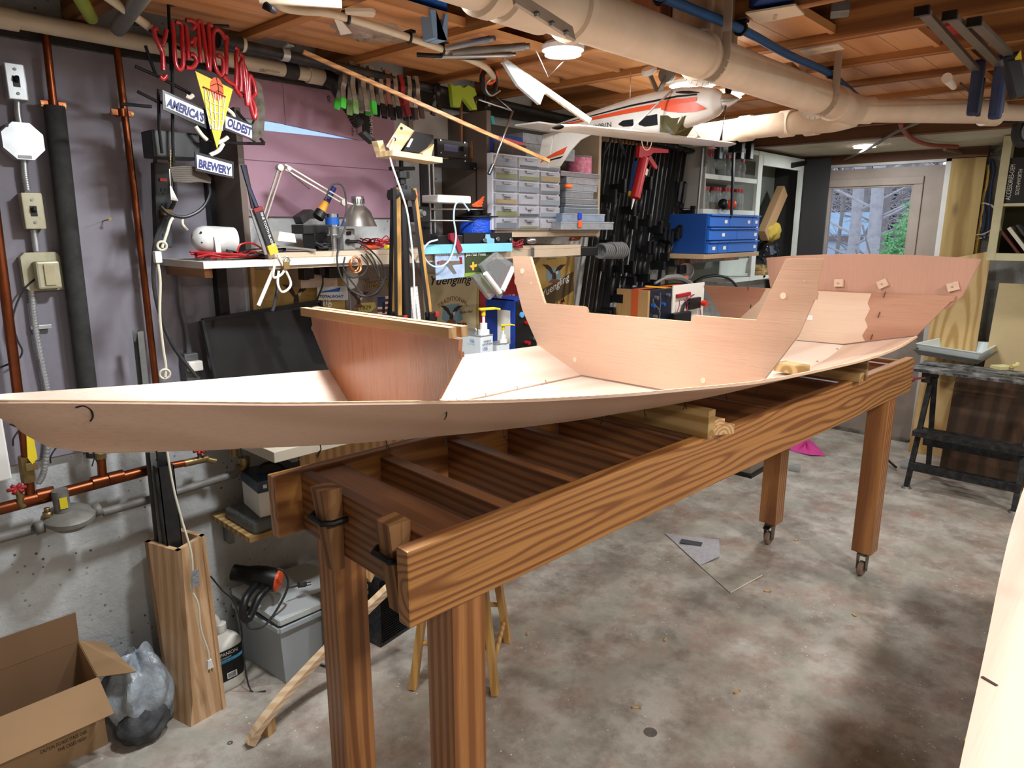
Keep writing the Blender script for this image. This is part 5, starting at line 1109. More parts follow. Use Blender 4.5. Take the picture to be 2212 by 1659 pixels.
dmats=[plain('dc%d'%i,c,.6)for i,c in enumerate(('#5f6670','#3f454d','#6f7550','#8a7a58','#77808c','#93939a'))]
M_dfront=plain('drawer_front','#b5b8c2',.25,trans=.35,ior=1.1)
for r_ in range(6):
 for c_ in range(3):
  X_=xa+.003+c_*dw;Z_=za+.003+r_*dh
  m=MB();m.bb(X_+.004,X_+dw-.004,2.118,2.1295,Z_+.003,Z_+dh-.005,b=.002);dr_=part('drawer',m,M_dfront,g)
  m=MB();m.lathe([(0,-.012),(.022,-.010),(.024,0)],(X_+dw/2,2.1178,Z_+dh-.010),(0,0,1),16,sx=1.0)
  m=MB();m.bb(X_+dw*.3,X_+dw*.7,2.108,2.1175,Z_+dh-.012,Z_+dh-.008,b=.001);m.bb(X_+dw*.33,X_+dw*.67,2.110,2.112,Z_+dh-.018,Z_+dh-.011)
  h_=part('drawer_pull',m,M_clear2,dr_)
  m=MB();hh=rr.uniform(.2,.75)
  m.bb(X_+.010,X_+dw-.010,2.1165,2.1178,Z_+.005,Z_+.005+(dh-.02)*hh,b=.0003);part('drawer_contents',m,rr.choice(dmats),dr_)
for(c_,r_,s)in((0,5,'3D'),(0,4,'PVC'),(0,2,'SERVO'),(0,1,'MOTOR'),(1,1,'M3'),(1,0,'PINS')):
 text(s,M_ink,(xa+.003+c_*dw+dw*.5,2.1158,za+.003+r_*dh+dh*.4),(1,0,0),(0,0,1),g,h=.011,align='CENTER')
org=[(1212,478,1325,495,'#a8adb4',2.06),(1215,460,1306,478,'#9fb0c8',2.08),(1219,447,1292,460,'#7f8a94',2.10),(1221,440,1292,447,'#7a8590',2.105),(1222,427,1289,440,'#8f9296',2.11),(1222,411,1282,427,'#9a9da4',2.115),(1222,396,1290,411,'#aeb2ba',2.12),(1224,381,1293,396,'#b4b6bc',2.12),(1212,368,1296,381,'#9d979c',2.12)]
nm_=['clear flat organiser box at the bottom of the stack with orange latch','clear compartment box with blue latch, second from the bottom','grey case, third from the bottom of the organiser stack','thin grey case above the third one of the organiser stack','clear box with yellow and green pieces in the middle of the organiser stack','narrow clear box above the middle of the organiser stack','clear ribbed organiser box in the upper half of the stack','clear organiser box second from the top of the stack','pinkish clear organiser box on top of the stack, under the pink jar']
zprev=1.613
for(x0_,y0,x1_,y1,col,Y),lb in zip(org,nm_):
 a,c=at(x0_,y0,Y=Y),at(x1_,y1,Y=Y);g=thing('organiser_box',lb,'organiser',((a.x+c.x)/2,Y+.1,zprev),group='stack of clear organiser boxes')
 zt_=max(a.z,zprev+.012)
 m=MB();m.bb(a.x,c.x,Y,Y+.18,zprev,zt_-.0006,b=.003);part('box_body',m,plain('org'+col[1:]+str(y0),col,.25,trans=.35,ior=1.1,dirt=.5,dscale=45,dcol='#5c6068'),g)
 m=MB();m.bb(a.x-.001,c.x+.001,Y-.002,Y-.0003,zt_-.006,zt_-.002);part('lid_edge',m,M_clear2,g)
 if y0 in(478,460):
  m=MB();l0=at(1249,y0,Y=Y-.004);m.bb(l0.x,l0.x+.028,Y-.006,Y-.0021,zt_-.028,zt_+.004,b=.001);part('latch',m,M_orange if y0==478 else plain('latch_blue','#1f3fb0',.4),g)
 zprev=zt_
a,c=at(1248,335,Y=2.16),at(1281,368,Y=2.16);m=MB();m.cyl(((a.x+c.x)/2,2.2,zprev),((a.x+c.x)/2,2.2,a.z-.008),(c.x-a.x)/2,n=20);g=thing('pink_jar','clear jar of pink bits on top of the organiser stack','jar',((a.x+c.x)/2,2.2,zprev));part('jar_contents',m,plain('pink_bits','#b85a78',.5,dirt=.6,dscale=60,dcol='#d8b4c0'),g)
m=MB();m.cyl(((a.x+c.x)/2,2.2,a.z-.007),((a.x+c.x)/2,2.2,a.z),(c.x-a.x)/2+.002,n=20);part('jar_lid',m,M_clear,g)
for i,(x0_,y0,x1_,y1,lb)in enumerate(((1128,308,1242,330,'long clear organiser box on the parts cabinet, behind the tail of the model plane'),(1130,286,1180,308,'small clear organiser box on top of the long one'))):
 a,c=at(x0_,y0,Y=2.14),at(x1_,y1,Y=2.14);zb0=zb_+.0005 if i==0 else zkeep;m=MB();m.bb(a.x,c.x,2.14,2.27,zb0,a.z,b=.003);zkeep=a.z+.0005;solo('organiser_box',m,plain('orgt%d'%i,'#a9b0b8',.25,trans=.4,ior=1.1,dirt=.5,dscale=40,dcol='#5c6068'),lb,'organiser',group='stack of clear organiser boxes')
q0,q1=at(1065,300,Y=2.14),at(1136,336,Y=2.14);m=MB();m.bb(q0.x,q1.x,2.14,2.26,zb_+.0005,at(1070,288,Y=2.14).z,b=.02);g=thing('tool_pouch','blue, red and black fabric pouch on top of the parts cabinet','pouch',(q0.x,2.2,zb_));part('pouch_body',m,plain('blue_fabric','#23357c',.85),g)
m=MB();zz=at(1070,288,Y=2.13).z;m.bar((q0.x+.005,2.137,zz-.012),(q1.x-.01,2.137,zz-.03),.004,.016,b=.001);part('red_stripe',m,M_red,g);m=MB();m.bb(q0.x+.002,q1.x-.004,2.134,2.1395,zb_+.001,zb_+.045,b=.001);part('black_bottom',m,M_rubber,g)
m=MB();q=at(1228,402,Y=2.09);m.sphere(q,.028,14,(1,.5,.42));solo('orange_toy_float',m,plain('orange_float','#e8742c',.4),'orange plug-shaped piece between drawers and organiser stack','float')
rr=random.Random(31)
def wires(name,label,c,r,col,n,zs=.4,seed=1,rad=.0022):
 rq=random.Random(seed);m=MB();c=V(c)
 for k in range(n):
  a=rq.uniform(0,6);P=[]
  for i in range(6):
   a+=rq.uniform(.4,1.4);rr_=rq.uniform(.3,1);P.append(c+V((r*rr_*math.cos(a),r*.4*rr_*math.sin(a),r*zs*rq.uniform(-.2,1)*rr_)))
  m.tube(P,rad,5,smooth_n=4)
 return solo(name,m,col,label,'wires',stuff=True)
wires('wire_bundle','tangle of dark red wires right of the printer base',at(1118,533,Y=2.09),.04,plain('dark_red_wire','#8f2430',.5),9,.9,3)
wires('copper_wire_bundle','bundle of orange copper wire on the right end of the upper bench',(at(1242,518,Y=2.16).x,2.16,BZ+.02),.05,plain('copper_wire2','#a85a34',.4,metal=.5),8,.5,4)
g=thing('chrome_hinge','chrome hinge bracket hanging over the bench edge under the drawers','hinge',at(1148,540,Y=2.08));m=MB();q=at(1148,525,Y=2.09);m.sphere(q+V((0,0,.01)),.03,14,(1,.5,.5));part('hinge_cup',m,M_steel,g);m=MB();q=at(1150,542,Y=2.088);m.bb(q.x-.012,q.x+.012,2.085,2.0905,q.z-.025,q.z+.018,b=.002);part('hinge_plate',m,M_steel,g)
for k in range(10):
 pass
g=thing('grey_hose_coil','coiled ribbed grey hose hanging at the right end of the upper bench','hose',at(1320,560,Y=2.12))
m=MB()
for k in range(5):
 q=at(1297+k*4.2,542,Y=2.15);m.torus(q,(1,.25,0),.036,.0055,20,8)
for k in range(6):
 q=at(1318+k*4.6,541,Y=2.15);m.torus(q,(1,.25,0),.040,.0058,20,8)
part('hose_coils',m,plain('grey_hose','#6d6f71',.6),g)
m=MB();pxb(m,1250,534,1292,552,2.14,.12,.004);solo('black_case',m,M_black,'black plastic case left of the coiled grey hose','case')
g=thing('desk_lamp','silver bell-shaped desk lamp on a spring arm in front of the pink foam','lamp',at(565,470,Y=2.3));YL=2.17
M_lamp=plain('brushed_silver','#aeaaa4',.33,metal=.85,dirt=.15)
M_arm=plain('lamp_arm','#c9c3ba',.4,metal=.4)
ap=at(775,424,Y=YL);bt=at(775,489,Y=YL);H_=ap.z-bt.z
m=MB();m.lathe([(.0,H_),(.020,H_),(.0225,H_-.004),(.0225,H_-.033),(.030,H_-.038),(.046,H_-.055),(.058,.018),(.066,0),(.063,0),(.05,.03)],bt,(0,0,1),40);sh_=part('lamp_shade',m,M_lamp,g)
m=MB()
for k in range(8):
 a=PI+PI*(k+.5)/8;c=bt+V((.0226*math.cos(a),.0226*math.sin(a),H_-.018));m.box(c,(.0024,.0024,.018))
part('vent_slots',m,M_black,sh_)
j0,j1,j2=at(606,362,Y=2.22),at(742,437,Y=YL),at(770,443,Y=YL)
for dz in(-.006,.010):m=MB();m.bar(at(616,362,Y=2.22)+V((0,0,dz)),j1+V((0,0,dz)),.006,.005);part('upper_arm',m,M_arm,g)
bs=at(568,480,Y=2.27)
for dx in(-.007,.007):m=MB();m.bar(at(606,362,Y=2.22)+V((dx,0,0)),bs+V((dx,0,0)),.006,.005,up=(1,0,0));part('lower_arm',m,M_arm,g)
m=MB();m.cyl(j1+V((0,-.008,0)),j1+V((0,.008,0)),.012);m.cyl(j1,j2,.004,n=10);m.cyl(j2+V((-.004,-.006,.006)),j2+V((-.004,-.006,.018)),.005,n=8);part('lamp_joint',m,M_arm,g)
m=MB();m.cyl(at(606,362,Y=2.22)+V((-.004,-.01,0)),at(606,362,Y=2.22)+V((-.004,.01,0)),.011);m.cyl(at(622,364,Y=2.22)+V((0,-.01,0)),at(622,364,Y=2.22)+V((0,.01,0)),.008);part('elbow_joint',m,M_arm,g)
m=MB();S0,S1_=at(622,370,Y=2.215),at(668,408,Y=2.2);P=[]
for i in range(120):
 t=i/119;c=S0.lerp(S1_,t);P.append(c+V((.0035*math.cos(i*1.1),.0035*math.sin(i*1.1),0)))
m.tube(P,.0009,4);part('spring',m,M_steel,g)
m=MB();m.cyl((bs.x,bs.y,BZ),(bs.x,bs.y,bs.z),.012);m.cyl((bs.x,bs.y,BZ+.0005),(bs.x,bs.y,BZ+.012),.04);part('lamp_base',m,M_arm,g)
g=thing('soldering_station','grey soldering station with small display under the lamp shade','soldering station',at(765,535,Y=2.2))
m=MB();a,c=at(741,494,Y=2.17),at(768,535,Y=2.17);m.bb(a.x,c.x,2.17,2.32,BZ+.0005,a.z,b=.003);part('housing',m,plain('station_grey','#9b9c9c',.5,dirt=.2),g)
m=MB();pxb(m,748,500,759,508,2.1685,.001);part('display',m,plain('dark_display','#2a1a22',.3),g);m=MB();q=at(752,522,Y=2.168);m.cyl(q,q+V((.03,-.03,0)),.006,n=12);m.cyl(q+V((-.002,0,0)),q+V((-.003,-.006,0)),.010,n=14);part('iron_socket',m,M_black,g)
text('HAKKO 936',M_ink,at(747,497,Y=2.1692),(1,0,0),(0,0,1),g,h=.004)
m=MB();P=[at(x,y,Y=2.08)for x,y in((772,522),(800,540),(825,570),(832,600),(815,630),(790,640),(760,628),(738,600),(728,560),(735,520),(748,480),(746,420),(735,398),(715,402),(703,432))];m.tube(P,.0032,8,smooth_n=6);part('iron_cord',m,M_rubber,g)
g=thing('soldering_iron','soldering iron with blue and yellow grip resting in a black holder','soldering iron',at(700,460,Y=2.22));m=MB();m.cyl(at(722,405,Y=2.22),at(705,436,Y=2.22),.009,.012);part('blue_grip',m,plain('navy','#252a6a',.5),g);m=MB();m.cyl(at(704,437,Y=2.22),at(694,456,Y=2.22),.012,.016);part('yellow_collar',m,plain('amber','#d8962c',.45),g)
m=MB();m.cyl(at(694,457,Y=2.22),at(686,470,Y=2.22),.02,.022);part('holder_funnel',m,M_black,g)
m=MB();P=[at(x,y,Y=2.22)for x,y in((648,468),(672,452),(688,460),(655,484))];m.prism(P,(0,.05,0));a,c=at(648,485,Y=2.22),at(712,505,Y=2.22);m.bb(a.x,c.x,2.2,2.28,c.z,a.z,b=.003);a,c=at(672,505,Y=2.22),at(708,535,Y=2.22);m.bb(a.x,c.x,2.2,2.28,BZ+.0005,a.z,b=.003);solo('iron_stand',m,M_black,'black plastic iron stand and power supply left of the soldering station','stand')
m=MB();q=at(725,488,Y=2.2);c0=V((q.x,2.22,0));zt=at(725,462,Y=2.2).z
g=thing('putty_tin','small round tin with blue label on the black stand','tin',(q.x,2.22,q.z));m.cyl((q.x,2.22,q.z),(q.x,2.22,zt),.024,n=24);part('tin_body',m,M_steel,g);m=MB();m.lathe([(.0243,.004),(.0246,.004),(.0246,.03),(.0243,.03)],(q.x,2.22,q.z),(0,0,1),24);part('blue_label',m,M_blue,g)
q=at(722,540,Y=2.15);g=thing('solder_spool','spool of silver solder standing on the bench under the tin','spool',(q.x,2.15,BZ));m=MB();m.lathe([(0,0),(.022,0),(.022,.003),(.010,.004),(.010,.05),(.024,.052),(.024,.055),(.020,.056),(.020,.078),(.024,.079),(.024,.082),(0,.082)],(q.x,2.15,BZ+.0005),(0,0,1),24);part('solder_wire',m,M_steel,g)
m=MB();P=[at(x,y,Y=2.2)for x,y in((600,520),(604,500),(636,505),(640,524))];m.prism(P,(0,.05,0));solo('paper_box',m,M_lbl,'small cream paper label box on the bench left of the iron stand','box')
m=MB();a=at(610,538,Y=2.14);c=at(675,543,Y=2.14);m.bar((a.x,2.18,BZ+.02),(c.x+.0,2.14,BZ+.006),.12,.006);solo('aluminium_tray',m,M_steel,'thin silver tray edge lying on the bench under the paper box','tray')
for(lb,x0_,y0,x1_,y1,cl,xt)in(('hacksaw blade pack with red top hanging left of the desk lamp',556,448,582,548,'#26262a',0),('second blade pack in grey sleeve beside the red-topped one',548,450,570,548,'#8a888a',1)):
 Y=2.075+.012*xt;A_=at(x0_,y0,Y=Y);B_=at(x1_+10,y1,Y=Y);g=thing('blade_pack',lb,'blade pack',B_)
 m=MB();m.bar(A_,B_,.028,.006,up=(0,1,0));part('pack_sleeve',m,plain('sleeve%d'%xt,cl,.4),g)
 m=MB();tp=at(524+xt*4,357,Y=2.12);
 m.tube([A_+V((0,.003,0)),at(538,405,Y=2.1),tp],.0065,6,smooth_n=4);part('blade_strip',m,plain('navy_blade%d'%xt,'#1c2440' if xt==0 else '#2c231e',.5),g)
 d=(B_-A_);m=MB();m.bar(A_+d*.80,A_+d*1.0,.030,.008,up=(0,1,0));part('yellow_tip',m,plain('yel2','#d8a82c',.5),g)if xt==0 else None
 m=MB();m.bar(A_,A_+d*.08,.030,.008,up=(0,1,0));part('red_top',m,M_maroon,g)if xt==0 else None
 if xt==0:
  r_=d.normalized();text('FINE TOOTH BLADES',M_lbl,A_+d*.12+V((0,-.0045,0)),r_,V((0,-1,0)).cross(r_),g,h=.008)
g=thing('padlock','brass padlock hanging from the corner of the bench','padlock',at(620,585,Y=2.08));m=MB();pxb(m,613,564,627,582,2.075,.014,.002);part('lock_body',m,M_brass,g);m=MB();q=at(619,562,Y=2.082);m.torus(q,(0,1,0),.010,.003,16,8);part('shackle',m,M_steel,g)
g=thing('hanging_cable','white and grey cables hanging in loops from the bench corner','cable',at(610,620,Y=2.08));m=MB()
for P in([(600,550),(615,580),(628,610),(622,625),(608,630),(600,612),(602,585)],[(596,560),(590,590),(594,600),(612,588),(616,560)]):m.tube([at(x,y,Y=2.085)for x,y in P],.004,8,smooth_n=5)
part('cable_loops',m,M_lbl,g)
m=MB();m.tube([at(x,y,Y=2.10)for x,y in((590,585),(575,620),(558,660))],.006,8,smooth_n=4);solo('white_stick',m,M_lbl,'white caulked stick leaning under the corner of the white shelf','stick')
m=MB();m.tube([at(x,y,Y=2.12)for x,y in((600,585),(600,620),(592,660),(588,672))],.0055,8,smooth_n=4);solo('thick_cable',m,M_rubber,'thick black cord hanging in front of the half-hidden tan sign','cord')
g=thing('copper_coil','coil of bare copper wire hanging on the bench front under the lamp','wire coil',at(768,590,Y=2.06));m=MB();q=at(768,572,Y=2.075)
rq=random.Random(5)
for k in range(7):m.torus(q+V((rq.uniform(-.003,.003),rq.uniform(-.006,.006),rq.uniform(-.003,.003))),(rq.uniform(-.15,.15),1,rq.uniform(-.15,.15)),.026+rq.uniform(-.003,.003),.0012,28,5,sx=.82)
part('wire_loops',m,plain('bright_copper','#c87848',.3,metal=.8),g)
g=thing('black_cable_coil','loops of black cable hanging behind the copper coil','cable',at(790,620,Y=2.08));m=MB()
for P in([(745,555),(742,580),(760,600),(785,592),(795,570),(780,550)],[(790,548),(805,570),(820,600),(812,570),(800,548)],[(750,595),(765,615),(790,640),(820,630),(826,600)],[(748,590),(752,620),(757,660),(757,690)]):m.tube([at(x,y,Y=2.088)for x,y in P],.0028,6,smooth_n=6)
part('cable_loops',m,M_rubber,g)
wires('wire_pile','pile of red and black wires lying on the bench between lamp and tripod',(at(820,530,Y=2.2).x,2.2,BZ+.01),.11,M_red,10,.45,6)
wires('black_wire_pile','pile of black wires under the desk lamp',(at(700,533,Y=2.2).x,2.18,BZ+.008),.05,M_rubber,12,.5,7,.003)
rr=random.Random(77)
for k,(x,y,lb)in enumerate(((842,533,'yellow screwdriver handle on the bench beside the tripod'),(800,520,'orange terminal block on the wire pile'))):
 m=MB();q=at(x,y,Y=2.14);m.cyl((q.x-.02,2.14,BZ+.009),(q.x+.03,2.15,BZ+.009),.008,n=10);solo('hand_tool',m,M_yel if k==0 else M_orange,lb,'tool')
g=thing('floodlight','white bullet-shaped plastic floodlight on the white shelf at left','floodlight',at(455,570,Y=2.2));q0,q1=at(415,515,Y=2.2),at(500,522,Y=2.2)
d=(q1-q0).normalized();m=MB();L_=(q1-q0).length
m.lathe([(0,-.004),(.02,0),(.034,.012),(.041,.03),(.043,.06),(.045,L_-.004),(.045,L_),(.041,L_),(.039,.04),(0,.03)],q0+V((.004,0,0)),d,32);part('lamp_housing',m,plain('white_enamel','#cfd0ce',.35,dirt=.12),g)
for(dx,dz)in((.006,.018),(.006,-.012)):m=MB();c=q0+V((dx+.010,-.030,dz));m.sphere(c,.0035,8);part('vent_hole',m,M_black,g)
m=MB();c=q0+d*.055;m.bar(c+V((0,-.047,.012)),c+V((.004,-.047,-.062)),.016,.003,up=(0,1,0));m.bar(c+V((0,-.048,-.062)),c+V((0,.03,-.062)),.016,.003);part('mount_bracket',m,plain('white_enamel2','#cfd0ce',.35),g)
m=MB();m.tube([at(x,y,Y=2.2)for x,y in((405,497),(395,485),(392,470))]+[at(372,472,Y=2.12),at(360,505,Y=2.1),at(350,535,Y=2.1)],.004,8,smooth_n=5);part('lamp_cord',m,plain('cream_cord2','#cfc9b4',.5),g)
g=thing('cord_switch','white in-line socket knotted on the hanging cream cord','socket',at(344,565,Y=2.1));m=MB();pxb(m,334,543,352,568,2.09,.02,.004);part('socket_body',m,M_white,g);m=MB();m.torus(at(350,531,Y=2.1),(.3,1,.2),.012,.0035,16,8);part('knot',m,plain('cream_cord3','#cfc9b4',.5),g)
m=MB();m.tube([at(x,y,Y=2.1)for x,y in((341,568),(346,610),(345,680),(352,750),(358,790),(357,815))],.0042,8,smooth_n=5);m.torus(at(356,808,Y=2.1),(.2,1,.1),.014,.0035,16,8);part('hanging_cord',m,plain('cream_cord4','#cfc9b4',.5),g)
wires('test_lead_pile','pile of red and black test leads on the white shelf below the floodlight',(1.02,2.16,zt and 1.533),.13,M_red,13,.16,12,.003)
wires('black_lead_pile','black leads tangled with the red ones on the white shelf',(1.10,2.15,1.536),.12,M_black,9,.2,13,.0025)
m=MB();P=[at(x,y,Y=2.12)for x,y in((512,545),(520,528),(545,526),(568,540),(575,560),(560,572))];m.tube(P,.003,6,smooth_n=5);solo('red_lead',m,M_red,'single red test lead arching above the lead pile','wire')
g=thing('tripod','black and wood-toned tripod on the lower bench in front of the upper bench','tripod',(1.6,2.02,LZB))
YT=2.0;top=at(868,400,Y=YT);
m=MB();m.cyl(top+V((0,0,.13)),top,.008);m.cyl(top,(top.x,YT,LZB+.12),.019,n=20);part('centre_column',m,M_black,g)
m=MB();a,c=at(840,409,Y=YT),at(888,433,Y=YT);m.lathe([(.0,0),(.05,0),(.055,.012),(.05,.034),(0,.036)],(top.x,YT,c.z),(0,0,1),6);part('tripod_shoulder',m,M_black,g)
m=MB();q=at(868,385,Y=YT);m.cyl(q+V((0,0,-.02)),q+V((0,0,.0)),.015,n=10);m.cyl(q+V((0,0,.0)),q+V((0,0,.022)),.027,n=16);m.bar(q+V((-.045,0,.03)),q+V((.05,0,.035)),.03,.012,b=.003);part('pan_head',m,M_black,g)
for i,(dx,dy)in enumerate(((-.046,-.035),(.052,-.035),(-.005,.05))):
 A_=V((top.x+dx*.75,YT+dy*.6,top.z-.01));foot=V((top.x+dx*2.1,YT+dy*2.0,LZB+.002));K_=A_.lerp(foot,.55)
 m=MB();m.bar(A_,K_,.018,.012,up=(dx,dy,0),b=.002);part('upper_leg',m,wood('tripod_wood%d'%i,'#b08446','#8f6a34','Z',ring=20,dist=1,stretch=.1,rough=.35),g)
 m=MB();m.bar(A_+V((-.013,0,0)),K_+V((-.013,0,0)),.010,.012,up=(dx,dy,0));m.cyl(K_,foot,.010,n=12);m.box(K_,(.036,.03,.035),b=.005);m.sphere(foot+V((0,0,.012)),.014,10);part('lower_leg',m,M_black,g)
 m=MB();m.box(K_+V((.012,-.018,.008)),(.014,.01,.02),b=.003);part('leg_clip',m,M_redh,g)
 m=MB();m.bar(V((top.x,YT,top.z-.19)),A_.lerp(foot,.42),.007,.006);part('spreader',m,M_black,g)
m=MB();q=at(893,423,Y=YT);m.cyl(q,q+V((.012,-.006,0)),.017,n=20);part('red_knob',m,M_redh,g)
M_cradle=wood('cradle_wood','#e0c89e','#c9a878','X',ring=12,dist=2,stretch=.1,rough=.5,pore=.1)
g=thing('phone_cradle','pale wooden cradle screwed on the tripod, holding a black device','cradle',at(875,345,Y=YT))
m=MB();P=[at(x,y,Y=YT-.05)for x,y in((829,337),(938,356),(944,343),(935,330),(840,310))];a,b=at(830,332,Y=YT-.04),at(938,348,Y=YT-.04)
m.bar(a,b,.09,.018,b=.001);part('cradle_base',m,M_cradle,g)
m=MB();P=[at(x,y,Y=YT-.045)for x,y in((834,316),(857,333),(893,282),(866,265))];m.prism(P,(.01,.006,0));part('cradle_back',m,M_cradle,g)
m=MB();q=at(867,277,Y=YT-.046);m.cyl(q+V((0,-.002,0)),q+V((0,0,0)),.005,n=14);q=at(852,301,Y=YT-.046);m.cyl(q+V((0,-.002,0)),q,.006,n=14);part('cradle_holes',m,M_black,g)
m=MB();P=[at(x,y,Y=YT-.02)for x,y in((814,304),(824,335),(836,334),(827,303))];m.prism(P,(0,.03,0));part('cradle_stop',m,M_cradle,g);m=MB();P=[at(x,y,Y=YT-.05)for x,y in((912,330),(933,316),(938,311),(930,345),(922,343))];m.prism(P,(0,.03,0));part('cradle_stop',m,M_cradle,g)
g=thing('charger_device','black rectangular device with printed label in the wooden cradle','device',at(905,330,Y=YT));m=MB();P=[at(x,y,Y=YT-.035)for x,y in((872,325),(892,283),(936,292),(936,300),(914,331))];m.prism(P,(0,.022,0));part('device_body',m,M_black,g);m=MB();P=[at(x,y,Y=YT-.037)for x,y in((878,317),(888,299),(893,300),(884,318))];m.prism(P,(0,.001,0));part('device_label',m,M_lbl,g)
m=MB();P=[at(851,300,Y=YT-.05),at(843,325,Y=YT-.06),at(845,350,Y=YT-.06),at(862,400,Y=YT-.07),at(878,450,Y=YT-.07),at(886,500,Y=YT-.07),at(892,560,Y=YT-.07),at(895,620,Y=YT-.06),at(896,688,Y=YT-.06)];m.tube(P,.0032,8,smooth_n=6);solo('white_usb_cable',m,M_white,'white cable running down in front of the tripod from the cradle','cable')
m=MB();P=[at(x,y,Y=2.06)for x,y in((783,288),(790,283),(812,302),(808,310))];m.prism(P,(0,.03,0));solo('foam_block',m,M_insul,'small black foam piece left of the wooden cradle','foam')
g=thing('keyboard','silver keyboard standing on end behind the tripod legs','keyboard',at(885,700,Y=2.1));m=MB();P=[at(x,y,Y=2.12)for x,y in((862,625),(902,618),(915,735),(876,735))];m.prism(P,(0,.012,0));part('keyboard_base',m,plain('alu','#b9bcc0',.4,metal=.5),g);m=MB()
for i in range(12):
 for j in range(4):
  p=P[0].lerp(P[1],.14+j*.24).lerp(P[3].lerp(P[2],.14+j*.24),.05+i*.078);m.box(p+V((0,-.002,0)),(.014,.003,.016))
part('keys',m,M_white,g)
g=thing('neon_sign','unlit Yuengling neon beer sign with yellow basketball triangle, hanging at upper left','neon sign',(.95,2.05,1.75))
M_neon=plain('red_neon_tube','#a61c24',.22,coat=.5)
M_navy=plain('navy_letters','#1b2560',.5);M_tubew=plain('white_tube','#cfc9bd',.3)
def NP(x,y,d=0.0):
 p=at(x,y,Y=2.06);return V((p.x,2.06+d,p.z))
def neon(P,r=.0062):
 m=MB();m.tube([NP(x,y)for x,y in P],r,10,smooth_n=5);return part('neon_tube',m,M_neon,g)
def U(P):neon([(x/3.687,y/3.687)for x,y in P])
U([(1225,245),(1240,300),(1275,380),(1295,430),(1300,560)]);U([(1325,235),(1312,300),(1292,365)])
U([(1372,175),(1385,300),(1395,480),(1420,550),(1450,540),(1460,470),(1450,330),(1445,200),(1400,170)])
U([(1480,200),(1492,300),(1500,480)]);U([(1480,160),(1530,165),(1555,200),(1530,235)]);U([(1510,340),(1530,330),(1555,300),(1540,380)]);U([(1480,535),(1530,540),(1565,490),(1545,440),(1515,430)])
U([(1600,500),(1590,400),(1580,250),(1575,180),(1605,185),(1630,350),(1665,560),(1672,480),(1668,330),(1660,200),(1690,210)])
U([(1790,320),(1770,270),(1735,235),(1705,250),(1695,320),(1705,480),(1730,570),(1765,600),(1780,540),(1775,470),(1745,440),(1730,450)])
U([(1770,290),(1808,300),(1800,370),(1805,480),(1800,595)]);U([(1780,610),(1820,650),(1870,680),(1885,720),(1925,770)])
U([(1870,375),(1895,400),(1880,450),(1885,560),(1880,690)]);U([(1905,425),(1935,460),(1915,520),(1920,640),(1915,730)])
U([(1920,480),(1935,500),(1950,650),(1968,840),(1975,760),(1965,640),(1960,560),(1930,500)]);U([(2030,690),(2010,630),(1990,600),(1985,650),(1990,800),(2010,900),(2030,945),(2035,880),(2010,800),(1995,790)]);U([(2030,690),(2035,740),(2010,775),(1985,770)])
U([(1215,245),(1240,225),(1250,250)]);U([(1275,610),(1300,630),(1325,600)])
m=MB()
for P in([(330,60),(410,110),(500,170),(560,230)],[(372,5),(374,60),(378,150)],[(372,6),(436,5)],[(268,46),(334,49)],[(455,51),(503,53)],[(300,140),(345,160),(420,200)],[(305,195),(350,218),(400,226)],[(270,222),(335,228)],[(520,238),(580,308)],[(350,190),(352,280),(358,330)],[(380,100),(381,300),(383,350)],[(322,95),(330,120),(345,160)],[(440,300),(520,308),(580,309)]):
 m.tube([NP(x,y,.025)for x,y in P],.0045,8)
part('wire_frame',m,M_blackm,g)
def plate(P,mat,nm,d,t=.004):
 m=MB();m.prism([NP(x,y,d)for x,y in P],(0,t,0));return part(nm,m,mat,g)
def ntext(s,mat,x,y,x2,y2,h,d,**kw):
 o=NP(x,y,d);e=NP(x2,y2,d);r=e-o;w_=r.length;r.normalize();return text(s,mat,o,r,V((0,-1,0)).cross(r)*-1 if V((0,-1,0)).cross(r).z<0 else V((0,-1,0)).cross(r),g,w=w_,h=h,**kw)
M_clr=plain('smoky_plate','#23242a',.3)
for(P,Q,s,tx)in((((351,194),(444,236),(446,278),(352,236)),((356,202),(439,238),(441,268),(358,232)),"AMERICA'S",(358,230,438,265)),(((483,243),(546,268),(547,303),(484,280)),((486,250),(543,272),(544,299),(487,276)),'OLDEST',(489,273,541,295)),(((420,327),(505,350),(505,386),(423,369)),((424,334),(500,355),(501,381),(426,364)),'BREWERY',(428,362,498,379))):
 plate(P,M_clr,'name_plate',0.0);plate(Q,M_white,'plate_backing',-.0015,.001)
 ntext(s,M_navy,tx[0],tx[1],tx[2],tx[3],.026 if s!='BREWERY' else .024,-.0022,bold=.045)
plate(((418,155),(499,194),(465,322)),M_yel,'yellow_triangle',-.012,.003)
q=NP(464,191,-.0135);m=MB();m.lathe([(0,0),(.0215,0),(.0215,.0012),(0,.0012)],q,(0,-1,0),32,sx=.82,u=(1,0,0));
m=MB();P=[q+V((.019*math.cos(a),0,.031*math.sin(a)-.003))for a in[2*PI*i/28 for i in range(28)]];m.prism(P,(0,.001,0));part('basketball',m,M_orange,g)
m=MB();m.tube([q+V((0,-.0012,.028)),q+V((.004,-.0012,0)),q+V((0,-.0012,-.033))],.0008,4,smooth_n=4);m.tube([q+V((-.018,-.0012,.002)),q+V((0,-.0012,.010)),q+V((.018,-.0012,.004))],.0008,4,smooth_n=4);m.tube([q+V((-.014,-.0012,-.02)),q+V((0,-.0012,-.008)),q+V((.016,-.0012,-.014))],.0008,4,smooth_n=4);part('ball_seams',m,M_ink,g)
m=MB();m.cyl(NP(433,189,-.016),NP(482,211,-.016),.0018,n=6);part('hoop_rim',m,M_redh,g)
m=MB()
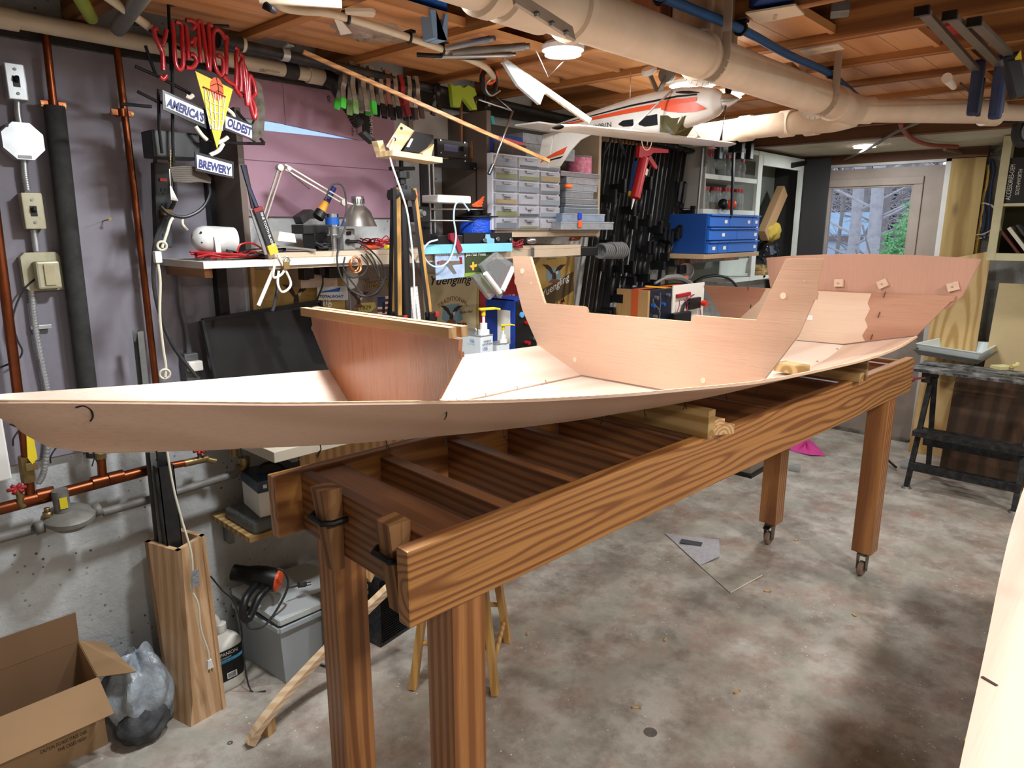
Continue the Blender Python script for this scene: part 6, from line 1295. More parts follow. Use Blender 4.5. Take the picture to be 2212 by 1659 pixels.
for k in range(9):
 t=k/8;a=(437+t*46,191+t*20);b=(450+t*26,280-t*-4);m.tube([NP(*a,-.015),NP((a[0]+b[0])/2+(3 if k%2 else-3),(a[1]+b[1])/2,-.016),NP(*b,-.015)],.0011,4,smooth_n=3)
for k in range(4):
 m.tube([NP(441+k*3,215+k*18,-.015),NP(458,226+k*18,-.0155),NP(482-k*2,232+k*15,-.015)],.0008,4,smooth_n=3)
part('hoop_net',m,M_white,g)
for P in(((425,272),(438,290),(450,302)),((470,309),(485,303),(495,296)),((456,335),(475,325),(485,310)),((490,232),(505,245),(508,255)),((420,205),(412,210),(404,206))):
 m=MB();m.tube([NP(x,y,.008)for x,y in P],.006,8,smooth_n=4);part('glass_tube',m,M_tubew,g)
m=MB();a,c=NP(342,275,.05),NP(452,343,.05);m.bb(a.x,c.x,2.11,2.19,c.z,a.z,b=.005);part('transformer',m,M_black,g)
m=MB()
for k in range(9):m.tube([NP(376+k,362+k*3.5,.03),NP(410,360+k*4,.02),NP(440,366+k*3,.03),NP(466,385+k,.035)],.0035,6,smooth_n=4)
part('cable_bundle',m,plain('dusty_cable','#57514a',.7),g)
m=MB();m.tube([NP(x,y,.06)for x,y in((470,395),(472,420),(455,450),(420,468),(385,462),(365,445))],.005,8,smooth_n=5);part('power_cord',m,M_black,g)
m=MB();P=[NP(x,y,.02)for x,y in((555,168),(572,182),(580,230),(577,290),(560,305),(545,295),(560,250),(552,200))];m.prism(P,(0,.015,0));part('plastic_wrap',m,plain('dirty_wrap','#8d8578',.3,trans=.5,ior=1.1,dirt=.8,dscale=40,dcol='#2f2a26'),g)
m=MB()
for k in range(12):m.sphere(NP(368,325+k*3.3,-.0),.0025,6)
part('pull_chain',m,M_brass,g);m=MB();m.cyl(NP(366,365,0),NP(368,402,0),.0012,n=5)
for k in range(5):m.cyl(NP(368,402,0),NP(370+k*3.4,432+k*.6,0),.0018,n=5)
part('string_tassel',m,M_lbl,g)
g=thing('power_strip','dusty black multi-outlet power strip hanging on the wall under the neon sign','power strip',at(350,540,Y=2.36))
m=MB();A_,B_=at(346,352,Y=2.34),at(352,535,Y=2.34);m.bar(A_,B_,.048,.035,up=(0,1,0),b=.006);part('strip_body',m,plain('strip_grey','#2d3033',.55,dirt=.4,dcol='#55585a'),g)
for t in(.33,.50,.68,.86):
 q=A_.lerp(B_,t)+V((0,-.0185,0));m=MB();m.box(q+V((-.006,0,.003)),(.003,.002,.009));m.box(q+V((.006,0,.003)),(.003,.002,.009));m.cyl(q+V((0,-.001,-.007)),q+V((0,.001,-.007)),.0025,n=8);part('outlet',m,M_ink,g)
m=MB();q=A_.lerp(B_,.2)+V((0,-.0195,0));m.box(q,(.022,.006,.010),b=.001);part('rocker_switch',m,plain('red_rocker','#b5402c',.4),g)
m=MB();m.tube([A_+V((-.015,0,-.01)),A_+V((-.010,0,.035)),A_+V((.012,0,.038)),A_+V((.03,-.01,0)),at(378,430,Y=2.3),at(350,480,Y=2.3),at(333,540,Y=2.3),at(336,640,Y=2.3),at(370,740,Y=2.3),at(425,815,Y=2.3)],.006,8,smooth_n=6);part('power_cord',m,M_rubber,g)
m=MB();q=A_.lerp(B_,.58)+V((.0,-.035,0));m.box(q,(.028,.03,.02),b=.004);part('plug',m,M_brass,g)
g=thing('wall_outlet','steel outlet box with cream plug left of the monitor','outlet',at(415,810,Y=2.4));m=MB();pxb(m,398,766,434,822,2.37,.048,.003);part('box',m,plain('dark_galv','#6b6d6e',.5,metal=.5),g);m=MB();pxb(m,408,783,440,800,2.345,.024,.004);part('plug',m,M_lbl,g)
m=MB();m.tube([at(386,590,Y=2.40),at(392,660,Y=2.40),at(403,710,Y=2.40),at(408,765,Y=2.40)],.009,8,smooth_n=4);part('conduit',m,plain('conduit_grey','#6a6a70',.6),g)
Yq=2.12
g=thing('small_shelf','rough wooden shelf board low under the bench holding sandpaper boxes','shelf',at(480,1180,Y=2.2));zs_=at(470,1188,Y=2.14).z;m=MB();m.bb(1.0,1.42,2.15,2.445,zs_-.02,zs_,b=.001);part('shelf_board',m,M_2x4x,g)
for s in(1.05,1.38):m=MB();m.bb(s-.01,s+.01,2.40,2.4475,zs_-.12,zs_-.0205);part('bracket',m,M_dsteel,g)
c0=at(500,1150,Y=2.16);xa=at(444,1110,Y=2.3).x;
g=thing('clear_case','clear plastic case with black latch on the small shelf under the sandpaper boxes','case',(1.2,2.25,zs_));m=MB();m.bb(1.02,1.36,2.155,2.37,zs_+.0005,zs_+.045,b=.012);part('case_body',m,plain('smoky_clear','#9aa0a0',.2,trans=.6,ior=1.15,dirt=.5,dscale=20),g);m=MB();m.bb(1.24,1.30,2.148,2.1548,zs_+.012,zs_+.04,b=.003);part('latch',m,M_black,g)
zb2=zs_+.046;g=thing('sandpaper_box','white sandpaper disc box with dark blue lid marked 150','box',(1.15,2.25,zb2));rt=Matrix.Rotation(R(-8),3,'Z')
m=MB();m.box((1.155,2.25,zb2+.045),(.17,.17,.09),rt,b=.002);part('box_body',m,M_white,g);m=MB();m.box((1.155,2.25,zb2+.112),(.176,.176,.042),rt,b=.002);part('box_lid',m,plain('dark_blue_card','#1c2f4a',.35,dirt=.3,dscale=14,dcol='#8a98a6'),g)
r_=rt@V((1,0,0));f_=V((1.155,2.25,0))+rt@V((0,-.0886,0));text('\u00d8150',M_white,f_+V((0,0,zb2+.106))+r_*.005,r_,(0,0,1),g,h=.011)
m=MB()
for k in range(3):m.box(f_+V((0,0,zb2+.112))-r_*(.062-.020*k),(.013,.0008,.013),rt)
part('pictogram',m,M_white,g)
g=thing('label_box','grey box with printed label behind the blue-lidded box','box',(1.33,2.3,zb2));m=MB();m.bb(1.26,1.37,2.22,2.36,zb2+.0005,zb2+.10,b=.002);part('box_body',m,plain('grey_card','#6b625c',.6),g);m=MB();m.bb(1.262,1.368,2.2188,2.2196,zb2+.05,zb2+.085);part('printed_label',m,M_lbl,g)
g=thing('black_fan','round black fan lying on the floor level shelf behind the sandpaper boxes','fan',at(560,1025,Y=2.3));q=at(585,1030,Y=2.28);m=MB();m.lathe([(0,0),(.055,0),(.06,.02),(.06,.05),(.05,.06),(0,.06)],q,(-.5,-1,.3),24);part('fan_body',m,M_black,g);m=MB();m.bb(q.x-.05,q.x+.05,2.26,2.40,q.z-.08,q.z-.055);part('fan_foot',m,M_black,g)
Zp=2.075
A0,A1=at(905,-62,Z=Zp),at(1135,22,Z=Zp);
def zc(x,y,Z=Zp):return at(x,y,Z=Z)
Pa,Pb,Pc=zc(640,-190),zc(1300,78),zc(1845,238)
g=thing('waste_pipe','large cream PVC waste pipe running under the ceiling from the top middle to the right','pipe',(2,1.2,Zp))
RP=.057
dP=(Pc-Pa).normalized()
def axx(x,A=None,B=None):
 A,B=A or Pa,B or Pc;lo,hi=0.,1.
 for _ in range(30):
  md=(lo+hi)/2;q=A.lerp(B,md)-CAM;X=W0/2+FPX*q.dot(_R)/q.dot(_fw)
  if X<x:lo=md
  else:hi=md
 return A.lerp(B,lo)
m=MB();m.cyl(Pa,Pc,RP,n=32);part('main_run',m,M_pvc2,g)
for(x,y,w_,r_)in((1050,22,.03,.067),(1130,22,.12,.066),(1236,64,.02,.0655),(1510,140,.012,.064),(1805,232,.04,.064)):
 q=axx(x);m=MB();m.lathe([(RP,-w_/2-.004),(r_,-w_/2),(r_,w_/2),(RP,w_/2+.004)],q,dP,32);part('coupling',m,M_pvc2,g)
B0,B1=at(1500,292,Z=2.03),at(1690,268,Z=2.03);B2=at(1790,262,Z=2.045);B3=Pc+V((0,0,-.02))
m=MB();m.tube([B0,B1,B2,B3],.045,24,smooth_n=6);part('branch_pipe',m,M_pvc2,g)
for(x,y)in((1612,279),(1700,267),(1755,264)):
 q=axx(x,B0,B1)if x<1690 else B1.lerp(B2,(x-1690)/100);d=(B1-B0).normalized();m=MB();m.cyl(q-d*.025,q+d*.025,.052,n=24);part('coupling',m,M_pvc2,g)
C0=Pc;C1=at(1880,238,Z=Zp);C2=at(2150,242,Z=Zp+.0);C3=at(2260,245,Z=Zp)
m=MB();m.cyl(C0,C2,.045,n=24);m.cyl(C2,C3,.032,n=20);part('side_branch',m,M_pvc2,g)
for(x,y,w_)in((1868,238,.05),(2140,243,.06)):
 q=at(x,y,Z=Zp);d=(C2-C0).normalized();m=MB();m.cyl(q-d*w_/2,q+d*w_/2,.052,n=24);part('coupling',m,M_pvc2,g)
M_strap=plain('hanger_strap','#b3a493',.5,dirt=.4,dcol='#7d6a58')
for(x,y,kk)in((1522,140,0),(1765,216,1)):
 q=axx(x);side=V((dP.y,-dP.x,0))
 m=MB();pts=[V((q.x,q.y,ZC+.03))+side*.06]+[q+side*(RP+.006)*math.cos(a)+V((0,0,(RP+.006)*math.sin(a)))for a in[PI*(-k)/12 for k in range(13)]]+[V((q.x,q.y,ZC+.03))-side*.06]
 for a,b in zip(pts,pts[1:]):m.bar(a,b,.024,.004,up=dP)
 part('pipe_hanger',m,M_strap,g)
pa=at(1108,-8,Z=2.012);pb=at(1238,74,Z=1.985)
m=MB();m.bar(pa,pb,.03,.006,up=(1,-1,.3));sb=part('flat_strap',m,M_strap,g)
for t in(.35,.6,.85):q=pa.lerp(pb,t);m=MB();m.sphere(q+V((-.01,-.012,-.01)),.006,8);part('strap_screw',m,M_dsteel,g)
g=thing('white_tube','thin white PVC tube clipped along the joists at the top left of the model plane','tube',(1.5,1.9,2.16));zt=2.165
P=[at(x,y,Z=zt)for x,y in((560,-60),(600,8),(640,22),(700,27),(755,40),(850,70),(960,108),(1040,140),(1062,160),(1070,180))]
m=MB();m.tube(P,.0105,12,smooth_n=5);part('tube_run',m,M_pvc,g)
for(x,y)in((752,39),(885,82),(957,107)):
 q=at(x,y,Z=zt);m=MB();m.torus(q,(1,-.35,0),.0125,.0045,20,8);m.box(q+V((0,0,.016)),(.02,.035,.008),b=.002);part('tube_clip',m,M_black,g)
m=MB();P=[at(x,y,Z=2.155)for x,y in((745,25),(805,25),(812,30),(806,38),(748,32))];m.prism(P,(0,0,.008));solo('paddle_stick',m,plain('beige_plastic','#cfc2ae',.5),'short beige handle with a hole poking out above the white tube','handle')
m=MB();m.cyl(at(560,-8,Z=2.15),at(738,3,Z=2.15),.016,n=16);solo('upper_white_tube',m,M_pvc,'thick white tube cut off by the top edge left of centre','tube')
M_bluep=plain('blue_tube','#2a5f9e',.5,dirt=.4,dscale=8,dcol='#31475e')
g=thing('blue_pipe','blue flexible pipe clipped under the joists right of the white pipe','pipe',(3,1.1,2.16));zb=2.163
P=[at(x,y,Z=zb)for x,y in((1400,-20),(1500,22),(1605,65),(1700,117),(1785,155),(1830,190),(1866,222))];m=MB();m.tube(P,.0125,14,smooth_n=4);part('pipe_run',m,M_bluep,g)
for(x,y)in((1600,62),(1795,158),(1425,-6)):
 q=at(x,y,Z=zb);m=MB();m.torus(q,(1,.25,0),.015,.005,20,8);m.box(q+V((0,0,.018)),(.02,.04,.009),b=.002);part('pipe_clip',m,M_black,g)
m=MB();a,c=at(1632,-10,Z=2.20),at(1712,22,Z=2.20);m.box(((a.x+c.x)/2,(a.y+c.y)/2,2.225),(.10,.12,.05),Matrix.Rotation(R(-45),3,'Z'),b=.01);solo('blue_case',m,plain('deep_blue','#173a78',.6,dirt=.4),'dark blue fabric case tucked between joists at the top right','case')
a,c=at(862,-4,Z=2.24),at(940,12,Z=2.24);m=MB();m.box(((a.x+c.x)/2,(a.y+c.y)/2,2.26),(.16,.2,.03),Matrix.Rotation(R(-45),3,'Z'));solo('blue_sheet',m,M_blue,'bright blue plastic sheet between joists at the top centre','sheet')
for i,(pts,lb)in enumerate(((((1610,30),(1718,12),(1738,32),(1641,51)),'cream wall plate with a light switch fixed to the ceiling boards'),(((1724,110),(1810,95),(1824,106),(1746,121)),'cream wall plate with two outlets fixed to the ceiling boards'))):
 z=2.184;P=[at(x,y,Z=z)for x,y in pts];g=thing('wall_plate',lb,'wall plate',sum(P,V())/4);m=MB();m.prism([V((p.x,p.y,z))for p in P],(0,0,.005));part('plate',m,plain('almond%d'%i,'#d9cbb4',.4),g)
 c=sum(P,V())/4;d=(P[1]-P[0]).normalized()
 if i==0:m=MB();m.bar(c+V((0,0,-.001)),c+V((0,0,-.014))+d*-.004,.006,.009,up=d);part('switch_toggle',m,plain('almond2','#d9cbb4',.4),g)
 else:
  for s in(-.022,.022):m=MB();m.lathe([(0,-.0016),(.013,-.0012),(.014,0)],c+d*s,(0,0,1),18);part('outlet_face',m,plain('almond3','#cbbba2',.4),g)
m=MB();c=at(1815,20,Z=2.235);m.box(c,(.07,.05,.03),Matrix.Rotation(R(20),3,'Z'),b=.003);solo('metal_box',m,M_dsteel,'small grey ribbed metal box wedged beside a joist at the top right','electrical box')
m=MB();P=[at(x,y,Z=2.235)for x,y in((1935,77),(2070,52),(2090,92),(1975,108))];m.prism(P,(0,0,.03));solo('red_case',m,plain('dusty_red','#a83236',.6,dirt=.2),'red plastic case lying between joists at the upper right','case')
for(pts,Y_,t,mt,lb)in((((1458,20),(1528,20),(1524,138),(1456,119)),None,.06,'brown','dark reddish cedar block fixed to the joist left of the pale block'),(((1528,-20),(1590,-20),(1584,136),(1519,131)),None,.05,'pale','pale grey-tan wood block hanging below the joist in front of the pipe')):
 X_=2.0 if mt=='brown' else 1.93
 if mt=='pale':
  P=[at(x,y,X=None,Y=1.0)for x,y in((1535,-10),(1590,-12),(1586,136),(1532,125))];c=sum(P,V())/4
  a,b=at(1532,126,Y=.98),at(1590,137,Y=.98);
  m=MB();m.bb(a.x,b.x,.98,1.10,a.z,2.33,b=.001);o=solo('wood_block',m,wood('pale_block','#bfa88e','#a08468','Z',ring=6,dist=2,stretch=.1,rough=.6),lb,'block')
 else:
  a,b=at(1460,115,Y=1.05),at(1525,139,Y=1.05);m=MB();m.bb(a.x,b.x+.02,1.105,1.19,b.z+.01,2.33,b=.001);solo('cedar_block',m,wood('cedar','#8a5330','#5e3218','Z',ring=6,dist=2,stretch=.1,rough=.6),lb,'block')
for k,(x0,y0,x1,y1,r_,lb)in enumerate(((1700,145,1745,185,.022,'square pale hollow profile resting on the white pipe'),)):
 m=MB();m.bar(at(x0,y0,Z=2.16),at(x1,y1,Z=2.165),.034,.03,b=.002);solo('wood_offcut_bar',m,wood('profile_wood','#b98f64','#8f6a45','X',ring=9,dist=2),lb,'bar')
for(x0,y0,x1,y1,r_,mt,lb,nm)in((965,103,1060,84,.010,M_steel,'chrome rod with eye end lying between the joists','rod'),(980,112,1135,100,.011,M_dsteel,'dull steel rod below the chrome one with the eye','rod'),(940,122,1105,118,.009,M_steel,'thin chrome rod with a socket end','rod'),(900,118,1040,126,.007,M_blackm,'black metal rod with a white tip under the chrome rods','rod')):
 m=MB();a,b=at(x0,y0,Z=2.15),at(x1,y1,Z=2.15);m.cyl(a,b,r_,n=12);m.cyl(b,b+(b-a).normalized()*.014,r_*.7,n=10);solo(nm,m,mt,lb,'rod',group='metal rods under the ceiling')
m=MB();P=[at(x,y,Z=2.2)for x,y in((655,58),(742,40),(850,68),(935,100),(870,112),(770,84))];c=sum(P,V())/6
m=blob('','','',(c.x,c.y,2.225),(.15,.12,.028),None,15,flat=2.19,n=26);g=thing('plastic_wrapped_bundle','crumpled plastic bag with a white tag stuffed between the joists','bag',(c.x,c.y,2.19));part('bag_film',m,plain('dusty_bag','#a8978a',.35,dirt=.7,dscale=12,dcol='#6b5a4c',bump=.8,bscale=30),g)
m=MB();P=[at(x,y,Z=2.186)for x,y in((722,42),(738,46),(760,72),(736,76))];m.prism(P,(0,0,.002));part('paper_tag',m,M_lbl,g)
g=thing('blue_bracket','pale blue plastic bracket hanging down beside the white pipe','bracket',at(945,88,Y=1.6));P=[at(x,y,Y=1.62)for x,y in((930,20),(942,22),(945,85),(952,82),(962,30),(968,32),(966,88),(936,82))];m=MB();m.prism(P,(.004,.05,0));part('bracket_body',m,plain('pale_blue','#7f9fc0',.45),g)
m=MB();m.tube([at(575,10,Z=2.12),at(585,18,Z=2.11),at(592,24,Z=2.11),at(568,12,Z=2.12)],.007,8,smooth_n=4);solo('clamp_jaw',m,M_blackm,'metal clamp jaw with red rubber at the very top left of the white tube','clamp')
m=MB();m.bar(at(655,112,Z=2.13),at(1186,348,Y=1.75),.009,.012);solo('wood_batten',m,wood('batten','#c4905a','#a07040','X',ring=20,dist=1,stretch=.05,rough=.5),'long thin wood batten slanting from the ceiling to the tail of the model plane','batten')
g=thing('sleeved_stick','pale square stick in a clear plastic sleeve hanging from the ceiling toward the plane','stick',at(1180,190,Y=1.6));a,b=at(1085,130,Y=1.66),at(1274,262,Y=1.50)
m=MB();m.bar(a,b,.018,.018,b=.001);part('stick_body',m,wood('stick','#dcc9a8','#c0a880','X',ring=20,dist=1,stretch=.05),g)
P=[at(x,y,Y=1.58)for x,y in((1088,134),(1096,130),(1190,195),(1175,205),(1167,226),(1120,185))];m=MB();m.prism(P,(0,.012,0));part('plastic_sleeve',m,plain('sleeve_film','#cfd6da',.15,trans=.7,ior=1.1),g)
g=thing('thin_rod_hanger','thin silver rods joined in a V with black tip, before the parts cabinet','rod',at(1107,240,Y=1.75));m=MB();m.cyl(at(1034,215,Y=1.76),at(1105,239,Y=1.75),.0028,n=8);m.cyl(at(1108,240,Y=1.75),at(1063,362,Y=1.75),.0035,n=8);m.cyl(at(1072,210,Y=1.8),at(1105,238,Y=1.75),.002,n=6);part('rods',m,M_steel,g);m=MB();m.cyl(at(1065,356,Y=1.75),at(1056,376,Y=1.75),.007,n=10);part('black_tip',m,M_black,g)
m=MB()
for p,q in(((1158,110),(1184,166)),((1184,166),(1218,132))):m.cyl(at(*p,Z=2.12),at(*q,Z=2.08),.0012,n=5)
solo('hanging_wire',m,M_galv,'thin wire hanging in a V below the glaring ceiling light','wire')
g=thing('ring_clamp','orange and black band clamp hanging from the end of the thin white tube','clamp',at(1055,200,Y=1.9));Yc=1.92;q=at(1055,150,Y=Yc)
m=MB();m.torus(at(1056,158,Y=Yc),(.1,1,0),.034,.0055,24,8,a0=-PI*.1,a1=PI*1.1);m.torus(at(1057,160,Y=Yc+.02),(.3,1,0),.034,.0045,24,8);part('orange_arc',m,M_orange,g)
m=MB();m.torus(at(1056,176,Y=Yc),(0,1,0),.042,.010,24,8,a0=0,a1=2*PI,sx=.85);part('black_body',m,M_black,g)
m=MB();m.tube([at(x,y,Y=Yc-.015)for x,y in((1068,165),(1052,178),(1050,195),(1062,206),(1080,196))],.0035,8,smooth_n=5);part('steel_hook',m,M_steel,g)
g=thing('green_bracket','lime green plastic bracket hanging under the black iron pipe','bracket',at(1000,215,Y=2.2));P=[at(x,y,Y=2.2)for x,y in((974,180),(982,186),(994,184),(1002,190),(1012,184),(1026,192),(1030,205),(1022,210),(1031,236),(1022,238),(1005,215),(998,212),(994,232),(980,230))];m=MB();m.prism(P,(0,.02,0));part('bracket_body',m,plain('lime','#9ab52e',.5),g)
M_jaw=plain('clamp_metal','#aaa499',.45,metal=.6,dirt=.7,dscale=30,dcol='#5a4a38')
def spring_clamp(x0,y0,x1,y1,tips,body,label,k=1.0,dy=0.0):
 t_=at(x0,y0,Y=2.21+dy);b_=at(x1,y1,Y=2.19+dy);g=thing('spring_clamp',label,'clamp',b_,group='spring clamps on the black iron pipe')
 d=(b_-t_);L_=d.length;d=d/L_
 for s in(-1,1):
  P=[t_+V((0,s*.006,0)),t_+d*L_*.25+V((0,s*.012,0)),t_+d*L_*.45+V((0,s*.007,0)),t_+d*L_*.75+V((0,s*.016,0)),b_+V((0,s*.020,0))]
  m=MB();Q=spline(P,4)
  for a,b in zip(Q,Q[1:]):m.bar(a,b,.019,.004,up=(0,1,0))
  part('jaw_arm',m,body,g)
  m=MB();m.bar(P[3]-d*.002,P[4]+d*.004,.022,.009,up=(0,1,0),b=.003);part('handle_tip',m,tips,g)
 m=MB();c=t_+d*L_*.45;m.cyl(c+V((-.011,0,0)),c+V((.011,0,0)),.008,n=12);part('pivot_spring',m,M_dsteel,g)
 return g
M_blkg=plain('black_grip','#15161a',.3)
for(a,tip,body,lb)in(((742,158,734,232),M_green,M_jaw,'spring clamp with bright green round tip, leftmost on the iron pipe'),((757,133,762,245),plain('worn_green','#7ea860',.5,dirt=.7,dscale=40,dcol='#8a8474'),M_jaw,'worn silver spring clamp with faded green tip, second from the left'),((779,140,786,240),M_jaw,M_jaw,'rusty bare spring clamp, third from the left'),((798,143,802,246),M_green,M_jaw,'spring clamp with bright green ends top and bottom'),((818,158,822,249),M_blkg,M_jaw,'silver spring clamp with black grips right of the green-ended one'),((833,152,838,253),M_blkg,plain('copperish','#a87a68',.4,metal=.5),'spring clamp with pinkish jaw and black grips'),((848,158,857,256),M_blkg,M_jaw,'silver spring clamp with black grips just left of the red one'),((862,163,876,250),plain('dark_red_grip','#7a2226',.4),M_redh,'dark red spring clamp among the black-gripped ones'),((880,165,884,258),M_blkg,M_jaw,'short silver spring clamp right of the red one'),((896,165,905,255),plain('brown_grip','#4b3228',.5),M_jaw,'spring clamp with brown leathery grips, rightmost of the row')):
 spring_clamp(*a,tip,body,lb)
spring_clamp(944,180,942,246,M_blkg,M_blkg,'all black spring clamp between the row and the lime green bracket')
spring_clamp(1050,205,1058,268,plain('teal_tip','#3f9c98',.4),M_blkg,'black spring clamp with teal tip left of the fabric pouch')
for(x0,y0,x1,y1,lb)in((996,200,996,320,'left thin cedar stick hanging behind the lime green bracket'),(1028,212,1018,342,'right thin cedar stick hanging behind the lime green bracket')):
 m=MB();m.bar(at(x0,y0,Y=2.25),at(x1,y1,Y=2.25),.010,.010);solo('thin_stick',m,wood('cedar_stick'+str(x0),'#a4703e','#7d5028','Z',ring=20,dist=1),lb,'stick')
m=MB();pxbox(m,892,236,988,345,2.40,.03,.001);solo('dirty_white_board',m,plain('dirty_white','#cfcbc4',.7,dirt=.5,dscale=4,dcol='#9a8c7c'),'dirty white board on the wall behind the printer display','board')
Yk=2.36
g=thing('clamp_rack','wooden slotted rack board holding the long black bar clamps','rack',at(1400,310,Y=Yk));a,b=at(1300,302,Y=Yk+.04),at(1478,329,Y=Yk+.04);m=MB();m.bar(a,b,.09,.022,b=.001);part('rack_board',m,M_pinew,g)
m=MB()
for k in range(26):c=a.lerp(b,(k+.5)/26);m.box(c+V((0,-.048,0)),(.012,.012,.024))
part('rack_teeth',m,wood('teeth','#a87c4c','#7b552e','Z',ring=9,dist=2),g)
m=MB();a2,b2=at(1300,285,Y=2.30),at(1490,326,Y=2.30);
for k in range(14):c=a2.lerp(b2,k/13);m.sphere(c,.05,10,(1,.6,.35))
solo('black_plastic_roll',m,plain('black_film','#15171b',.3,bump=.8,bscale=30),'roll of black plastic film lying along the top of the clamp rack','plastic roll')
M_barc=plain('clamp_bar','#3a3a3c',.35,metal=.8,dirt=.3,dscale=10,dcol='#6a6864');M_cb=plain('clamp_black','#101114',.4);M_grip=plain('clamp_grip','#1a1c20',.5)
def bar_clamp(L_):
 pass
rr=random.Random(17)
proto=None;k=0
descr=['leftmost','second','third','fourth','fifth','sixth','seventh','eighth','ninth','tenth','eleventh','twelfth','thirteenth','fourteenth','fifteenth','sixteenth','seventeenth','eighteenth','nineteenth','twentieth','twenty-first','twenty-second']
def make_clamp(top,bot,jaw,hnd,label,silver):
 g=thing('bar_clamp',label,'clamp',bot,group='long bar clamps hanging on the wall rack')
 m=MB();m.bar(top,bot,.010,.024,up=(0,1,0),b=.001);part('clamp_bar',m,M_barc if silver else M_cb,g)
 d=(bot-top).normalized();jw=.075
 m=MB();c=bot-d*.03;m.box(c+V((-.01,-.045,0)),(.022,.10,.05),b=.003);part('fixed_jaw',m,M_cb,g)
 c=top.lerp(bot,jaw);m=MB();m.box(c+V((.0,-.045,0)),(.024,.10,.045),b=.003);m.box(c+V((.0,-.085,.01)),(.02,.03,.075),b=.003);part('sliding_jaw',m,M_cb,g)
 c=top.lerp(bot,jaw)+V((0,-.03,-.025));m=MB();m.cyl(c+V((.014,0,0)),c+V((.014,0,0))+d*.03,.005,n=8);m.cyl(c+V((.014,0,0))+d*.03,c+V((.014,0,0))+d*hnd,.0125,n=8);part('clamp_handle',m,M_grip,g)
 return g
for i in range(22):
 t=i/21;xt_,yt=1306+t*192,306+t*24
 ln=(395,400,392,385,378,370,400,340,330,300,360,330,290,345,300,260,240,330,250,230,220,210)[i]
 xb_=xt_-ln*.135-3+(rr.uniform(-3,3));yb_=yt+ln
 make_clamp(at(xt_,yt,Y=Yk-.02),at(xb_,yb_,Y=Yk-.02),(.42,.3,.55,.25,.6,.72,.35,.5,.8,.28,.45,.66,.75,.5,.62,.72,.8,.55,.7,.82,.6,.78)[i],.13,'black long bar clamp, %s from the left in the wall rack'%descr[i],i%4==2 or i in(1,9,15))
g=thing('caulking_gun','red caulking gun with red cartridge hanging muzzle down before the clamps','caulking gun',at(1365,450,Y=2.1));YG=2.1
m=MB();P=[at(x,y,Y=YG)for x,y in((1383,315),(1444,323),(1444,330),(1412,330),(1398,342),(1380,340))];m.prism(P,(0,.022,0));m.cyl(at(1391,342,Y=YG+.01),at(1372,428,Y=YG+.01),.0265,n=24);part('gun_frame',m,plain('gun_red','#a81c26',.4),g)
m=MB();P=[at(x,y,Y=YG)for x,y in((1398,338),(1406,336),(1421,360),(1418,366),(1412,360))];m.prism(P,(0,.016,0));part('gun_trigger',m,M_redh,g)
a,b=at(1392,358,Y=YG+.01),at(1376,424,Y=YG+.01);m=MB();dd=(b-a).normalized();m.lathe([(.0268,.0),(.027,0),(.027,.035),(.0268,.035)],a+dd*.02,dd,24);part('cartridge_label',m,plain('cart_label','#d8cdb4',.5,dirt=.8,dscale=60,dcol='#8a4a2a'),g)
m=MB();m.cyl(at(1369,430,Y=YG+.01),at(1364,452,Y=YG+.01),.007,.002,n=10);part('nozzle',m,M_white,g);m=MB();m.cyl(at(1401,290,Y=YG+.01),at(1397,318,Y=YG+.01),.004,n=8);part('push_rod',m,M_steel,g)
m=MB();a,b=at(1377,350,Y=YG+.05),at(1366,415,Y=YG+.05);m.cyl(a,b,.022,n=20);g2=thing('sealant_tube','dark blue sealant tube behind the red caulking gun','tube',b);part('tube_body',m,plain('sealant_blue','#24458a',.4),g2);m=MB();dd=(b-a).normalized();m.cyl(b,b+dd*.02,.0222,n=20);part('yellow_band',m,M_yel,g2)
g=thing('wire_hoop','cream wire hoop hanging under the wing of the model plane','hoop',at(1397,332,Y=1.9));m=MB();m.torus(at(1397,304,Y=1.9),(0,1,0),.043,.0022,32,8,a0=0,a1=2*PI);part('hoop',m,plain('cream_wire','#c9bfa4',.5),g)
g=thing('pliers','black-handled pliers hanging at the left end of the clamp rack','pliers',at(1325,340,Y=2.2));m=MB();m.tube([at(x,y,Y=2.2)for x,y in((1326,290),(1318,305),(1304,334))],.007,8,smooth_n=4);part('handle',m,M_grip,g);m=MB();m.tube([at(x,y,Y=2.2)for x,y in((1334,290),(1340,310),(1350,333))],.009,8,smooth_n=4);part('handle',m,M_grip,g);m=MB();m.torus(at(1325,288,Y=2.2),(0,1,0),.012,.004,14,8);part('steel_jaw',m,M_steel,g)
m=MB();q=at(1504,340,Y=2.3);m.lathe([(0,0),(.020,.002),(.021,.01),(.021,.085),(.012,.098),(.010,.11),(0,.112)],(q.x,q.y,at(1504,358,Y=2.3).z),(0,0,1),24);g=thing('red_bottle','small red cylinder bottle hanging between clamps and jars','bottle',(q.x,q.y,q.z-.06));part('bottle_body',m,M_red,g);m=MB();m.bb(q.x-.010,q.x+.010,q.y-.0222,q.y-.0208,q.z-.03,q.z+.01);part('bottle_label',m,M_lbl,g)
g=thing('bolt_board','tan plywood panel with bolt holes hanging right of the long clamps','panel',at(1475,570,Y=2.38));P=[at(x,y,Y=2.38)for x,y in((1456,383),(1507,384),(1501,571),(1437,570))];m=MB();m.prism(P,(0,.02,0));part('panel_board',m,wood('tan_ply','#a6784e','#8a5f3a','Z',ring=5,dist=3,stretch=.15,rough=.6),g)
for(x,y)in((1493,395),(1493,432),(1460,450),(1496,450),(1465,558),(1479,559),(1491,553),(1441,562)):q=at(x,y,Y=2.3795);m=MB();m.cyl(q+V((0,-.0006,0)),q,.005,n=10);part('bolt_hole',m,M_ink,g)
